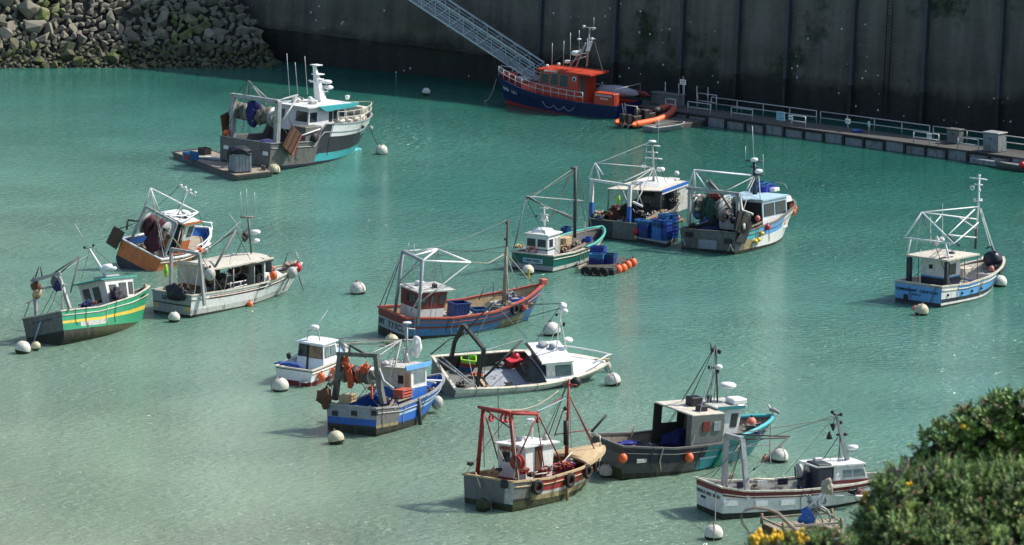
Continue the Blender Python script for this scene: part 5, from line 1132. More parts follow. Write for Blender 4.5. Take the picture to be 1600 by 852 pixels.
b.tubes('timber_plank', [[P_((590, 570), y=-1.7), P_((690, 535), y=-1.5)], [P_((600, 600), y=-1.75), P_((690, 565), y=-1.65)], [P_((500, 660), y=-1.8), P_((560, 560), y=-1.5)]], .07, 'plank', 4)
b.tubes('side_pole', [[P_((737, 550), y=-2.0), P_((750, 770), y=-2.0)]], .12, 'dark_steel', 6)
mb = MB(); mb.box(P_((408, 510), x=xg + 1.2), (.1, .12, .75), 'float_or'); b.part(mb, 'orange_strap')
b.tubes('bow_frame', [[b.surf(.72, 1, s_) + Vector((0, -s_ * .15, .4)), b.surf(.86, 1, -s_) + Vector((0, s_ * .15, .1))] for s_ in (1, -1)], .06, 'clean_white')
o = b.place(FL_W, b.surf(.93, .35, -1, .35), 0, 'grey white fender buoy hung between the blue bow and the dark hull', sc_=1.2)

b.scatter(9, .08, .42, size=.35, seed=8); b.scatter(4, .7, .88, -.5, .5, .3, 9); b.rig(7, 6)
# ---- 9 heeled white and black boat
b = Boat('fishing_boat', 'white decked boat heeled towards the camera with black frames and open cockpit', 'fishing boat', (.79, 276.61, 24.6, 21.9, 0), 11.79, 4.35,
         [(0, 1.45), (.3, 1.3), (.6, 1.25), (1, 1.15)], bs=.94, draft=.9, rake=.1, wl=.9, fine=1.9)
def mf(t, v, side):
    if v < .0: return 'dirty_white'
    if v < .15: return 'antifoul'
    if t > .52 and .48 < v < .64: return 'navy'
    return 'dirty_white' if v < .5 else 'white'
b.hull(mf, lambda u, v: 'antifoul' if v < .15 else 'grey_steel', rows_of(.15, .48, .64, .85), [(0, .45), (.55, .45), (.56, 1.12), (1, 1.1)], 'deck_grey', 'deck_dark', 'cream', .2, .07, N=36)
q = Crop(660, 470, 4.484); P_ = lambda c, **k: b.P(q(*c), **k)
# fore deck sheet
mb = MB(); pts = []; n = 16
for i in range(n + 1):
    t = lerp(.56, .985, i / n); w_ = abs(b.surf(t, 1, 1).y) - .1; x = b.surf(t, 1, 1).x - .1
    for k in range(7): y = lerp(w_, -w_, k / 6); pts.append(Vector((x, y, b.zs(t) + .06 + .12 * (1 - (k / 3 - 1) ** 2))))
mb.add(pts, [(i * 7 + k, (i + 1) * 7 + k, (i + 1) * 7 + k + 1, i * 7 + k + 1) for i in range(n) for k in range(6)], 'white', True); b.part(mb, 'foredeck')
mb = MB(); mb.box((2.0, 0, .7), (.06, 3.2, .5), 'dirty_white'); b.part(mb, 'cuddy_bulkhead')
xw0 = .9
wh, rf = b.house(.95, 2.95, -1.45, 1.4, .5, 2.3, [(1, 'white')], tx0=-.3, tx1=-.45, ty=.2, over=.05, roofmat='clean_white', overx=(.35, .1), frame='black', wins=[('stbd', .35, .9, .5, .88, 'window', 'glass_pale'), ('fore', .08, .92, .5, .88), ('aft', .05, .95, .05, .85, 'door', 'navy')])  # navy aft panel is no door, it paints the darkness of the open cabin
mb = MB(); e0, e1 = P_((745, 285), y=1.2), P_((885, 440), y=-1.2); mb.tube([b.F['aft'][3] + Vector((-.4, 0, .1)), b.F['aft'][2] + Vector((-.4, 0, .1))], .09, 'black', 4); b.part(mb, 'roof_beam', rf)
m0 = P_((965, 260), y=0); mt = P_((975, 20), y=0); ms = b.tubes('mast', [[Vector((m0.x - .1, 0, 2.35)), mt]], .055, 'clean_white')
for (px, py), r_ in (((983, 35), .28), ((1000, 72), .2)): mb = MB(); mb.ball(P_((px, py), y=0), r_, 'clean_white', 12, .7); b.part(mb, 'radar_scanner', ms)
b.lamps([P_((940, 100), y=0), P_((990, 170), y=0), P_((993, 160), y=0)], ms, .09, 'black'); b.tubes('mast_stay', [[m0.lerp(mt, .5), P_((870, 330), y=.7)], [m0.lerp(mt, .5), P_((1010, 340), y=-.5)]], .025, 'clean_white', 4)
b.radar(P_((1020, 290), y=.3), .3, .18, .1, rf)
mb = MB(); mb.ball((1.7, .3, 2.6), .25, 'tarp_grey', 10, .8); mb.blob((1.2, .7, 2.55), (.35, .3, .15), 'tarp_grey', 3, .3); b.part(mb, 'roof_instruments', rf)
# bow rail hoop
t_ = [.62, .7, .78, .86, .93, .98]; top = [b.surf(t, 1, 1) + Vector((0, -.15, .65)) for t in t_] + [b.surf(1, 1, 1) + Vector((.1, 0, .6))] + [b.surf(t, 1, -1) + Vector((0, .15, .6)) for t in t_[:2:-1]]
b.tubes('bow_rail', [top], .055, 'clean_white'); b.tubes('bow_roller', [[P_((1205, 415), z=1.3), P_((1310, 412), z=1.35)]], .09, 'fawn', 4)
mb = MB(); hp = P_((1100, 420), z=1.36); mb.box((hp.x, hp.y, 1.32), (.7, .6, .05), 'tarp_grey'); b.part(mb, 'deck_hatch', None, .02)
mb = MB(); mb.ball(P_((1075, 570), y=-1.9), .34, 'black', 12, 1); b.part(mb, 'black_fender')
xg = -b.L / 2 + .9
b.tubes('gantry', [[P_((200, 420), y=1.5), P_((225, 290), y=1.4), P_((290, 170), y=.9)], [P_((380, 610), y=-1.7), P_((410, 440), y=-1.6), P_((432, 340), y=-1.4)], [P_((290, 170), y=.9), P_((432, 340), y=-1.4)]], .15, 'black', 4)
tipp = P_((500, 10), y=0); b.tubes('derrick', [[P_((225, 290), y=1.4), tipp], [P_((60, 375), y=1.6), P_((190, 270), y=1.4)]], .05, 'dark_steel'); b.tubes('derrick_arm', [[P_((430, 540), y=-1.3), P_((700, 275), y=0)]], .08, 'black', 5)
b.tubes('hauling_wire', [[tipp, P_((740, 275), y=.9)], [tipp, P_((380, 250), y=0)], [P_((700, 270), y=0), P_((440, 350), y=-1.4)], [P_((640, 340), y=0), P_((700, 270), y=0)]], .035, 'galv', 4)
b.tubes('stern_bar', [[P_((80, 390), x=-b.L / 2 + .15), P_((230, 500), x=-b.L / 2 + .15)], [P_((120, 385), x=-b.L / 2 + .5), P_((330, 590), x=-b.L / 2 + .9)], [P_((140, 400), x=-b.L / 2 + .5), P_((340, 570), x=-b.L / 2 + 1.1)]], .05, 'galv')
hz = .5; hc = P_((560, 545), z=.6)
mb = MB(); mb.box((hc.x, hc.y, .62), (2.6, 1.9, .14), 'tarp_grey'); b.part(mb, 'cockpit_hatch', None, .03); mb = MB(); mb.box((hc.x - 1.45, hc.y - .2, .55), (.25, 1.6, .08), 'fawn'); b.part(mb, 'wooden_edge')
p = P_((310, 450), z=.75); mb = MB()
for z_, m_, s_ in ((.0, 'crate', 1.0), (.27, 'red', 1.0), (.5, 'lime', 1.05)):
    for dx, dy, ex, ey in ((0, .35, .95, .05), (0, -.35, .95, .05), (.47, 0, .05, .75), (-.47, 0, .05, .75)): mb.box((dx * s_, dy * s_, z_ + .16), (ex * s_, ey * s_, .3), m_)
    mb.box((0, 0, z_ + .03), (.9, .7, .04), m_)
labs = [('crate', 'dark blue crate at the bottom of the pile in the heeled boat'), ('red', 'red crate in the middle of the pile in the heeled boat'), ('lime', 'lime green crate on top of the pile in the heeled boat')]
for k, (m_, lab) in enumerate(labs):
    mb = MB()
    for dx, dy, ex, ey in ((0, .35, .98, .05), (0, -.35, .98, .05), (.47, 0, .05, .75), (-.47, 0, .05, .75)): mb.box((dx, dy, .16), (ex, ey, .3), m_); mb.box((dx * 1.03, dy * 1.03, .31), (ex + .03, ey + .03, .04), m_)
    mb.box((0, 0, .03), (.9, .7, .04), m_); o = mb.build('fish_crate'); o.matrix_world = b.M @ Matrix.Translation((p.x + .03 * k, p.y, .47 + .26 * k)) @ Matrix.Rotation(-.5 + .05 * k, 4, 'Z'); tag(o, lab, 'crate')
p = P_((650, 400), z=1.1); b.place(FL_RED, p, 0, 'round red float in the cockpit of the heeled boat', sc_=1.15)
mb = MB(); mb.box((0, 0, .2), (.9, .55, .4), 'red'); mb.box((0, 0, .43), (1.0, .65, .05), 'float_red'); o = mb.build('red_bin'); o.matrix_world = b.M @ Matrix.Translation(P_((635, 450), z=.75)) @ Matrix.Rotation(.4, 4, 'Z'); tag(o, 'red plastic bin below the red float in the heeled boat', 'bin')
b.tubes('cockpit_ladder', [[P_((680, 430), z=.9), P_((730, 520), z=.6)], [P_((715, 415), z=.9), P_((775, 500), z=.6)], [P_((690, 445), z=.85), P_((727, 430), z=.85)], [P_((705, 475), z=.75), P_((745, 458), z=.75)], [P_((720, 500), z=.65), P_((760, 483), z=.65)]], .03, 'galv', 5)
for k, (px, py, m_, s_) in enumerate(((580, 400, 'white', .3), (360, 510, 'pinkred', .25), (760, 590, 'fawn', .3), (545, 440, 'galv', .3), (500, 380, 'rubber', .3), (270, 590, 'black', .4))):
    mb = MB(); gear(mb, P_((px, py), z=.7), s_, m_, k); b.part(mb, 'stowed_gear')
mb = MB(); hp = P_((760, 600), z=1.0); mb.box((hp.x, hp.y, .95), (1.2, .6, .1), 'white'); mb.box((hp.x - .1, hp.y, 1.01), (.5, .35, .03), 'fawn'); b.part(mb, 'side_locker_lid')
o = put(FL_W, Matrix.Translation(G(949, 573, .35)) @ Matrix.Scale(.85, 4), 'small white float above the buoy at the bow of the heeled boat')

b.scatter(8, .05, .5, size=.33, seed=10); b.rig(7, 7)
# ---- 10 red boat with grey transom
b = Boat('fishing_boat', 'red wooden boat with tan foredeck, white wheelhouse and red gantry and mast', 'fishing boat', (1.98, 245.17, 48.6, -1.7, 3.0), 10.05, 4.3,
         [(0, 1.4), (.3, 1.3), (.6, 1.55), (.8, 1.9), (1, 2.15)], bs=.9, draft=1.2, rake=.16, wl=.95, fine=2.8)
def mf(t, v, side):
    if v < .17: return 'weed'
    if t < .14: return 'grey_steel' if v > .3 else 'antifoul'
    if v < .38: return 'weedy_tan'
    if v < .50: return 'dirty_white' if t > .2 else 'weedy_tan'
    return 'red'
b.hull(mf, lambda u, v: 'weed' if v < .08 else ('grey_cabin' if u < .87 else 'dirty_white'), rows_of(.08, .17, .3, .38, .5, .8), [(0, .85), (.56, .85), (.57, 1.0), (1, 1.3)], 'oxred', 'fawn', 'fawn', .17, .1, N=40)
q = Crop(700, 590, 3.704); P_ = lambda c, **k: b.P(q(*c), **k)
# tan foredeck with open front edge
mb = MB(); pts = []; n = 14
for i in range(n + 1):
    t = lerp(.68, .99, i / n); w_ = max(abs(b.surf(t, 1, 1).y) - .1, .02); x = b.surf(t, 1, 1).x - .08
    for k in range(9): u = k / 4 - 1; pts.append(Vector((x + (.5 * (abs(u) ** 1.5 - 1) * -.6 if i == 0 else 0), -u * w_, b.zs(t) + .1 + .22 * (1 - u * u))))
mb.add(pts, [(i * 9 + k, (i + 1) * 9 + k, (i + 1) * 9 + k + 1, i * 9 + k + 1) for i in range(n) for k in range(8)], 'fawn', True)
mb.tube([p + Vector((-.02, 0, -.05)) for p in pts[:9]], .09, 'fawn', 4); b.part(mb, 'foredeck')
wx = P_((300, 530), y=1.0).x
wh, rf = b.house(-3.0, -.75, -1.05, 1.05, .95, 3.1, [(.12, 'red'), (1, 'white')], tx0=-.1, tx1=.15, ty=-.02, over=.18, roofmat='white', overx=(.25, .3), frame='dark_steel', wins=[('aft', .2, .42, .55, .8), ('stbd', .34, .58, .05, .97, 'door', 'rusty'), ('fore', .1, .4, .5, .85), ('fore', .6, .9, .5, .85)])
q0, q1 = b.F['aft'][3], b.F['aft'][2]; a_ = q0.lerp(q1, .42) + Vector((-.06, 0, -.24)); b.text('PEPITO', a_, (0, -1, 0), (0, 0, 1), .34, 'red', 1.3, wh)
b.radar(P_((487, 355), y=-.2), .38, .18, 1.0, rf); mb = MB(); mb.box((-1.9, .3, 3.3), (.5, .5, .3), 'white'); b.part(mb, 'roof_hatch', rf, .04); mb = MB(); mb.ball(P_((565, 350), y=-.5), .2, 'galv', 10); b.part(mb, 'horn', rf); mb = MB(); mb.ball(P_((375, 350), y=.5), .14, 'white', 8); b.part(mb, 'roof_vent', rf)
mb = MB(); mb.ring((-2.98, -.65, 1.9), .28, .07, 'float_red', 'x'); b.part(mb, 'life_ring', wh)
xg = -b.L / 2 + .8; p1 = P_((205, 180), x=xg); p0 = P_((170, 555), x=xg); p2 = P_((362, 205), x=xg); p3 = P_((395, 580), x=xg); tip = P_((520, 212), y=-1.3)
g_ = b.tubes('gantry', [[p0, p1], [p3, p2], [p1, p2]], .13, 'red', 6)
b.tubes('gantry_boom', [[p1 + Vector((0, .4, .05)), P_((380, 210), x=xg), tip], [p1, P_((520, 208), y=.2)], [P_((520, 212), y=-1.3), P_((515, 265), y=-1.3)]], .09, 'red', 6, parent=g_)
b.tubes('gantry_stay', [[tip, P_((400, 480), x=xg)], [tip, P_((680, 540), y=-1.7)], [P_((220, 230), x=xg), P_((300, 510), x=xg + 1.5)], [p1, P_((370, 300), x=xg)]], .045, 'oxred', 5, parent=g_)
for px in (250, 320, 345): mb = MB(); mb.ring(P_((px, 235), x=xg + .1), .16 if px < 300 else .22, .07, 'float_red', 'y'); b.part(mb, 'pulley_block', g_)
mb = MB(); wc = P_((402, 490), x=xg - .1); mb.lathe(wc, [(.01, -.2), (.42, -.2), (.42, -.12), (.15, -.1), (.15, .1), (.42, .12), (.42, .2), (.01, .2)], 'red', 14, 'x'); b.part(mb, 'winch_drum')
m0 = P_((685, 480), y=0); mt = P_((700, 10), y=0); ms = b.tubes('mast', [[m0, mt]], .13, 'red', 8, r2=.06); b.lamps([P_((680, 180), y=0), P_((698, 40), y=.2)], ms, .12, 'black'); mb = MB(); mb.tube([P_((683, 390), y=0), P_((683, 250), y=0)], .16, 'black', 8); b.part(mb, 'mast_sleeve', ms); b.tubes('mast_spreader', [[mt + Vector((0, .4, -.3)), mt + Vector((0, -.6, -.3))]], .05, 'red', parent=ms)
b.tubes('rigging', [[P_((705, 110), y=0), P_((830, 360), y=0)], [P_((705, 110), y=0), P_((850, 420), y=-.6)], [P_((670, 180), y=0), P_((615, 340), y=1)], [P_((660, 115), y=0), P_((520, 200), y=-.6)], [P_((520, 270), y=-1.2), P_((555, 520), y=-1.4)], [P_((830, 300), y=.6), P_((620, 330), y=0)]], .035, 'oxred', 5)
b.tubes('pale_rope', [[P_((680, 120), y=0), P_((520, 195), y=-.7)]], .03, 'paleblue', 4); b.tubes('aft_wire', [[P_((205, 230), x=xg), P_((210, 520), x=xg)], [P_((293, 355), x=xg + 1), P_((290, 60), x=xg + 1)]], .028, 'wire', 4)
b.tubes('bow_rail', [[P_((835, 345), y=.3), P_((845, 320), y=.3), P_((880, 340), y=-.3), P_((880, 400), y=-.4)], [P_((820, 330), y=.5), P_((835, 345), y=.3)]], .05, 'dirty_white')
for px, py, r_ in ((493, 620, 1), (690, 598, 1), (806, 568, 1), (885, 495, .9)):
    t = min((P_((px, py), y=-1.7).x + b.L / 2) / b.L, .97); v_ = .72 if px < 800 else .8; p = b.surf(t, v_, -1, .14); dd = b.surf(t + .02, v_, -1) - b.surf(t - .02, v_, -1)
    o = b.place(TYRE, p, math.atan2(dd.y, dd.x), {493: 'tyre fender on the red hull closest to its grey stern', 690: 'second tyre fender from the stern on the red hull', 806: 'third tyre fender from the stern on the red hull', 885: 'tyre fender under the tan bow of the red boat'}[px], 'tyre fenders', 1.05 * r_)
p = P_((312, 618), x=-b.L / 2 - .3); mb = MB(); mb.box((-b.L / 2 - .1, p.y, p.z), (.2, .5, .5), 'black'); b.part(mb, 'exhaust_box', b.transom, .06)
for k, (px, py, m_, s_, y_) in enumerate(((640, 510, 'red', .42, -.9), (600, 520, 'rusty', .3, -.9), (710, 485, 'tarp_grey', .42, -.4), (700, 510, 'red', .5, -.7), (265, 545, 'fawn', .45, .6), (440, 540, 'red', .4, -1.4), (560, 540, 'red', .5, -1.2), (130, 500, 'black', .25, 1.6), (480, 560, 'rusty', .3, -1.5))):
    mb = MB(); gear(mb, P_((px, py), y=y_), s_, m_, k); b.part(mb, 'stowed_gear')
b.tubes('side_pole', [[P_((692, 620), y=-2.2), P_((688, 735), y=-2.2)]], .08, 'wood'); b.tubes('pale_pipe', [[P_((380, 590), x=xg - .5), P_((395, 490), x=xg - .3)], [P_((160, 550), x=-b.L / 2 - .05), P_((190, 640), x=-b.L / 2 - .3)], [P_((480, 565), y=-1.5), P_((590, 550), y=-1.5)], [P_((660, 495), y=-1), P_((720, 430), y=-.6)]], .04, 'cream', 5)
rope_line('mooring_line', [b.wp(P_((300, 180), x=xg)), b.wp(P_((640, 75), y=.5))], .04, 'rope', 'long pale rope rising from the red gantry towards the heeled boat', .5)

b.scatter(8, .06, .6, size=.33, seed=11); b.rig(7, 8)
# ---- 11 teal boat with grey cabin
b = Boat('fishing_boat', 'teal and black boat with square grey cabin shelter and white wheelhouse', 'fishing boat', (10.55, 253.05, 33.4, 2.3, 3.0), 12.1, 4.45,
         [(0, 1.75), (.3, 1.5), (.6, 1.6), (.8, 2.0), (1, 2.35)], bs=.78, draft=.9, rake=.14, wl=.95, fine=2.8)
def mf(t, v, side):
    if v < .10: return 'antifoul'
    if t < .47: return 'dark_steel' if v < .4 else 'navy'
    if .48 < v < .55: return 'paleblue'
    if v < .45: return 'teal'
    return 'teal' if t > .5 else 'navy'
b.hull(mf, lambda u, v: 'weed' if v < .25 else 'dark_steel' if v > .75 else 'grey_steel', rows_of(.10, .25, .45, .48, .55, .75), [(0, .75), (.65, .8), (.66, 1.3), (1, 1.7)], 'deck_grey', 'plank', 'grey_steel', .17, .1, N=40)
mb = MB(); 
for s_ in (1, -1): mb.tube([b.surf(t, 1, s_) + Vector((0, 0, .14)) for t in [.62 + .38 * k / 9 for k in range(10)]], .13, 'turq', 6)
b.part(mb, 'bow_capping')
q = Crop(900, 530, 3.55); P_ = lambda c, **k: b.P(q(*c), **k)
mb = MB(); za = .85; zb = 3.35
cc = [P_((632, 585), z=1.6), P_((808, 575), z=1.6)]; xs0, xs1 = -1.45, .9; xsa = -1.45
ys = -b.hw(.5) + .25; yp = b.hw(.5) - .3
mb.hexa([Vector(v) for v in ((xsa, yp, zb), (xsa, ys, zb), (xs1, ys, zb), (xs1, yp, zb))], [Vector(v) for v in ((xsa, yp, zb + .1), (xsa, ys, zb + .1), (xs1, ys, zb + .1), (xs1, yp, zb + .1))], 'canvas'); rfo = None
sh = MB(); sh.hexa([Vector(v) for v in ((xs0, ys + .08, 1.3), (xs0, ys, 1.3), (xs1, ys, 1.3), (xs1, ys + .08, 1.3))], [Vector(v) for v in ((xs0, ys + .08, zb), (xs0, ys, zb), (xs1, ys, zb), (xs1, ys + .08, zb))], 'grey_cabin')
sh.hexa([Vector(v) for v in ((xs0, ys + .5, 1.0), (xs0, ys + .09, 1.0), (xs0 + .08, ys + .09, 1.0), (xs0 + .08, ys + .5, 1.0))], [Vector(v) for v in ((xs0, ys + .5, zb), (xs0, ys + .09, zb), (xs0 + .08, ys + .09, zb), (xs0 + .08, ys + .5, zb))], 'grey_steel')
# far side screen with an opening
def wallseg(m_, x0_, x1_, y_, z0_, z1_, mat): m_.hexa([Vector((x0_, y_ + .05, z0_)), Vector((x0_, y_, z0_)), Vector((x1_, y_, z0_)), Vector((x1_, y_ + .05, z0_))], [Vector((x0_, y_ + .05, z1_)), Vector((x0_, y_, z1_)), Vector((x1_, y_, z1_)), Vector((x1_, y_ + .05, z1_))], mat)
wallseg(sh, xsa, xs1, yp, .9, 2.1, 'dark_steel'); wallseg(sh, xsa, xsa + .6, yp, 2.101, zb, 'dark_steel'); wallseg(sh, xsa + 1.75, xs1, yp, 2.101, zb, 'dark_steel'); wallseg(sh, xsa + .601, xsa + 1.749, yp, 3.1, zb, 'dark_steel')
sh.hexa([Vector(v) for v in ((xs1 - .1, yp - .01, 1), (xs1 - .1, ys + .09, 1), (xs1 - .02, ys + .09, 1), (xs1 - .02, yp - .01, 1))], [Vector(v) for v in ((xs1 - .1, yp - .01, zb), (xs1 - .1, ys + .09, zb), (xs1 - .02, ys + .09, zb), (xs1 - .02, yp - .01, zb))], 'grey_cabin')
s_o = b.part(sh, 'cabin_shelter'); b.part(mb, 'shelter_roof', s_o, .03)
mb = MB(); wallseg(mb, xs0 + 1.6, xs0 + 2.1, ys - .06, 2.4, 2.95, 'tarp_grey'); b.part(mb, 'window', s_o); mb = MB(); wallseg(mb, xs0 + .8, xs0 + 1.3, ys - .06, 2.4, 3.0, 'oxred'); b.part(mb, 'red_panel', s_o)
for (px, py), d in (((655, 345), (.8, .7, .55)), ((697, 375), (.6, .5, .35))): p = P_((px, py), z=zb + .35); mb = MB(); mb.box((p.x, p.y, zb + .1 + d[2] / 2), d, 'black'); b.part(mb, 'roof_box', s_o, .04)
mb = MB(); mb.blob(P_((560, 560), z=1.2), (1.0, .8, .55), 'netblue', 4, .4, 3); mb2 = mb; b.part(mb, 'net_heap')
wh, rf = b.house(xs1 + .05, xs1 + 1.45, -1.25, 1.2, 1.0, 3.5, [(1, 'white')], tx1=.45, ty=.1, over=.15, roofmat='dirty_white', overx=(.15, .3), frame='dark_steel', wins=[('stbd', .05, .3, .5, .72), ('stbd', .62, .86, .55, .85), ('fore', .08, .45, .5, .85), ('fore', .55, .92, .5, .85)])
mb = MB(); mb.box((xs1 + .95, -1.35, 3.56), (2.0, .05, .2), 'teal'); b.part(mb, 'roof_fascia', rf)
m0 = P_((785, 355), y=0); mt = P_((775, 30), y=0); ms = b.tubes('mast', [[m0, mt]], .055, 'dark_steel'); b.tubes('mast_spreader', [[P_((745, 160), y=0), P_((800, 160), y=0)], [P_((752, 68), y=0), P_((795, 72), y=0)], [P_((752, 85), y=0), P_((748, 22), y=0)]], .045, 'dark_steel', parent=ms)
mb = MB(); mb.ball(P_((792, 155), y=-.1), .24, 'clean_white', 10, .7); b.part(mb, 'gps_dome', ms); b.lamps([P_((743, 158), y=0), P_((795, 70), y=0), P_((757, 60), y=0), P_((784, 178), y=0)], ms, .13, 'black')
b.tubes('mast_stay', [[P_((778, 160), y=0), P_((710, 350), y=.9)], [P_((778, 170), y=0), P_((735, 350), y=-.5)], [P_((778, 180), y=0), P_((765, 345), y=.4)], [P_((770, 180), y=0), P_((720, 340), y=.4)]], .028, 'galv', 4)
b.radar(P_((840, 300), y=-.1), .5, .3, .35, rf); mb = MB(); mb.box(P_((888, 340), y=-.6), (1.0, .9, .35), 'clean_white'); mb.box(P_((905, 372), y=-.9), (.5, .5, .3), 'black'); b.part(mb, 'roof_raft', rf, .06)
mb = MB(); mb.box(P_((740, 335), y=0), (.2, .2, .5), 'black'); b.part(mb, 'exhaust', rf)
for k, (px, py, m_, s_, z_) in enumerate(((985, 500, 'grey_steel', .8, 1.9), (990, 520, 'netblue', .35, 2.0), (930, 480, 'fawn', .5, 1.6), (1030, 490, 'plank', .4, 1.9))):
    mb = MB(); gear(mb, P_((px, py), z=z_), s_, m_, k); b.part(mb, 'stowed_gear')
b.place(FL_PK, P_((972, 465), z=2.2), 0, 'pink faded float in the bow of the teal boat', sc_=1.15)
b.tubes('gear_pole', [[P_((940, 545), y=-1.2), P_((990, 490), y=-.3)], [P_((300, 560), y=.2), P_((325, 488), y=.2)]], .06, 'wood'); b.tubes('stern_pole', [[P_((85, 515), x=-b.L / 2 + .2), P_((170, 420), x=-b.L / 2 + 1)]], .08, 'dark_steel')
for (px, py), lab in (((267, 652), 'orange float on the black hull side near the stern of the teal boat'), ((635, 637), 'orange float on the hull below the grey cabin of the teal boat')):
    t = (P_((px, py), y=-2).x + b.L / 2) / b.L; b.place(FL_OR, b.surf(t, .66, -1, .2), 0, lab, sc_=1.05)
for (px, py), m_ in (((378, 655), 'dirty_white'),): t = (P_((px, py), y=-2).x + b.L / 2) / b.L; p = b.surf(t, .55, -1, .03); mb = MB(); mb.box(p, (.7, .12, .22), m_); b.part(mb, 'scupper_plate', b.hullo)
b.tubes('side_pole', [[b.surf(.615, 1.0, -1, .1), b.surf(.615, -.3, -1, .1)]], .13, 'green', 6)
pile_blob(b, P_((295, 575), z=1.2), (.8, .35, .12), 'crate', 'blue_rag', 'blue and white cloth on the aft deck of the teal boat', 'cloth', 5)
# gull
gp_ = P_((1073, 440), z=b.zs(1) + .3); 
mb = MB(); mb.tube([(-.32, 0, .12), (-.15, 0, .17), (.05, 0, .22), (.16, 0, .24)], .09, 'bird', 8, .07); mb.blob((0, 0, .2), (.2, .1, .11), 'bird', 1, .05); mb.ball((.22, 0, .36), .065, 'clean_white', 8); mb.tube([(.15, 0, .26), (.22, 0, .36)], .06, 'clean_white', 6); mb.tube([(.27, 0, .36), (.37, 0, .34)], .018, 'yellow', 5)
for y_ in (-.04, .04): mb.tube([(0, y_, 0), (0, y_, .14)], .012, 'yellow', 4)
mb.hexa([(-.34, -.11, .14), (-.34, -.08, .14), (.1, -.1, .2), (.1, -.13, .2)], [(-.36, -.10, .2), (-.36, -.07, .2), (.1, -.08, .3), (.1, -.12, .3)], 'dark_steel')
o = mb.build('seagull'); p = b.surf(1, 1, 1); o.matrix_world = b.M @ Matrix.Translation((p.x - .05, p.y, p.z + .26)) @ Matrix.Rotation(2.2, 4, 'Z') @ Matrix.Scale(1.3, 4); tag(o, 'grey and white gull perched on the teal bow tip', 'gull')
o = put(FL_PK, Matrix.Translation(G(1196, 718, .1)) @ Matrix.Scale(.8, 4), 'small red float in the water below the teal bow beside the white buoy')
rope_line('mooring_rope', [b.wp(b.surf(.99, .9, -1)), G(1202, 722, 0)], .04, 'wire', 'dark rope hanging from the teal bow to the water', 0)
for k in range(2): pass

b.scatter(8, .05, .4, size=.35, seed=12); b.scatter(3, .82, .93, -.4, .4, .3, 13); b.rig(7, 9)
# ---- 12 white boat with dark red band
b = Boat('fishing_boat', 'white boat with dark red top band and grey twin post gantry behind the gorse', 'fishing boat', (16.57, 242.03, 22.7, -2.4, 1.2), 11.7, 3.9,
         [(0, 1.65), (.12, 1.35), (.4, 1.2), (.7, 1.25), (1, 1.4)], bs=.9, draft=1.1, rake=.08, wl=.95, fine=2.4)
b.hull(simple_bands([(.12, 'antifoul'), (.72, 'white'), (1.1, 'oxred')]), simple_bands([(.12, 'antifoul'), (.8, 'white'), (1.1, 'oxred')]), rows_of(.12, .4, .72, .8), [(0, .6), (.6, .6), (.62, .9), (1, 1.1)], 'tarp_grey', 'dirty_white', 'cream', .15, .09, N=34)
q = Crop(1060, 620, 3.6735); P_ = lambda c, **k: b.P(q(*c), **k)
b.transom_text('ETOILE DES MERS', .47, .64, .26, 'hull_navy', 3.15); b.transom_text('BREST', .3, .46, .2, 'hull_navy', .7)
xg = P_((400, 515), y=-b.hw(.15) + .1).x; ya = -b.hw(.15) + .15
f3 = P_((400, 515), x=xg); f3.z = .9; p3 = P_((365, 245), x=xg); p2 = P_((275, 220), x=xg); p1 = P_((262, 470), x=xg)
g_ = b.tubes('gantry', [[f3, f3.lerp(p3, .42), p3], [Vector((xg, p1.y, .8)), p2], [p3, p2]], .19, 'galv', 4)
b.tubes('gantry_arm', [[P_((430, 420), x=xg), P_((630, 235), y=-.6)], [p3, P_((630, 235), y=-.6)], [P_((290, 215), x=xg), P_((640, 228), y=-.4)]], .055, 'dark_steel', 5, parent=g_)
b.tubes('gantry_stay', [[P_((350, 280), x=xg), P_((195, 460), x=-b.L / 2)], [P_((300, 400), x=xg), P_((350, 290), x=xg)], [P_((560, 300), y=-.4), P_((440, 410), x=xg)], [P_((300, 300), x=xg), P_((560, 270), y=-.2)]], .035, 'galv', 5, parent=g_)
b.tubes('stern_roller_frame', [[P_((435, 495), y=1.2), P_((435, 470), y=1.2), P_((548, 475), y=1.2), P_((545, 500), y=1.2)]], .05, 'cream')
for k in range(5): 
    mb = MB(); mb.box((-3 + 1.3 * k, b.hw(.4) - .25, 1.1), (.6, .1, .35), ['navy', 'white'][k % 2]); b.part(mb, 'bulwark_panel')
for px in (693, 742):
    c_ = P_((px, 425), y=.2); mb = MB(); mb.lathe(c_, [(.01, -.1), (.42, -.07), (.36, 0), (.42, .07), (.01, .1)], 'dirty_white', 16, 'x'); mb.ball(c_, .12, 'dark_steel', 8); b.part(mb, 'line_hauler')
b.tubes('hauler_stand', [[P_((668, 400), y=.2), P_((672, 470), y=.2), P_((755, 475), y=.2), P_((770, 425), y=.2)], [P_((705, 475), y=.2), P_((700, 530), y=.2)]], .05, 'dark_steel')
xw = P_((905, 540), y=-1.0).x
wh, rf = b.house(1.4, 3.85, -1.15, 1.1, .75, 2.3, [(.35, 'white'), (.48, 'oxred'), (1, 'white')], tx0=.1, tx1=-.45, ty=.1, over=.12, roofmat='white', overx=(1.2, .1), frame='white', wins=[('stbd', .28, .56, .58, .85, 'window', 'glass_pale'), ('stbd', .60, .95, .58, .85, 'window', 'glass_pale'), ('aft', .05, .5, .05, .9, 'door', 'navy'), ('fore', .08, .92, .55, .88)])
mb = MB(); wx_ = P_((820, 540), y=-.7).x; mb.box((wx_, -.4, 1.6), (.9, 1.5, 1.8), 'hull_navy'); mb.box((wx_ - .6, .2, 1.3), (.5, 1.0, 1.2), 'navy'); b.part(mb, 'dark_screen', None, .05)
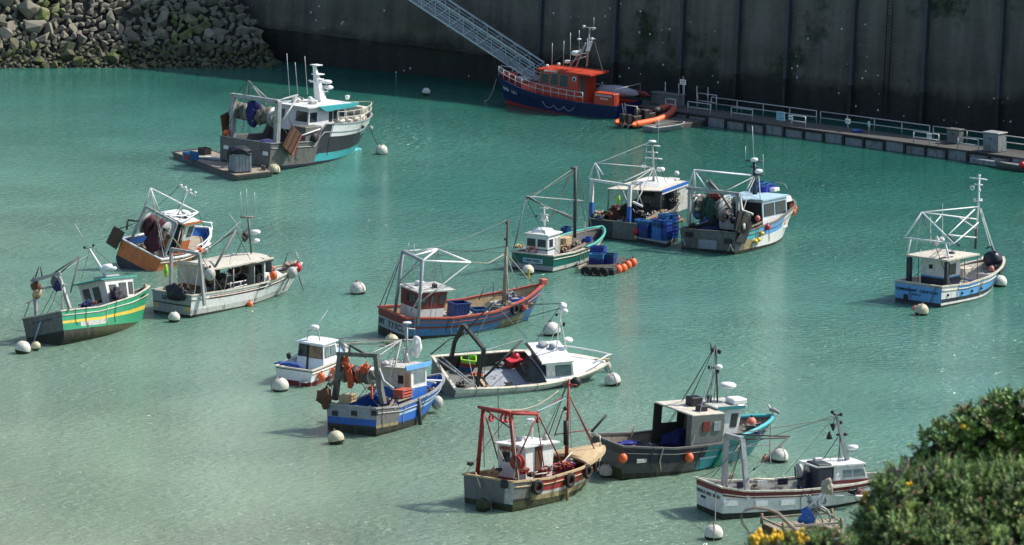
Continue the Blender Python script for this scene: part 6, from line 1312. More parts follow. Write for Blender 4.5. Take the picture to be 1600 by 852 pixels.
for k, (px, py, y_) in enumerate(((800, 360, 0), (1045, 395, -.3))): mb = MB(); mb.box(P_((px, py), y=y_), (.5, .35, .2), ['white', 'black'][k]); b.part(mb, 'roof_box', rf, .03)
b.tubes('roof_rail', [[P_((870, 365), y=.5), P_((875, 345), y=.5), P_((940, 350), y=.1), P_((942, 375), y=.1)]], .025, 'galv')
m0 = P_((975, 385), y=0); mt = P_((905, 105), y=0); ms = b.tubes('mast', [[m0, mt]], .17, 'galv', 4, r2=.09); b.tubes('mast_spreader', [[P_((882, 92), y=.1), mt, P_((937, 105), y=-.1)], [m0.lerp(mt, .6) + Vector((-.3, 0, 0)), m0.lerp(mt, .6) + Vector((.45, 0, 0))]], .06, 'dark_steel', parent=ms)
b.lamps([P_((884, 88), y=.1), P_((934, 102), y=-.1), P_((932, 148), y=0), P_((958, 216), y=0)], ms, .1, 'black'); b.radar(P_((1000, 305), y=-.1), .32, .26, .03, ms); b.tubes('radar_bracket', [[P_((965, 318), y=0), P_((1005, 315), y=-.1)]], .05, 'galv', parent=ms)
mb = MB(); c1_, c2_, c3_ = P_((888, 152), y=.05), P_((876, 196), y=.05), P_((862, 242), y=.05); mb.lathe((c1_.x, c1_.y, 0), [(.01, c1_.z), (.2, c1_.z - .05), (.05, c2_.z)], 'black', 8); mb.lathe((c3_.x + .05, c3_.y, 0), [(.05, c2_.z - .02), (.2, c3_.z), (.01, c3_.z - .05)], 'black', 8); b.part(mb, 'day_shape', ms)
b.tubes('rigging', [[mt, c1_], [P_((920, 225), y=0), P_((830, 360), y=.3)], [P_((925, 230), y=0), P_((930, 540), y=-1)], [P_((930, 240), y=0), P_((915, 380), y=-.4)]], .03, 'wire', 4)
b.tubes('side_rail', [[P_((895, 570), y=-1.85), P_((1090, 570), y=-1.75)]], .06, 'clean_white'); b.tubes('bow_rail', [[P_((1080, 470), y=-.5), P_((1120, 540), y=-1.0), P_((1100, 560), y=-1.5)]], .04, 'clean_white')
b.place(FL_RED, P_((1030, 548), y=-1.3), 0, 'red float on the foredeck of the white boat behind the gorse', sc_=.8)
for (px, py), w_ in (((308, 585), .9), ((488, 592), .75), ((642, 605), .85)):
    t = (P_((px, py), y=-1.9).x + b.L / 2) / b.L; p = b.surf(t, .5, -1, .03); mb = MB(); mb.box(p, (w_, .1, .3), 'clean_white'); b.part(mb, 'scupper_plate', b.hullo)
t = (P_((858, 648), y=-1.9).x + b.L / 2) / b.L; p = b.surf(t, .42, -1, .04); mb = MB(); mb.ring(p, .28, .07, 'tarp_grey', 'y'); b.part(mb, 'hull_ring', b.hullo)
for k, (px, py, m_, s_) in enumerate(((300, 505, 'crate', .35), (340, 510, 'tarp_grey', .4), (720, 520, 'netgreen', .5), (755, 525, 'green', .4), (250, 480, 'black', .3), (300, 460, 'rope', .3), (1010, 545, 'tarp', .4), (420, 515, 'rope', .3))):
    mb = MB(); gear(mb, P_((px, py), z=.95), s_, m_, k); b.part(mb, 'stowed_gear')
rope_line('mooring_rope', [b.wp(P_((215, 525), x=-b.L / 2 - .15)), G(*q(210, 735), .5)], .035, 'wire', 'rope hanging from the white stern with dark red band to its buoy', 0)

b.scatter(9, .08, .55, size=.33, seed=14); b.rig(7, 10)
# ---- 13 raft with A-frame
rc = [G(*q(*c), .5) for c in ((478, 728), (600, 782), (935, 755), (880, 700))]; q0_ = rc[0]
raft = tag(empty('work_raft', Matrix.Translation(sum(rc, Vector()) / 4)), 'wooden raft with a battered white A frame half hidden by the gorse', 'raft')
cen = sum(rc, Vector()) / 4
mb = MB(); mb.hexa([p - Vector((0, 0, .55)) for p in rc], [p - Vector((0, 0, .03)) for p in rc], 'rusty'); rpart(mb, 'raft_frame', raft, .03)
mb = MB(); N_ = 10
for i in range(N_):
    a0, a1 = rc[0].lerp(rc[3], (i + .06) / N_), rc[0].lerp(rc[3], (i + .94) / N_); b0, b1 = rc[1].lerp(rc[2], (i + .06) / N_), rc[1].lerp(rc[2], (i + .94) / N_); up = Vector((0, 0, .03))
    mb.hexa([a0 - up, b0 - up, b1 - up, a1 - up], [a0 + up, b0 + up, b1 + up, a1 + up], 'plank')
rpart(mb, 'deck_planks', raft)
mb = MB(); up = Vector((0, 0, .32))
for i, j in ((0, 1), (1, 2), (0, 3)): mb.tube([rc[i] + up, rc[j] + up], .07, 'plank', 4)
for i in range(4): mb.tube([rc[i], rc[i] + up * 1.8], .09, 'wood', 5)
rpart(mb, 'rail', raft)
def Wz(px, py, ref): # point above a reference ground position, at the same depth
    r = ray(*q(px, py)); t = (ref - CAM).dot(FW) / r.dot(FW); return CAM + r * t
apx = Wz(850, 525, cen); ff = [Wz(745, 640, cen), Wz(820, 610, cen), Wz(705, 770, rc[1]), Wz(830, 725, cen), Wz(900, 690, cen)]
mb = MB(); mb.tube([ff[0], apx], .08, 'clean_white'); mb.tube([ff[1], apx], .08, 'clean_white'); mb.tube([apx, Wz(920, 440, cen)], .07, 'galv'); rpart(mb, 'a_frame', raft)
mb = MB()
for a_, c_ in (((700, 770), (790, 640)), ((750, 560), (830, 720)), ((740, 600), (900, 690)), ((720, 660), (780, 760)), ((690, 700), (800, 660)), ((800, 640), (930, 715)), ((760, 800), (800, 650)), ((730, 560), (790, 650))): mb.tube([Wz(*a_, cen), Wz(*c_, cen)], .05, rr.choice(['galv', 'tarp_grey', 'plank']), 5)
rpart(mb, 'tangled_poles', raft)
mb = MB(); mb.ring(Wz(800, 700, cen), .7, .06, 'galv', 'y'); rpart(mb, 'bent_hoop', raft)
for (px, py), m_, s_, lab in (((735, 690), 'blue', .42, 'blue and white sack on the raft'), ((855, 522), 'rope', .35, 'bundle of rope at the peak of the A frame')):
    mb = MB(); mb.blob((0, 0, 0), (s_, s_ * .6, s_ * 1.1), m_, int(px), .45, 3); o = mb.build('sack' if m_ == 'blue' else 'rope_bundle'); o.matrix_world = Matrix.Translation(Wz(px, py, cen)); tag(o, lab, 'sack' if m_ == 'blue' else 'rope')

# ---- 14 dark green boat
b = Boat('fishing_boat', 'dark green boat with white wheelhouse aft and a pink life ring on it', 'fishing boat', (4.22, 323.92, 59.5, .7, 0), 10.6, 3.8,
         [(0, 1.25), (.3, 1.1), (.6, 1.2), (.85, 1.5), (1, 1.7)], bs=.95, draft=.8, rake=.12, wl=.97, fine=2.6)
b.hull(simple_bands([(.10, 'antifoul'), (.32, 'dirty_white'), (1.1, 'dkgreen')]), simple_bands([(.1, 'antifoul'), (.38, 'tarp_grey'), (1.1, 'dkgreen')]), rows_of(.10, .32, .38, .7), [(0, .5), (.6, .5), (.61, .8), (1, 1.0)], 'deck_dark', 'dark_steel', 'cream', .15, .09, N=34)
mb = MB()
mb.tube([b.surf(t, 1, 1) + Vector((0, 0, .13)) for t in [.45 + .55 * k / 11 for k in range(12)]] + [b.surf(t, 1, -1) + Vector((0, 0, .13)) for t in [1 - .55 * k / 11 for k in range(12)]], .11, 'mint', 6); b.part(mb, 'bow_capping')
q = Crop(780, 200, 3.265); P_ = lambda c, **k: b.P(q(*c), **k)
b.text('CAN TREEZ', b.surf(0, .62, 1).lerp(b.surf(0, .62, -1), .52) + Vector((-.14, 0, 0)), (0, -1, 0), (0, 0, 1), .26, 'hull_navy', 1.4, b.transom)
mb = MB(); c_ = b.surf(0, .62, 1).lerp(b.surf(0, .62, -1), .52); mb.box((c_.x - .095, c_.y, c_.z), (.06, 1.7, .36), 'paleblue'); b.part(mb, 'name_board', b.transom, .02)
b.text('BREST', b.surf(0, .45, 1).lerp(b.surf(0, .45, -1), .52) + Vector((-.12, 0, 0)), (0, -1, 0), (0, 0, 1), .16, 'paleblue', .6, b.transom)
wh, rf = b.house(-4.7, -2.9, -.95, .95, .55, 2.6, [(.45, 'clean_white'), (.5, 'dkgreen'), (1, 'clean_white')], tx1=.1, ty=.02, over=.12, roofmat='white', frame='white', wins=[('aft', .06, .44, .58, .86), ('aft', .54, .92, .58, .86), ('stbd', .12, .4, .58, .86), ('stbd', .6, .95, .05, .86, 'door', 'dirty_white'), ('fore', .1, .9, .55, .88)])
mb = MB(); mb.hexa([Vector(v) for v in ((-4.5, .7, 2.72), (-4.5, -.7, 2.72), (-3.1, -.7, 2.72), (-3.1, .7, 2.72))], [Vector(v) for v in ((-4.3, .5, 3.0), (-4.3, -.5, 3.0), (-3.3, -.5, 3.0), (-3.3, .5, 3.0))], 'clean_white'); b.part(mb, 'roof_box', rf, .05)
mb = MB(); mb.ring((-4.77, .35, 1.35), .33, .1, 'float_pink', 'x'); b.part(mb, 'life_ring', wh)
m0 = P_((232, 500), y=0); mt = P_((228, 405), y=0); ms = b.tubes('radar_mast', [[m0, mt]], .07, 'white'); b.tubes('mast_spreader', [[m0.lerp(mt, k) + Vector((0, .35, 0)), m0.lerp(mt, k) + Vector((0, -.35, 0))] for k in (.3, .6, .95)], .05, 'white', parent=ms); mb = MB(); mb.blob(m0.lerp(mt, .4), (.2, .3, .25), 'white', 2, .2); b.part(mb, 'radar_scanner', ms); b.lamps([P_((190, 450), y=.5)], ms, .09, 'black')
mm0 = P_((385, 560), y=0); mmt = P_((388, 200), y=0); ms = b.tubes('mast', [[mm0, mmt]], .13, 'pile', 8); b.tubes('mast_head', [[P_((372, 205), y=0), P_((398, 200), y=0)]], .1, 'dark_steel', parent=ms)
pa, pb_ = P_((135, 350), y=.2), P_((375, 465), y=0)
b.tubes('derrick', [[pa, pb_]], .07, 'dark_steel'); b.tubes('derrick_arm', [[pa, P_((85, 580), y=.9)], [pa, P_((180, 352), y=0), P_((430, 372), y=0)], [P_((155, 350), y=.4), P_((230, 400), y=0), P_((370, 450), y=.1)]], .045, 'galv', 5); b.tubes('rigging', [[mmt, P_((240, 490), y=0)], [mmt, P_((400, 480), y=-.4)], [P_((398, 220), y=0), P_((470, 500), y=-.2)], [P_((390, 220), y=0), P_((440, 480), y=.8)], [P_((440, 290), y=.5), P_((380, 470), y=0)], [P_((375, 205), y=0), P_((260, 470), y=.2)]], .028, 'wire', 4)
crate_stack(b, P_((450, 600), z=.6), 2, .3, 'blue crate stacked in the bow of the dark green boat', 'crates in the dark green boat'); crate_stack(b, P_((340, 545), z=.55), 2, .2, 'blue crate amidships at the far side of the dark green boat', 'crates amidships in the dark green boat')
for k, (px, py, m_, s_) in enumerate(((330, 610, 'fawn', .55), (400, 625, 'wood', .5), (430, 615, 'plank', .45), (420, 560, 'plank', .5), (350, 570, 'wood', .4), (470, 540, 'midblue', .35), (95, 600, 'yellow', .22), (110, 605, 'fawn', .3), (85, 605, 'rope', .25), (390, 545, 'tarp_grey', .4), (310, 560, 'dark_steel', .5), (440, 560, 'pinkred', .2))):
    mb = MB(); gear(mb, P_((px, py), z=.9), s_, m_, k); b.part(mb, 'stowed_gear')
mb = MB(); c_ = P_((325, 620), z=.6); mb.box((c_.x, c_.y, 1.05), (1.2, .9, 1.0), 'fawn'); b.part(mb, 'wooden_hatch_box', None, .03)
b.tubes('timber_plank', [[P_((355, 630), y=-1.7), P_((440, 590), y=-1.5)], [P_((370, 650), y=-1.8), P_((445, 610), y=-1.8)], [P_((435, 540), y=.2), P_((440, 480), y=.5)]], .07, 'plank', 4)
mb = MB(); mb.box((0, 0, 0), (.16, .3, .8), 'yellow'); o = mb.build('yellow_marker', None, .03); r_ = G(826, 426, .3); o.matrix_world = Matrix.Translation(r_ + Vector((0, -.62, 0))); tag(o, 'yellow marker flag on the white buoy at the dark green stern', 'marker')
for (x1, y1), (x2, y2) in (((430, 725), (440, 700)),): pass

b.scatter(9, .35, .8, -.6, .6, .35, 15); b.scatter(4, .02, .12, size=.3, seed=16); b.rig(7, 11)
# ---- 15 small black raft with crates and floats
c4 = [G(*q(*c), .45) for c in ((415, 712), (585, 722), (690, 665), (520, 650))]
raft = tag(empty('mooring_raft', Matrix.Translation(sum(c4, Vector()) / 4)), 'small black raft carrying blue crates with orange floats along one side', 'raft')
mb = MB(); mb.hexa([p - Vector((0, 0, .75)) for p in c4], [p - Vector((0, 0, .04)) for p in c4], 'black'); rpart(mb, 'raft_hull', raft, .05)
mb = MB(); cen = sum(c4, Vector()) / 4; mb.hexa([p.lerp(cen, .08) - Vector((0, 0, .04)) for p in c4], [p.lerp(cen, .08) + Vector((0, 0, .04)) for p in c4], 'deck_dark'); rpart(mb, 'deck', raft)
mb = MB(); mb.tube([G(*q(400, 715), .5), G(*q(520, 660), .5)], .12, 'plank', 4); rpart(mb, 'side_timber', raft)
hr_ = math.atan2((c4[1] - c4[0]).y, (c4[1] - c4[0]).x)
for k, (px, py, n_) in enumerate(((500, 690, 2), (555, 688, 2), (505, 672, 3), (560, 668, 1))):
    for i in range(n_): put(CRATE, Matrix.Translation(G(*q(px, py), .5) + Vector((0, 0, .31 * i))) @ Matrix.Rotation(hr_ + rr.uniform(-.1, .1), 4, 'Z') @ Matrix.Scale(1.25, 4), 'blue crate stacked on the small black raft', 'crates on the small black raft')
for k, (px, py) in enumerate(((606, 722), (632, 716), (655, 700), (682, 688))): put(FL_OR, Matrix.Translation(G(*q(px, py), .25)) @ Matrix.Scale(1.3, 4), ['orange float nearest the corner of the black raft', 'second orange float along the black raft', 'third orange float along the black raft', 'orange float farthest from the corner of the black raft'][k], 'floats on the black raft')
for k, px in enumerate((448, 490, 530)): put(TYRE, Matrix.Translation(G(*q(px, 735 + k * 2), .25)) @ Matrix.Rotation(hr_, 4, 'Z'), 'black tyre on the near side of the small black raft', 'tyres on the black raft')

# ---- 16 dark blue boat with cream roof
b = Boat('fishing_boat', 'dark hulled boat with broad cream roof edged blue and white stern gantry', 'fishing boat', (10.44, 338.48, 63.1, 2.0, 0), 11.5, 4.4,
         [(0, 1.4), (.3, 1.2), (.6, 1.6), (1, 2.3)], bs=.96, draft=.8, rake=.1, wl=.97, fine=2.6)
b.hull(lambda t, v, s_: 'antifoul' if v < .12 else 'hull_navy', lambda u, v: 'antifoul' if v < .1 else ('hull_navy' if u < .5 else 'grey_steel'), rows_of(.10, .12, .6), [(0, .6), (.7, .6), (.71, 1.4), (1, 1.7)], 'deck_dark', 'dark_steel', 'grey_steel', .15, .09, N=30)
q = Crop(900, 240, 5.678); P_ = lambda c, **k: b.P(q(*c), **k); hr = 3.35
rr_ = [P_(c, z=hr) for c in ((260, 290), (770, 352), (985, 250), (720, 190))]
xr0 = -1.3; xr1 = 4.0; ya_, yb_ = 1.95, -2.0; XP = -3.0
mb = MB(); mb.hexa([Vector(v) for v in ((XP, ya_, hr), (xr0, yb_, hr), (xr1, yb_ * .9, hr), (xr1, ya_ * .9, hr))], [Vector(v) for v in ((XP, ya_, hr + .1), (xr0, yb_, hr + .1), (xr1, yb_ * .9, hr + .1), (xr1, ya_ * .9, hr + .1))], 'cream'); mb.hexa([Vector(v) for v in ((xr0 + 1.2, 1.3, hr + .1), (xr0 + 1.2, -1.3, hr + .1), (xr1 - .3, -1.3, hr + .1), (xr1 - .3, 1.3, hr + .1))], [Vector(v) for v in ((xr0 + 1.6, 1.0, hr + .3), (xr0 + 1.6, -1.0, hr + .3), (xr1 - .5, -1.0, hr + .3), (xr1 - .5, 1.0, hr + .3))], 'white'); rf = b.part(mb, 'canopy_roof', None, .03)
mb = MB(); mb.hexa([Vector((xr0 - .02, yb_ - .06, hr - .22)), Vector((xr1, yb_ * .9 - .06, hr - .22)), Vector((xr1, yb_ * .9 - .01, hr - .22)), Vector((xr0 - .02, yb_ - .01, hr - .22))], [Vector((xr0 - .02, yb_ - .06, hr - .1)), Vector((xr1, yb_ * .9 - .06, hr - .1)), Vector((xr1, yb_ * .9 - .01, hr - .1)), Vector((xr0 - .02, yb_ - .01, hr - .1))], 'white'); b.part(mb, 'roof_edge', rf)
mb = MB(); mb.hexa([Vector((xr0 - .02, yb_ - .08, hr - .098)), Vector((xr1, yb_ * .9 - .08, hr - .098)), Vector((xr1, yb_ * .9 - .02, hr - .098)), Vector((xr0 - .02, yb_ - .02, hr - .098))], [Vector((xr0 - .02, yb_ - .08, hr + .14)), Vector((xr1, yb_ * .9 - .08, hr + .14)), Vector((xr1, yb_ * .9 - .02, hr + .14)), Vector((xr0 - .02, yb_ - .02, hr + .14))], 'blue'); b.part(mb, 'blue_edge_stripe', rf)
for y_ in (ya_ - .1, yb_ + .1):
    for x_ in ((XP if y_ > 0 else xr0) + .1, (xr0 + xr1) / 2): b.tubes('canopy_post', [[(x_, y_, .7), (x_, y_, hr)]], .05, 'dark_steel')
mb = MB(); mb.box(((xr0 + xr1) / 2 + 1.0, -.1, 2.0), (.1, 3.4, 2.9), 'grey_steel'); mb.box(((xr0 + xr1) / 2 + .93, -.9, 2.2), (.05, .5, 2.2), 'black'); mb.box(((xr0 + xr1) / 2 + .93, .8, 2.6), (.05, 1.0, .8), 'black'); b.part(mb, 'cabin_bulkhead')
mb = MB(); mb.box(((xr1 + (xr0 + xr1) / 2) / 2 + .5, -1.75, 2.3), ((xr1 - xr0) * .4, .08, 2.2), 'dirty_white'); b.part(mb, 'side_panel', None, .02)
mb = MB(); mb.box(((xr1 + (xr0 + xr1) / 2) / 2 + .5, 1.6, 2.3), ((xr1 - xr0) * .4, .08, 2.2), 'dirty_white'); b.part(mb, 'side_panel', None, .02)
mb = MB(); mb.box((-2.0, 1.75, 1.35), (1.8, .05, 1.0), 'rusty'); b.part(mb, 'far_screen')
xg = -b.L / 2 + .5
pA, pB = P_((145, 235), x=xg), P_((480, 290), x=xg); zA = P_((125, 430), x=xg).z
for y_, nm in ((pA.y, 0), (pB.y, 1)): 
    mb = MB(); mb.box((xg, y_, (zA + pA.z) / 2), (.24, .24, pA.z - zA), 'white'); mb.box((xg, y_, (zA + .7) / 2), (.28, .28, zA - .7), 'blue'); b.part(mb, 'gantry_post')
b.tubes('gantry_beam', [[Vector((xg, pA.y + .2, pA.z)), Vector((xg, pB.y - .1, pB.z + .05))]], .13, 'white', 4)
mb = MB(); mb.tube([P_((505, 430), x=xg), P_((590, 470), x=xg - .3)], .1, 'white', 4); b.part(mb, 'gantry_bracket')
pk = P_((170, 85), x=xg); hub = P_((690, 125), y=0)
b.tubes('gantry_apex', [[P_((115, 220), x=xg), pk], [P_((210, 225), x=xg), pk], [P_((240, 190), x=xg), pk]], .06, 'clean_white'); b.tubes('gantry_stay', [[pk, hub], [P_((430, 245), x=xg), hub], [P_((540, 430), x=xg), hub], [P_((500, 260), x=xg), hub], [hub, P_((775, 410), y=-1.7)], [P_((415, 330), x=xg), P_((485, 510), x=xg)], [P_((540, 330), y=-.6), P_((590, 460), y=-1.2)]], .05, 'galv', 5)
m0 = P_((690, 290), y=0); mt = P_((678, -110), y=0); ms = b.tubes('mast', [[m0, mt]], .11, 'dirty_white', 8, r2=.05)
for k_, w_ in ((.62, .75), (.9, .6), (.75, .4)): b.tubes('mast_spreader', [[m0.lerp(mt, k_) + Vector((-.1, w_, 0)), m0.lerp(mt, k_) + Vector((.1, -w_, 0))]], .05, 'clean_white', parent=ms)
b.radar(mt - Vector((0, 0, .1)), .32, .16, 0, ms); b.radar(P_((600, 125), y=.6), .25, .2, 0, ms); b.radar(P_((750, 155), y=-.4), .35, .3, 0, ms); b.whips([(mt + Vector((0, -.5, -.3)), mt + Vector((0, -.5, 1.8))), (mt + Vector((0, .5, -.6)), mt + Vector((0, .6, -2.6)))], .03, parent=ms)
mb = MB(); mb.ball(P_((893, 178), y=-.3), .22, 'white', 10); mb.box(P_((860, 235), y=-.8), (.7, .9, .3), 'dirty_white'); b.part(mb, 'roof_raft', rf, .02)
for k, (px, py, m_, s_, y_) in enumerate(((220, 540, 'wood', .5, 1.7), (180, 530, 'fawn', .4, 1.8), (290, 530, 'rusty', .5, 1.0), (350, 480, 'oxred', .5, .8), (620, 560, 'black', .5, -1.2), (700, 540, 'plank', .45, -1.5), (640, 450, 'black', .4, -.8), (440, 590, 'netblue', .3, -.9), (560, 530, 'tarp', .5, -1), (760, 520, 'fawn', .4, -1.9), (870, 420, 'black', .5, -1.8), (900, 360, 'dirty_white', .35, -1.8), (220, 565, 'crate', .35, 1.2), (660, 590, 'fawn', .4, -1.8))):
    mb = MB(); gear(mb, P_((px, py), y=y_), s_, m_, k); b.part(mb, 'stowed_gear')
mb = MB(); mb.blob((0, 0, 0), (.16, .14, .32), 'lime', 3, .35, 3); o = mb.build('lime_jacket'); o.matrix_world = b.M @ Matrix.Translation(P_((378, 410), y=.5)); tag(o, 'lime green oilskin hanging under the cream roof', 'oilskin')
b.tubes('timber_plank', [[P_((600, 600), y=-1.9), P_((770, 510), y=-1.9)], [P_((640, 620), y=-2.0), P_((880, 490), y=-2)], [P_((690, 560), y=-1.9), P_((870, 500), y=-1.9)]], .09, 'plank', 4)
# stern platform with crates
pc = [G(*q(*c), .35) for c in ((535, 745), (800, 795), (905, 735), (680, 690))]
plat = tag(empty('stern_raft', Matrix.Translation(sum(pc, Vector()) / 4)), 'low grey platform with stacks of blue crates moored between the two neighbouring boats', 'raft'); cen = sum(pc, Vector()) / 4
mb = MB(); mb.hexa([p - Vector((0, 0, .6)) for p in pc], [p - Vector((0, 0, .05)) for p in pc], 'black'); rpart(mb, 'float_body', plat, .03); mb = MB(); mb.hexa([p - Vector((0, 0, .05)) for p in pc], [p + Vector((0, 0, .04)) for p in pc], 'galv'); rpart(mb, 'deck_plate', plat, .01)
ph = math.atan2((pc[1] - pc[0]).y, (pc[1] - pc[0]).x)
for px, py, n_ in ((620, 742, 4), (690, 745, 4), (740, 760, 5), (790, 765, 5), (790, 748, 6), (845, 745, 6), (830, 735, 5), (585, 730, 4)):
    for i in range(n_):
        put(CRATE, Matrix.Translation(G(*q(px, py), .4) + Vector((0, 0, .3 * i))) @ Matrix.Rotation(ph + rr.uniform(-.08, .08), 4, 'Z') @ Matrix.Scale(1.15, 4), 'blue fish crate in the tall stacks on the grey platform', 'crates stacked on the grey platform')
for (px, py), s_, pr, lab in (((535, 690), 1.0, FL_RED, 'tall red float hanging on the stern post beside the stacked crates'), ((898, 570), .9, FL_OR, 'orange float on a pole at the right of the crate stacks'), ((530, 745), .7, FL_Y, 'yellow float at the platform corner by the dark hull'), ((870, 620), .6, FL_RED, 'small red float below the orange one on the pole')):
    o = put(pr, Matrix.Translation(Wz_ := (lambda r: CAM + r * ((cen - CAM).dot(FW) / r.dot(FW)))(ray(*q(px, py)))) @ Matrix.Scale(s_, 4), lab)

b.scatter(10, .1, .5, size=.42, seed=17); b.rig(7, 12)
# ---- 17 pale blue roofed boat with crates
b = Boat('fishing_boat', 'boat with pale blue flat roof, grey stern and dark net drum amid blue crates', 'fishing boat', (18.47, 332.63, 55.2, -1.7, 1.0), 12.15, 5.2,
         [(0, 1.5), (.2, 1.45), (.5, 1.7), (.7, 2.3), (1, 2.6)], bs=.96, draft=.9, rake=.1, wl=.97, fine=2.9)
def mf(t, v, side):
    if v < .06: return 'antifoul'
    if t < .1: return 'grey_steel'
    if t < .28: return 'turq' if v > .55 else 'weedy_tan' if t < .2 else 'dirty_white'
    if t < .62 and .55 < v < .95: return 'skyblue'
    return 'white'
def tf(u, v):
    if v < .08: return 'antifoul'
    if .28 < u < .72 and v < .55: return 'tarp_grey'
    return 'grey_steel'
b.hull(mf, tf, rows_of(.06, .08, .3, .55, .8, .95), [(0, .6), (.45, .6), (.46, 1.0), (1, 2.0)], 'deck_dark', 'dark_steel', 'grey_steel', .15, .09, N=34)
q = Crop(1050, 250, 5.68); P_ = lambda c, **k: b.P(q(*c), **k)
hr = 3.5; rr_ = [P_(c, z=hr) for c in ((430, 260), (822, 378), (1030, 285), (640, 200))]
x0 = -1.55; x1 = 2.35
wh, rf = b.house(x0 + .1, x1 - .2, -2.15, 1.9, 1.0, hr - .1, [(.45, 'white'), (.95, 'paleblue'), (1, 'white')], tx1=0, ty=.1, over=.12, roofmat='paleblue', overx=(.1, .15), frame='navy', roofth=.12, wins=[('stbd', .06, .47, .5, .88, 'window', 'glass'), ('stbd', .53, .94, .5, .88, 'window', 'glass'), ('aft', .35, .97, .05, .93, 'doorway', 'black'), ('fore', .08, .45, .5, .88), ('fore', .55, .92, .5, .88)])
mb = MB(); mb.hexa([Vector(v) for v in ((x0 - 1.6, 1.9, hr + .02), (x0 - 1.2, -.8, hr + .02), (x0, -1.2, hr + .02), (x0, 1.9, hr + .02))], [Vector(v) for v in ((x0 - 1.6, 1.9, hr + .1), (x0 - 1.2, -.8, hr + .1), (x0, -1.2, hr + .1), (x0, 1.9, hr + .1))], 'paleblue'); b.part(mb, 'roof_overhang', rf)
m0 = P_((735, 200), y=0); mt = P_((730, 20), y=0); tt = P_((712, -300), y=0); ms = b.tubes('mast', [[Vector((m0.x, 0, hr)), mt]], .2, 'navy', 8, r2=.12); b.whips([(mt, tt), (P_((815, 130), y=-.8), P_((808, -50), y=-.8)), (P_((655, 0), y=.6), P_((652, -120), y=.6))], .035, parent=ms)
b.tubes('mast_spreader', [[P_((655, 5), y=.7), P_((805, 15), y=-.7)], [P_((690, 60), y=.3), P_((770, 62), y=-.3)], [P_((740, 130), y=.2), P_((820, 138), y=-.5)]], .06, 'navy', parent=ms); b.radar(mt + Vector((0, 0, .05)), .3, .3, 0, ms); b.radar(P_((765, 115), y=-.2), .35, .3, 0, ms)
xg = -b.L / 2 + 1.0
gA, gB, gC, gD = P_((160, 250), x=xg), P_((600, 305), x=xg), P_((150, 560), x=xg), P_((585, 600), x=xg)
b.tubes('gantry', [[gC, gA], [gD, Vector((xg, gD.y, gB.z))], [gA + Vector((0, .3, 0)), Vector((xg, gD.y - .2, gB.z))]], .16, 'galv', 4)
b.tubes('gantry_bracket', [[P_((600, 330), x=xg), P_((625, 450), x=xg - .1), P_((715, 485), x=xg - .3)]], .12, 'dirty_white', 5)
pk = P_((195, 88), x=xg); hub = P_((745, 140), y=0)
b.tubes('gantry_apex', [[P_((150, 235), x=xg), pk], [P_((205, 240), x=xg), pk], [P_((310, 260), x=xg), pk], [pk, hub]], .06, 'clean_white'); b.tubes('gantry_stay', [[hub, P_((690, 260), y=-.9), P_((635, 440), x=xg)], [hub, P_((490, 270), x=xg)], [P_((770, 140), y=0), P_((785, 370), y=-2)], [P_((720, 155), y=0), P_((665, 260), y=-.8)]], .045, 'galv', 5)
b.tubes('power_block_arm', [[P_((310, 190), x=xg + .3), P_((350, 260), x=xg), P_((360, 280), x=xg)], [P_((330, 185), x=xg + .3), P_((440, 310), x=xg), P_((520, 430), x=xg)]], .12, 'grey_steel', 4)
zc = P_((350, 400), x=xg + 1.2); net_drum(b, (xg + 1.3, zc.y, zc.z - .2), 2.4, .85, ['netgrey', 'netgreen', 'netgreen', 'netgrey'], fl=1.2, seed=31)
mb = MB(); mb.blob(P_((380, 320), x=xg + 1.0), (.4, .6, .25), 'oxred', 3, .4, 3); b.part(mb, 'red_net_roll')
mb = MB(); mb.blob(P_((345, 440), x=xg + .5), (.2, .5, .8), 'netgreen', 5, .3, 3); b.part(mb, 'hanging_net')
# black framed door at the corner
c_ = P_((650, 590), x=-b.L / 2 + .7); c_.y = -b.hw(.08) - .15; mb = MB(); mb.hexa([Vector(v) for v in ((-1.0, -.1, -1.1), (.2, -.1, -1.4), (1.3, -.1, -.1), (.9, -.1, .6))], [Vector(v) for v in ((-1.0, .08, -1.1), (.2, .08, -1.4), (1.3, .08, -.1), (.9, .08, .6))], 'black'); mb.box((0, 0, .2), (1.9, .2, 1.6), 'rubber', 0, Matrix.Rotation(.35, 4, 'Y')); o = mb.build('trawl_door', None, .02); o.matrix_world = b.M @ Matrix.Translation(c_); tag(o, 'black trawl door at the near stern corner of the pale blue roofed boat', 'trawl door')
mb = MB(); mb.blob((-.1, -.2, 0), (.2, .1, .25), 'dirty_white', 3, .2); mb.build('door_bracket', o)
for px, py, n_ in ((290, 660, 2), (330, 670, 2), (380, 640, 2), (430, 620, 3), (480, 620, 3), (520, 625, 2), (420, 590, 3), (470, 580, 4), (300, 610, 3), (350, 600, 3), (540, 600, 3)):
    p = P_((px, py), z=.75); crate_stack(b, (p.x, p.y, .72), n_, rr.uniform(-.3, .3), 'blue fish crate in the heap on the stern deck of the pale blue roofed boat', 'crates on the stern of the pale blue roofed boat', .06)
for px, py in ((770, 260), (820, 240), (860, 235), (780, 225), (850, 262)):
    p = P_((px, py), z=hr + .25); b.place(CRATE, (p.x, p.y, hr + .09), rr.uniform(-.4, .4), 'purple blue crate lying on the pale blue roof', 'crates on the pale blue roof', 1.3)
mb = MB(); p = P_((900, 280), z=hr + .1); mb.box((0, 0, .16), (.8, .7, .3), 'white'); o = mb.build('white_box', None, .04); o.matrix_world = b.M @ Matrix.Translation((p.x, p.y, hr + .1)); tag(o, 'white box beside the crates on the pale blue roof', 'box')
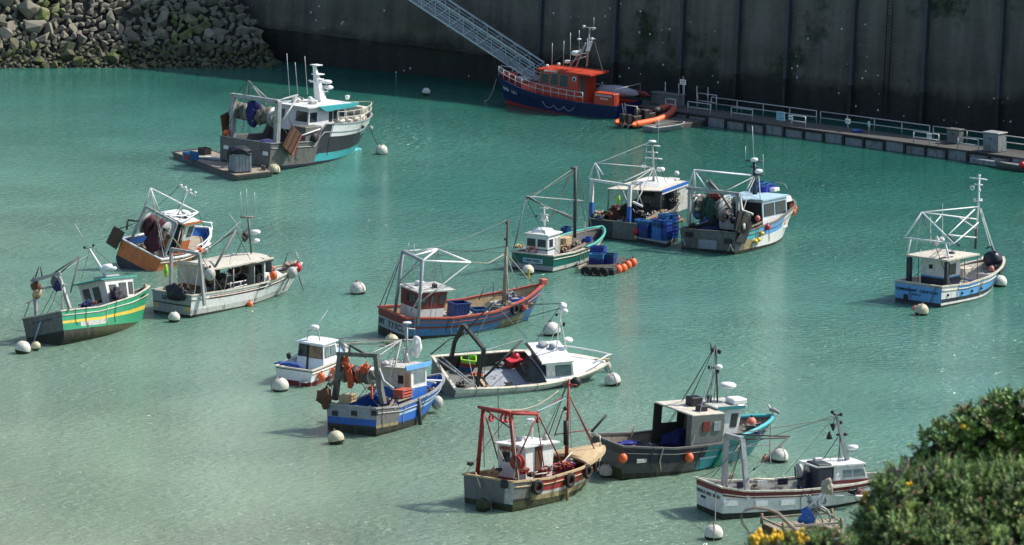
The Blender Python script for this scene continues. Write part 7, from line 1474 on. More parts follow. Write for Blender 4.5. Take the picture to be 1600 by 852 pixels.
for (px, py), pr, s_, lab, y_ in (((1075, 425), FL_OR, 1.3, 'orange float high at the bow of the pale blue roofed boat', -1.0), ((1070, 460), FL_OR, 1.1, 'orange float just under the higher one at the same bow', -1.1), ((975, 548), FL_OR, 1.25, 'orange float on the white hull side near that bow', -2.0), ((848, 597), FL_RED, .75, 'small red float at the rail beside the blue panel', -2.7), ((760, 520), FL_PK, .75, 'small pink float under the white bracket', -2.2)):
    b.place(pr, P_((px, py), y=y_), 0, lab, sc_=s_)
for k, (px, py) in enumerate(((800, 655), (742, 722), (772, 708))): b.place(FL_Y, b.P(q(px, py), y=-2.7), 0, 'yellow float hanging on the turquoise side panel', 'yellow floats on the hull side', .95, Matrix.Rotation(1.4, 4, 'Y'))
for (px, py) in ((135, 665), (485, 725)): p = P_((px, py), x=-b.L / 2 - .3); mb = MB(); mb.box((-b.L / 2 - .1, p.y, p.z), (.2, .6, .35), 'black'); b.part(mb, 'scupper', b.transom)
for (px, py) in ((95, 745), (520, 800)): 
    p = P_((px, py), x=-b.L / 2 - .4); b.tubes('stern_bracket', [[p + Vector((0, .25, -.1)), p + Vector((0, 0, .4)), p + Vector((0, -.25, -.1))]], .05, 'dirty_white')
for k, (px, py, m_, s_, y_) in enumerate(((190, 320, 'dirty_white', .35, 2.2), (230, 430, 'cream', .35, 1.9), (180, 580, 'netgreen', .4, 1.9), (90, 540, 'fawn', .35, 2.4), (790, 600, 'plank', .4, -2.2), (560, 360, 'netgrey', .4, -.9), (480, 350, 'fawn', .3, 0), (500, 500, 'black', .5, -.8), (560, 540, 'black', .5, -1.2), (230, 490, 'crate', .4, 1.9), (240, 670, 'dirty_white', .35, 1.0), (350, 700, 'white', .3, .1), (640, 500, 'black', .45, -1.2))):
    mb = MB(); gear(mb, P_((px, py), y=y_), s_, m_, k); b.part(mb, 'stowed_gear')
b.tubes('timber_plank', [[P_((730, 640), y=-2.4), P_((830, 590), y=-2.4)], [P_((690, 600), y=-2.2), P_((800, 550), y=-2.2)]], .08, 'plank', 4); b.tubes('roof_rail', [[P_((905, 225), y=.8), P_((925, 200), y=.7), P_((1000, 215), y=-.6), P_((1022, 250), y=-1)]], .03, 'galv')
mb = MB(); p = b.surf(.93, 1, -1); mb.hexa([p + Vector(v) for v in ((-1.2, .9, 0), (-1.2, .3, 0), (.3, .3, 0), (.3, .9, 0))], [p + Vector(v) for v in ((-1.2, .9, .5), (-1.2, .35, .5), (0, .35, .5), (0, .9, .5))], 'white'); b.part(mb, 'bow_locker', None, .06)

b.scatter(8, .08, .4, size=.4, seed=18); b.rig(7, 13)
# ---- 18 pale blue boat at the right
b = Boat('fishing_boat', 'pale blue and navy boat with cream canopy and tall white frame, alone at the right', 'fishing boat', (32.48, 309.47, 50, .1, 1.0), 10.75, 4.3,
         [(0, 1.4), (.3, 1.25), (.6, 1.45), (.85, 1.85), (1, 2.1)], bs=.95, draft=.8, rake=.11, wl=.97, fine=2.5)
def mf(t, v, side):
    if v < .04: return 'antifoul'
    if v < .16: return 'white'
    if v < .36: return 'navy'
    if t < .2: return 'white'
    return 'skyblue' if t < .42 or v < .7 else 'paleblue'
b.hull(mf, lambda u, v: 'navy' if v < .14 else ('skyblue' if v < .9 else 'tarp_grey'), rows_of(.04, .14, .16, .36, .7, .9), [(0, .55), (.75, .6), (.76, 1.2), (1, 1.5)], 'deck_pale', 'cream', 'cream', .15, .09, N=36)
mb = MB()
for s_ in (1, -1): mb.tube([b.surf(t, .93, s_, .05) for t in [.72 + .27 * k / 8 for k in range(9)]], .16, 'navy', 4)
b.part(mb, 'bow_band', b.hullo)
q = Crop(1360, 260, 3.408); P_ = lambda c, **k: b.P(q(*c), **k)
b.transom_text('COMMANDANT COUSTEAU', .47, .64, .27, 'black', 3.7); b.transom_text('BREST', .47, .44, .2, 'hull_navy', .9)
p = P_((178, 700), x=-b.L / 2 - .3); mb = MB(); mb.box((-b.L / 2 - .06, p.y, .32), (.2, .36, .45), 'black'); b.part(mb, 'rudder_slot', b.transom, .05)
hr = 3.1; rr_ = [P_(c, z=hr) for c in ((160, 492), (420, 528), (600, 455), (325, 420))]
x0 = -4.5; x1 = -.35; w0 = 1.85
mb = MB(); mb.hexa([Vector(v) for v in ((x0, w0, hr), (x0, -w0, hr), (x1, -w0, hr), (x1, w0, hr))], [Vector(v) for v in ((x0, w0, hr + .12), (x0, -w0, hr + .12), (x1, -w0, hr + .12), (x1, w0, hr + .12))], 'canvas'); mb.add([Vector((x0, w0, hr + .121)), Vector((x0, -w0, hr + .121)), Vector((x1, -w0, hr + .121)), Vector((x1, w0, hr + .121)), Vector((x0 + .4, 0, hr + .2)), Vector((x1 - .4, 0, hr + .2))], [(0, 4, 5, 3), (1, 2, 5, 4), (0, 1, 4), (2, 3, 5)], 'canvas'); rf = b.part(mb, 'canopy_roof', None, .02)
for x_, y_ in ((x0 + .15, w0 - .1), (x0 + .15, -w0 + .1), (x1 - .15, w0 - .1), (x1 - .15, -w0 + .1), (x0 + 1.6, w0 - .1), (x1 - 1.8, -w0 + .1)): b.tubes('canopy_post', [[(x_, y_, .6), (x_, y_, hr)]], .03, 'dark_steel')
hx = P_((262, 600), y=.9).x
wh, rf2 = b.house(x0 + .95, x0 + 2.9, -1.0, 1.05, .58, hr - .12, [(.45, 'navy'), (.5, 'skyblue'), (1, 'white')], over=.0, roofmat='white', roofth=.05, camber=0, frame='black', wins=[('aft', .35, .47, .72, .82, 'window', 'black'), ('stbd', .3, .7, .55, .85)])
for px in (182, 428): mb = MB(); mb.box((x0 + .3, 1.6 if px < 200 else -1.6, 1.8), (.28, .28, 2.45), 'navy'); b.part(mb, 'canopy_pillar', None, .02)
xg = x0 + .2; a1, a2, a3 = P_((182, 380), x=xg - .3), P_((275, 242), y=.7), P_((445, 412), x=xg + .4); hub = P_((578, 215), y=0)
a2 = P_((275, 245), x=xg + .5)
b.tubes('gantry', [[P_((195, 480), x=xg), P_((215, 385), x=xg)], [P_((425, 520), x=xg + .3), P_((400, 415), x=xg + .3)], [a1, a3], [a1, a2], [a2, a3]], .065, 'clean_white'); low = P_((565, 380), y=0)
b.tubes('boom_frame', [[a2, hub], [a2, P_((570, 282), y=0)], [P_((415, 365), x=xg + .4), P_((555, 230), y=0)], [P_((345, 300), x=xg + .5), P_((375, 265), y=.6)], [a3, P_((575, 300), y=0)], [P_((415, 365), x=xg + .4), low], [P_((470, 270), y=.3), P_((560, 330), y=0)]], .05, 'clean_white', 5)
m0 = P_((558, 440), y=0); mk = P_((575, 215), y=0); mt = P_((580, 50), y=0); ms = b.tubes('mast', [[m0, m0.lerp(mk, .5)]], .09, 'dark_steel', 8); b.tubes('topmast', [[m0.lerp(mk, .5), mk, mt]], .07, 'clean_white', 6, parent=ms)
b.tubes('mast_spreader', [[P_((527, 60), y=.6), P_((622, 72), y=-.6)], [P_((552, 95), y=.3), P_((598, 100), y=-.3)], [P_((552, 185), y=.3), P_((595, 185), y=-.3)]], .05, 'clean_white', parent=ms); mb = MB(); mb.ring(P_((543, 115), y=.3), .14, .05, 'clean_white', 'x'); b.part(mb, 'searchlight', ms); b.lamps([P_((580, 130), y=0), P_((588, 180), y=-.1), P_((580, 52), y=0), P_((555, 180), y=.2)], ms, .11, 'white')
b.tubes('forestay', [[P_((585, 225), y=0), P_((650, 425), y=0)], [P_((590, 225), y=0), P_((660, 450), y=-.3)], [P_((585, 240), y=0), P_((640, 430), y=.4)]], .03, 'clean_white', 4)
b.tubes('roof_aerial', [[P_((322, 410), y=.6), P_((320, 270), y=.6)], [P_((385, 400), y=0), P_((384, 200), y=0)], [P_((265, 465), y=.6), P_((268, 440), y=.6)]], .022, 'white', 4)
mb = MB(); mb.blob(P_((355, 400), z=hr + .7), (.2, .2, .35), 'white', 2, .2); b.part(mb, 'roof_radar', rf); mb = MB(); mb.blob(P_((380, 390), z=hr + .6), (.25, .2, .2), 'white', 4, .2); b.part(mb, 'roof_radar', rf); mb = MB(); mb.ring(P_((430, 462), z=hr + .2), .25, .06, 'navy', 'z'); mb.tube([P_((365, 490), z=hr + .2), P_((440, 480), z=hr + .2)], .04, 'dark_steel'); b.part(mb, 'roof_gear', rf)
b.tubes('strut', [[P_((410, 365), y=.2), P_((475, 425), y=0)]], .07, 'navy', 5)
dr = P_((652, 492), y=0); mb = MB(); mb.lathe((dr.x, dr.y, dr.z), [(.01, -.45), (.55, -.45), (.6, 0), (.55, .45), (.01, .45)], 'navy', 16, 'x'); b.part(mb, 'bow_drum')
mb = MB(); c_ = P_((490, 580), z=.9); mb.box((c_.x, c_.y, 1.05), (1.5, 1.1, .95), 'cream'); b.part(mb, 'engine_box', None, .05)
for k, (px, py, m_, s_, z_) in enumerate(((550, 545, 'navy', .4, 1.1), (575, 540, 'navy', .3, 1.2), (535, 530, 'black', .35, 1.4), (470, 600, 'netgreen', .35, .9), (600, 500, 'cream', .5, 1.1), (650, 540, 'netblue', .4, 1.6), (240, 610, 'orange', .2, .8), (480, 530, 'dark_steel', .4, 1.5))):
    mb = MB(); gear(mb, P_((px, py), z=z_), s_, m_, k); b.part(mb, 'stowed_gear')
b.place(FL_PK, P_((645, 545), y=-1.4), 0, 'pink float at the rail near the bow of the pale blue boat', sc_=.7); put(FL_PK, Matrix.Translation(G(*q(238, 758), .1)) @ Matrix.Scale(.75, 4), 'small pink float against the yellowish buoy')
for px, py in ((412, 684), (490, 665), (545, 648), (600, 625)):
    t = (P_((px, py), y=-2).x + b.L / 2) / b.L; p = b.surf(t, .55, -1, .02); mb = MB(); mb.ball(p, .11, 'navy', 8); b.part(mb, 'hull_port', b.hullo)
b.tubes('bow_frame', [[P_((615, 440), y=.6), P_((640, 425), y=.4), P_((668, 460), y=-.4)]], .06, 'navy')
b.tubes('stern_rope', [[P_((205, 640), x=-b.L / 2 - .12), P_((212, 705), x=-b.L / 2 - .12)], [P_((350, 640), x=-b.L / 2 - .12), P_((318, 728), x=-b.L / 2 - .12)]], .03, 'wire', 4)

b.scatter(8, .35, .8, -.7, .7, .35, 19); b.rig(7, 14)
# ---- 19 orange lifeboat
b = Boat('rescue_lifeboat', 'orange and navy blue rescue lifeboat moored in the shadow of the quay', 'lifeboat', (4.79, 407.44, 141.5, -2.5, -1.0), 15.76, 4.5,
         [(0, 1.35), (.3, 1.35), (.6, 1.6), (.8, 2.0), (1, 2.5)], bs=.92, draft=.9, rake=.06, wl=.93, fine=2.3)
b.hull(simple_bands([(.1, 'red'), (1.1, 'life_navy')], 'red'), simple_bands([(.1, 'red'), (1.1, 'life_navy')], 'red'), rows_of(.1, .5), [(0, 1.1), (.5, 1.25), (.8, 1.7), (1, 2.2)], 'red', 'life_orange', 'life_navy', .12, .08, N=34)
q = Crop(770, 110, 7.273); P_ = lambda c, **k: b.P(q(*c), **k)
# port side is the near side
xa, xb = P_((1010, 350), y=1.2).x, P_((500, 200), y=1.2).x; xa, xb = -3.0, 2.0
wh, rf = b.house(-3.0, 2.0, -1.45, 1.45, 1.15, 3.8, [(1, 'life_orange')], tx0=.1, tx1=-.35, ty=.15, over=.12, roofmat='life_orange', overx=(1.6, .3), roofth=.16, frame='tarp_grey',
    wins=[('port', .05, .25, .56, .90), ('port', .31, .49, .54, .93), ('port', .54, .74, .52, .93), ('fore', .08, .3, .55, .9), ('fore', .4, .6, .55, .9), ('fore', .7, .92, .55, .9), ('aft', .1, .4, .05, .9, 'door', 'grey_steel'), ('stbd', .1, .9, .55, .9)])
b.text('SAUVETAGE', Vector(((xa + xb) / 2 + .6, 1.60, 3.885)), (-1, 0, 0), (0, 0, 1), .2, 'clean_white', 1.6, wh)
mb = MB(); mb.lathe((xa + .5, 1.34, 3.35), [(.01, .0), (.26, 0), (.26, .06), (.01, .06)], 'white', 16, 'y'); mb.lathe((xa + .5, 1.405, 3.35), [(.01, .0), (.14, 0), (.14, .02), (.01, .02)], 'life_navy', 12, 'y'); b.part(mb, 'round_emblem', wh)
mb = MB(); mb.hexa([Vector(v) for v in ((xb + .3, 1.2, 1.4), (xb + .3, -1.2, 1.4), (xb + 2.4, -.9, 1.7), (xb + 2.4, .9, 1.7))][::-1], [Vector(v) for v in ((xb + .2, 1.0, 2.3), (xb + .2, -1.0, 2.3), (xb + 2.2, -.7, 2.1), (xb + 2.2, .7, 2.1))][::-1], 'life_orange'); b.part(mb, 'fore_trunk', None, .05)
mb = MB(); mb.hexa([Vector(v) for v in ((xa - .1, 1.35, 1.2), (xb + .4, 1.3, 1.4), (xb + .4, -1.3, 1.4), (xa - .1, -1.35, 1.2))], [Vector(v) for v in ((xa - .1, 1.3, 1.6), (xb + .4, 1.2, 1.75), (xb + .4, -1.2, 1.75), (xa - .1, -1.3, 1.6))], 'life_orange'); b.part(mb, 'deckhouse_base')
# rails
rt = [b.surf(.25 + .73 * k / 12, 1, 1) + Vector((0, -.1, 0)) for k in range(13)]
for s_ in (1, -1):
    rp = [Vector((p.x, p.y * s_, p.z)) for p in rt]
    b.tubes('guard_rail', [[p + Vector((0, 0, 1.0)) for p in rp], [p + Vector((0, 0, .55)) for p in rp]], .04, 'rail_metal', 5)
    for p in rp: b.tubes('rail_stanchion', [[p, p + Vector((0, 0, 1.0))]], .04, 'rail_metal', 5)
# aft orange locker with lettering
ya_ = b.surf(.06, 1, 1).y
mb = MB(); mb.box((-b.L / 2 + 1.35, ya_ - .45, 1.95), (2.3, .9, 1.15), 'life_orange'); lk = b.part(mb, 'side_locker', None, .05)
b.text('SAUVETAGE EN MER', Vector((-b.L / 2 + 1.35, ya_ + .02, 2.3)), (-1, 0, 0), (0, 0, 1), .22, 'clean_white', 1.9, lk); b.text('FRANCE', Vector((-b.L / 2 + 1.3, ya_ + .02, 2.0)), (-1, 0, 0), (0, 0, 1), .24, 'clean_white', .9, lk)
b.side_text('SNS 151', .88, .62, 1, .48, 'clean_white')
pile_blob(b, (-b.L / 2 + 2.2, -1.0, 2.2), (2.4, .75, .55), 'tarp_grey', 'covered_dinghy', 'pale grey covered dinghy lying on the lifeboat aft deck', 'dinghy', 5, .12)
pile_blob(b, (-b.L / 2 + .8, -1.9, 2.0), (1.8, .35, .35), 'oxred', 'rolled_cover', 'dark red rolled cover behind the grey covered dinghy', 'cover', 6, .1)
b.tubes('stern_frame', [[(-b.L / 2 + .1, 1.9, 1.2), (-b.L / 2 + .1, 1.9, 3.0), (-b.L / 2 + .1, -1.9, 3.0), (-b.L / 2 + .1, -1.9, 1.2)], [(-b.L / 2 - .4, 1.2, -.2), (-b.L / 2 - .1, 1.2, 1.6)], [(-b.L / 2 - .4, .8, -.2), (-b.L / 2 - .1, .8, 1.6)]], .045, 'rail_metal')
# mast complex
qm = Crop(740, 30, 4); Pm = lambda c, **k: b.P(qm(*c), **k)
m_a, m_b = Pm((580, 290), y=.3), Pm((690, 190), y=0); mt = Pm((725, 60), y=0); ft = Pm((710, 290), y=0)
ms = b.tubes('mast', [[ft, mt], [Pm((600, 300), y=.2), Pm((690, 170), y=0)], [Pm((640, 300), y=-.3), Pm((700, 150), y=0)]], .08, 'galv'); b.tubes('mast_spreader', [[Pm((690, 50), y=.4), Pm((765, 60), y=-.3)], [Pm((705, 125), y=.3), Pm((760, 125), y=-.3)], [Pm((570, 275), y=.4), Pm((700, 235), y=0)], [Pm((600, 220), y=.3), Pm((700, 215), y=0)]], .05, 'galv', parent=ms)
mb = MB(); mb.hexa([Vector(v) + Pm((712, 200), y=0) for v in ((-.15, -.15, 0), (.15, -.15, 0), (.15, .15, 0), (-.15, .15, 0))], [Vector(v) + Pm((732, 140), y=0) for v in ((-.15, -.15, 0), (.15, -.15, 0), (.15, .15, 0), (-.15, .15, 0))], 'clean_white'); b.part(mb, 'mast_housing', ms)
b.radar(Pm((642, 225), y=0), .5, .42, 0, ms); b.radar(Pm((585, 275), y=.2), .28, .3, 0, ms); b.radar(Pm((660, 130), y=0), .2, .15, 0, ms); b.lamps([Pm((690, 48), y=.3), Pm((750, 60), y=-.2), Pm((740, 125), y=-.1), Pm((460, 292), y=.8), Pm((532, 282), y=.2), Pm((670, 200), y=0)], ms, .14)
b.whips([(Pm((490, 300), y=.6), Pm((492, 150), y=.6)), (Pm((560, 300), y=.3), Pm((565, 138), y=.3)), (Pm((605, 290), y=0), Pm((605, 85), y=0)), (Pm((660, 200), y=0), Pm((660, 70), y=0)), (Pm((752, 60), y=0), Pm((752, -10), y=0)), (Pm((705, 300), y=-.3), Pm((712, 120), y=-.3))], .035, parent=ms)
b.tubes('mast_stay', [[Pm((500, 260), y=.5), Pm((680, 150), y=0)], [Pm((755, 140), y=0), Pm((805, 320), y=0)]], .03, 'wire', 4)
mb = MB(); mb.blob(b.surf(.93, 1, 1) + Vector((-.3, -.7, .35)), (.9, .6, .35), 'red', 3, .3); b.part(mb, 'anchor_locker'); mb = MB(); mb.blob(P_((360, 100), y=0), (.9, .5, .25), 'tarp_grey', 3, .3); b.part(mb, 'foredeck_cover')
for k, (a1_, a2_) in enumerate((((560, 350), (690, 400)), ((690, 395), (810, 410)), ((800, 410), (930, 420)))):
    p, p2 = P_(a1_, y=b.hw(.4) + .06), P_(a2_, y=b.hw(.35) + .06); mb = MB(); mb.tube([p.lerp(p2, i / 8) - Vector((0, 0, .4 * math.sin(math.pi * i / 8))) for i in range(9)], .035, 'tarp_grey', 4); b.part(mb, 'grab_line', b.hullo)
rope_line('mooring_line', [b.wp(b.surf(1, 1, 1)), G(757, 158, 0)], .05, 'rope', 'pale mooring line sagging from the lifeboat bow', .7)
rope_line('mooring_line', [gpt(s0 + 8, zl(s0 + 8), gw_off), gpt(s0 + 10.5, 0.3, gw_off - 2)], .04, 'wire', 'thin line hanging down from the gangway to the water', 0)

# ---- 20 rigid inflatable
b = Boat('inflatable_boat', 'orange rigid inflatable boat with black console behind the lifeboat stern', 'inflatable boat', (12.72, 397.89, 51.9, 1.5, -.3), 7.3, 2.5, [(0, .5), (.6, .6), (1, 1.1)], bs=.9, draft=.4, rake=.1)
q = Crop(950, 140, 10.65); P_ = lambda c, **k: b.P(q(*c), **k)
L_ = b.L / 2
def rt_(t, s_): 
    y = 1.0 if t < .55 else 1.0 * (1 - ((t - .55) / .45) ** 2.2) ** .6; return Vector((-L_ + t * b.L, s_ * y, .45 + 1.9 * max(0, t - .4) ** 1.7))
for s_ in (-1, 1):
    ts = [k / 22 for k in range(23)]
    for a_, c_, m_ in ((0, 14, 'float_or'), (14, 22, 'pinkred')):
        mb = MB(); pts = [rt_(ts[k], s_) for k in range(a_, c_ + 1)]
        if a_ == 0: mb.tube([pts[0] + Vector((-.55, 0, 0)), pts[0] + Vector((-.02, 0, 0))], .06, m_, 10, .27)
        mb.tube(pts, .31, m_, 10); b.part(mb, 'inflatable_tube')
mb = MB(); pts = []
for k in range(23):
    t = k / 22; p = rt_(t, 1); pts += [Vector((p.x, p.y, p.z - .15)), Vector((p.x, 0, -.35 + 1.0 * max(0, t - .55) ** 1.5)), Vector((p.x, -p.y, p.z - .15))]
mb.add(pts, [(3 * k + j, 3 * k + 3 + j, 3 * k + 4 + j, 3 * k + 1 + j) for k in range(22) for j in range(2)], 'tarp_grey', True); mb.add([(-L_, .95, .3), (-L_, -.95, .3), (2.2, -.9, .4), (2.2, .9, .4)], [(0, 1, 2, 3)], 'deck_dark'); b.part(mb, 'rigid_hull')
mb = MB(); mb.box((-.9, 0, .9), (.8, .8, 1.1), 'black'); mb.box((.3, 0, .7), (1.5, .5, .65), 'black'); mb.box((-2.2, 0, .7), (1.2, .6, .6), 'black'); b.part(mb, 'steering_console', None, .06)
for y_ in (-.32, .32): mb = MB(); mb.box((-L_ - .1, y_, .95), (.5, .42, .75), 'black'); mb.box((-L_ - .1, y_, .2), (.2, .2, 1.0), 'grey_steel'); mb.box((-L_ + .12, y_, 1.1), (.05, .3, .2), 'tarp_grey'); b.part(mb, 'outboard_motor', None, .05)
b.tubes('radar_arch', [[(-L_ + .6, .8, .7), (-L_ + .7, .7, 2.0), (-L_ + .7, -.7, 2.0), (-L_ + .6, -.8, .7)]], .05, 'galv'); b.tubes('bow_hoop', [[rt_(.95, 1) + Vector((0, 0, .2)), Vector((L_ - .1, 0, 1.9)), rt_(.95, -1) + Vector((0, 0, .2))]], .04, 'dark_steel'); mb = MB(); mb.blob((1.9, .2, 1.1), (.5, .4, .4), 'pinkred', 3, .2); b.part(mb, 'red_bag'); mb = MB(); mb.blob((-1.6, .3, 1.2), (.35, .3, .45), 'black', 5, .3); mb.blob((1.0, -.1, 1.1), (.6, .4, .35), 'black', 6, .3); b.part(mb, 'covers')
for k, (px, py) in enumerate(((665, 380), (760, 340))):
    pass

# ---- 21, 22 dinghies
def dinghy(x, y, rz, Lh, Wd, label, mat, fit):
    r_ = tag(empty('dinghy', Matrix.Translation((x, y, 0)) @ Matrix.Rotation(rz, 4, 'Z')), label, 'dinghy'); n = 12; pts = []
    for k in range(n + 1):
        t = k / n; w_ = Wd / 2 * (1 if t < .45 else (1 - ((t - .45) / .55) ** 2.4) ** .7 if t < 1 else .02); X = -Lh / 2 + Lh * t; z = .5 + .2 * max(0, t - .5)
        pts += [Vector((X, w_, z)), Vector((X - .1 * t, w_ * .8, 0)), Vector((X - .15 * t, 0, -.12)), Vector((X - .1 * t, -w_ * .8, 0)), Vector((X, -w_, z))]
    mb = MB(); fs = [(5 * k + j, 5 * k + 5 + j, 5 * k + 6 + j, 5 * k + 1 + j) for k in range(n) for j in range(4)] + [(0, 1, 2, 3, 4)]; mb.add(pts, fs, mat, True); mb.add([Vector((p.x * .97, p.y * .92, p.z + .05)) for p in pts], fs, 'grey_steel', True); mb.build('hull', r_)
    mb = MB(); mb.tube([pts[5 * k] for k in range(n + 1)] + [pts[5 * k + 4] for k in range(n, -1, -1)] + [pts[0]], .05, fit, 6); mb.build('gunwale', r_)
    for X in (-Lh * .3, 0, Lh * .25): mb = MB(); mb.box((X, 0, .38), (.28, Wd * (.9 if X < Lh * .2 else .75), .05), fit); mb.build('thwart', r_)
    return r_
g1, g2 = G(1010, 203, .2), G(1072, 198, .2); d = g1 - g2; mid = (g1 + g2) / 2
dinghy(mid.x, mid.y, math.atan2(-d.y, -d.x) + .15, d.length * 1.0, 1.75, 'small pale grey dinghy beside the orange inflatable boat', 'tarp_grey', 'dirty_white')
g1 = G(1596, 262, .2); dinghy(g1.x, g1.y, R(140), 5.5, 2.0, 'grey boat cut by the right edge below the cabinet', 'grey_cabin', 'grey_steel'); put(FL_RED, Matrix.Translation(G(1597, 258, .6)), 'small red float in the boat at the right edge')

# ================================================================== foreground hillside and gorse
def hill_z(x, y):
    base = interp([(-60, 55.5), (3, 54.45), (10, 52.4), (17, 50.45), (24, 48.0), (40, 30), (75, 0.5), (85, -3)], y)
    return base + (.25 * noise.noise(Vector((x * .3, y * .3, 2))) if y > 6 else 0) + (2.5 * noise.noise(Vector((x * .06, y * .06, 7))) if y > 30 else 0) * 1
paint('turf', (.07, .085, .03), .95, .8, (.1, .08, .04), sc_=(1, 1, 1))
mb = MB(); XS = [-150, -90, -60, -40, -25, -15, -9, -6, -4, -3, -2, -1, 0, .5, 1, 1.5, 2, 2.5, 3, 4, 5, 7, 10, 16, 25, 40, 60, 90, 150]; YS = [-60, -30, -10, -3, 0, 2, 4, 6, 8, 10, 12, 14, 16, 18, 20, 22, 24, 27, 30, 35, 40, 47, 55, 63, 70, 78, 85]
pts = [(x, y, hill_z(x, y)) for x in XS for y in YS]; m_ = len(YS)
mb.add(pts, [(i * m_ + j, (i + 1) * m_ + j, (i + 1) * m_ + j + 1, i * m_ + j + 1) for i in range(len(XS) - 1) for j in range(m_ - 1)], 'turf', True); tag(mb.build('hillside'), kind='structure')
def leafmat(name, col):
    m, n, l, p = nodes_of(name); geo = n.new('ShaderNodeNewGeometry'); a = n.new('ShaderNodeTexNoise'); a.inputs['Scale'].default_value = 9; a.inputs['Detail'].default_value = 3; l.new(geo.outputs['Position'], a.inputs[0])
    r = n.new('ShaderNodeValToRGB'); e = r.color_ramp.elements; e[0].position = .3; e[1].position = .7; e[0].color = rgba([c * .6 for c in col]); e[1].color = rgba([c * 1.4 for c in col]); l.new(a.outputs[0], r.inputs[0]); l.new(r.outputs[0], p.inputs['Base Color']); p.inputs['Roughness'].default_value = .6
    p.inputs['Transmission Weight'].default_value = 0
for nm, c in (('leaf_a', (.11, .21, .045)), ('leaf_b', (.055, .12, .028)), ('leaf_c', (.23, .33, .075)), ('leaf_brown', (.16, .11, .055)), ('leaf_r', (.13, .235, .04)), ('leaf_core_shade', (.02, .03, .012)), ('petal', (.80, .50, .02)), ('twig', (.10, .075, .05)), ('bare', (.22, .18, .14))): leafmat(nm, c)
def at_d(px, py, dist):
    r = ray(px, py); return CAM + r * dist / 1.0
def bush(name, label, clumps, dist, style, n_per, seed, flowers=()):
    rb = random.Random(seed); ppm = FP / dist
    cs = [(at_d(px, py, dist + dd), rp / ppm) for px, py, rp, dd in clumps]; base = cs[0][0].copy(); base.z = hill_z(base.x, base.y)
    root = tag(empty(name, Matrix.Translation(base)), label, 'bush')
    def bp(mb, nm): o = mb.build(nm); o.parent = root; o.matrix_parent_inverse = root.matrix_world.inverted(); return o
    V = []; Fs = []; Ms = []; mats = ['leaf_a', 'leaf_b', 'leaf_c', 'leaf_brown', 'leaf_r']
    def tri(a, b_, c, k): o = len(V); V.extend((a, b_, c)); Fs.append((o, o + 1, o + 2)); Ms.append(k)
    def quad(a, b_, c, d, k): o = len(V); V.extend((a, b_, c, d)); Fs.append((o, o + 1, o + 2, o + 3)); Ms.append(k)
    tips = []
    for c, r in cs:
        for _ in range(int(n_per * (r / .15) ** 2)):
            d = Vector((rb.gauss(0, 1), rb.gauss(0, 1), rb.gauss(0, 1))).normalized()
            lump = 1 + .55 * noise.noise(d * 2.4 + c * 3) + .5 * noise.noise(d * 5 + c * 5)
            p = c + Vector((d.x, d.y, d.z * .85)) * r * min(lump, 1.2) * rb.uniform(.7, 1.0)
            if any((p - c2).length < r2 * .6 for c2, r2 in cs): continue
            up = (d * 1.1 + Vector((rb.gauss(0, .3), rb.gauss(0, .3), .38 + rb.gauss(0, .25)))).normalized()
            ln = rb.uniform(.028, .062) * (1 if style == 'gorse' else .75)
            k = rb.choices([0, 1, 2, 3], [5, 4, 2, .9])[0] if style == 'gorse' else rb.choices([4, 0, 2, 3], [6, 2, 1.3, .7])[0]
            s1 = up.orthogonal().normalized(); s2 = up.cross(s1); tips.append(p + up * ln)
            if style == 'gorse':
                quad(p - s1 * .002, p + s1 * .002, p + up * ln + s1 * .001, p + up * ln - s1 * .001, k)
                for j in range(15):
                    t = j / 15; a = j * 2.4 + rb.random(); o_ = s1 * math.cos(a) + s2 * math.sin(a); b0 = p + up * ln * t; L_ = .021 * (1 - .35 * t) * rb.uniform(.7, 1.2)
                    e_ = (o_ * .85 + up * .6) * L_; w_ = o_.cross(up) * .003; tri(b0 - w_, b0 + w_, b0 + e_, k)
            else:
                for j in range(8):
                    t = .2 + .8 * j / 8; a = j * 2.4 + rb.random(); o_ = s1 * math.cos(a) + s2 * math.sin(a); b0 = p + up * ln * t; L_ = rb.uniform(.018, .028)
                    e_ = (o_ * .75 + up * .7) * L_; w_ = o_.cross(up) * .0055; quad(b0, b0 + e_ * .5 - w_, b0 + e_, b0 + e_ * .5 + w_, k)
    mb = MB(); mb.v = V; mb.f = [list(f) for f in Fs]; mb.m = Ms; mb.sm = [False] * len(Fs); mb.mats = mats; bp(mb, 'foliage')
    mb = MB()
    for c, r in cs: 
        mb.tube([base + Vector((rb.uniform(-.05, .05), rb.uniform(-.05, .05), -.1)), base.lerp(c, .5) + Vector((rb.uniform(-.08, .08), 0, 0)), c], .018, 'twig', 6, .007)
        for _ in range(10): d = Vector((rb.gauss(0, 1), rb.gauss(0, 1), rb.gauss(0, 1) + .4)).normalized(); mb.tube([c, c + d * r * .5 + Vector((rb.gauss(0, .01), 0, 0)), c + d * r * .95], .006, 'twig', 5, .002)
    bp(mb, 'branches'); mb = MB()
    for i, (c, r) in enumerate(cs): mb.blob(c, (r * .55, r * .55, r * .48), 'leaf_core_shade', i + seed, .5, 3, 2.5, False)  # solid foliage core, the bush's inner shade put into its dark colour
    bp(mb, 'inner_foliage_shade')
    for px, py, sz in flowers:
        tgt = at_d(px, py, dist - .25); best = min(tips, key=lambda t: abs(ray_off(t, px, py))); mb = MB(); dd = best
        for j in range(7):
            o_ = Vector((rb.gauss(0, 1), rb.gauss(0, 1), rb.gauss(0, 1))) * .006 * sz; mb.blob(dd + o_, (.006 * sz, .006 * sz, .008 * sz), 'petal', j + px, .4, 1)
        bp(mb, 'yellow_flower')
    return root
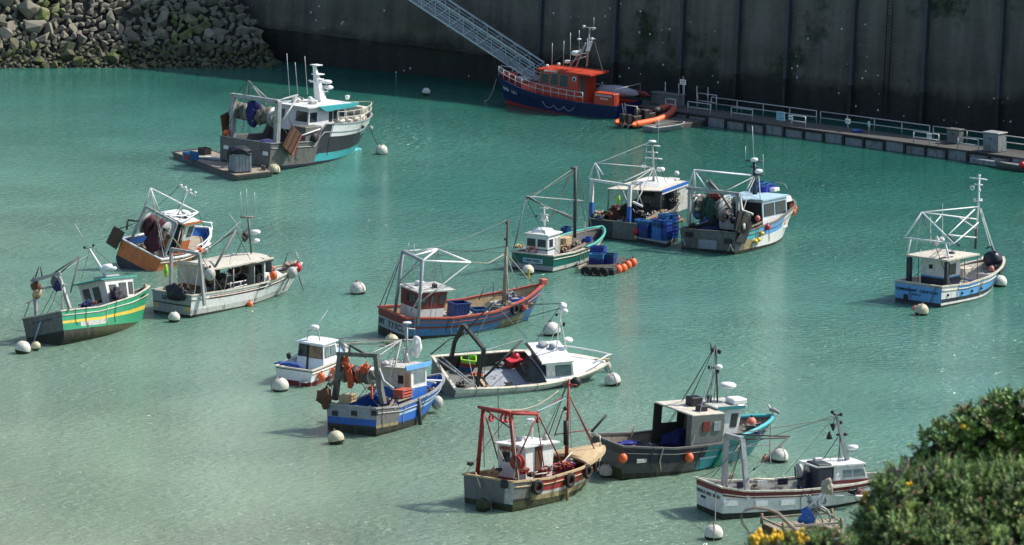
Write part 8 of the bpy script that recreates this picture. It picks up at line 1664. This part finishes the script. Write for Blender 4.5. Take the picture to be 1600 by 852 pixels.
def ray_off(t, px, py):
    d = t - CAM; z = d.dot(FW); X = 800 + FP * d.x / z; Y = 426 - FP * d.dot(UP) / z; return (X - px) ** 2 + (Y - py) ** 2 + (d.y - 15) * 6
bush('leafy_bush', 'rounded green leafy bush rising at the right edge above the gorse', [(1535, 675, 48, 0), (1480, 700, 42, 0), (1590, 650, 42, 0), (1560, 640, 22, 0), (1630, 690, 60, 0), (1560, 720, 60, .1), (1450, 735, 30, 0), (1500, 740, 50, 0), (1610, 740, 60, 0)], 19.5, 'leaf', 420, 5, [(1508, 668, 1.4), (1541, 658, 1.2), (1560, 651, 1.2)])
bush('gorse_bush', 'feathery green gorse bush filling the bottom right corner', [(1520, 810, 75, 0), (1440, 800, 62, 0), (1398, 775, 34, -.1), (1372, 822, 36, -.1), (1600, 800, 80, 0), (1560, 762, 45, .1), (1480, 762, 42, 0), (1352, 862, 38, 0), (1400, 850, 60, -.2), (1480, 870, 70, -.2), (1570, 880, 70, -.2), (1640, 850, 80, 0), (1415, 752, 26, .05)], 17.5, 'gorse', 900, 9, [(1306, 818, 1.3), (1350, 786, 1.3), (1362, 795, 1.1), (1420, 755, 1.0), (1351, 775, 1.0)])
bush('gorse_bush', 'low gorse sprig covered in yellow flowers at the bottom edge', [(1215, 868, 30, 0), (1260, 866, 36, 0), (1180, 872, 22, 0), (1300, 862, 34, 0)], 16.0, 'gorse', 480, 12, [(1178, 845, 1.8), (1186, 838, 1.8), (1205, 842, 2), (1210, 838, 1.6), (1202, 851, 2), (1180, 849, 1.8), (1217, 836, 1.3), (1247, 842, 1.7), (1252, 846, 1.6), (1283, 846, 1.6), (1214, 849, 2), (1192, 847, 1.4), (1290, 851, 1.4)])
br = [(1172, 834), (1160, 818), (1158, 805), (1165, 797), (1180, 793), (1200, 796), (1215, 802), (1228, 814), (1240, 826), (1255, 834), (1275, 838), (1295, 850)]
mb = MB(); mb.tube([at_d(px, py, 16.1) for px, py in br], .0035, 'bare', 6, .009); b2 = [(1225, 850), (1245, 832), (1268, 822), (1290, 824), (1310, 832), (1330, 850)]; mb.tube([at_d(px, py, 16.15) for px, py in b2], .006, 'bare', 6, .012); tag(mb.build('bare_branch'), 'bare curling brown branch crossing the raft at the bottom', 'branch')
mb = MB()
for pl in ([(1385, 770), (1405, 745), (1420, 720), (1416, 735)], [(1405, 745), (1398, 728), (1388, 735)], [(1440, 765), (1450, 745), (1443, 728)], [(1450, 745), (1462, 735), (1460, 720)], [(1385, 738), (1410, 735), (1418, 722), (1420, 716)]): mb.tube([at_d(px, py, 17.2) for px, py in pl], .006, 'bare', 5, .003)
tag(mb.build('bare_branch'), 'small dead grey twigs poking out at the top of the gorse', 'branch')
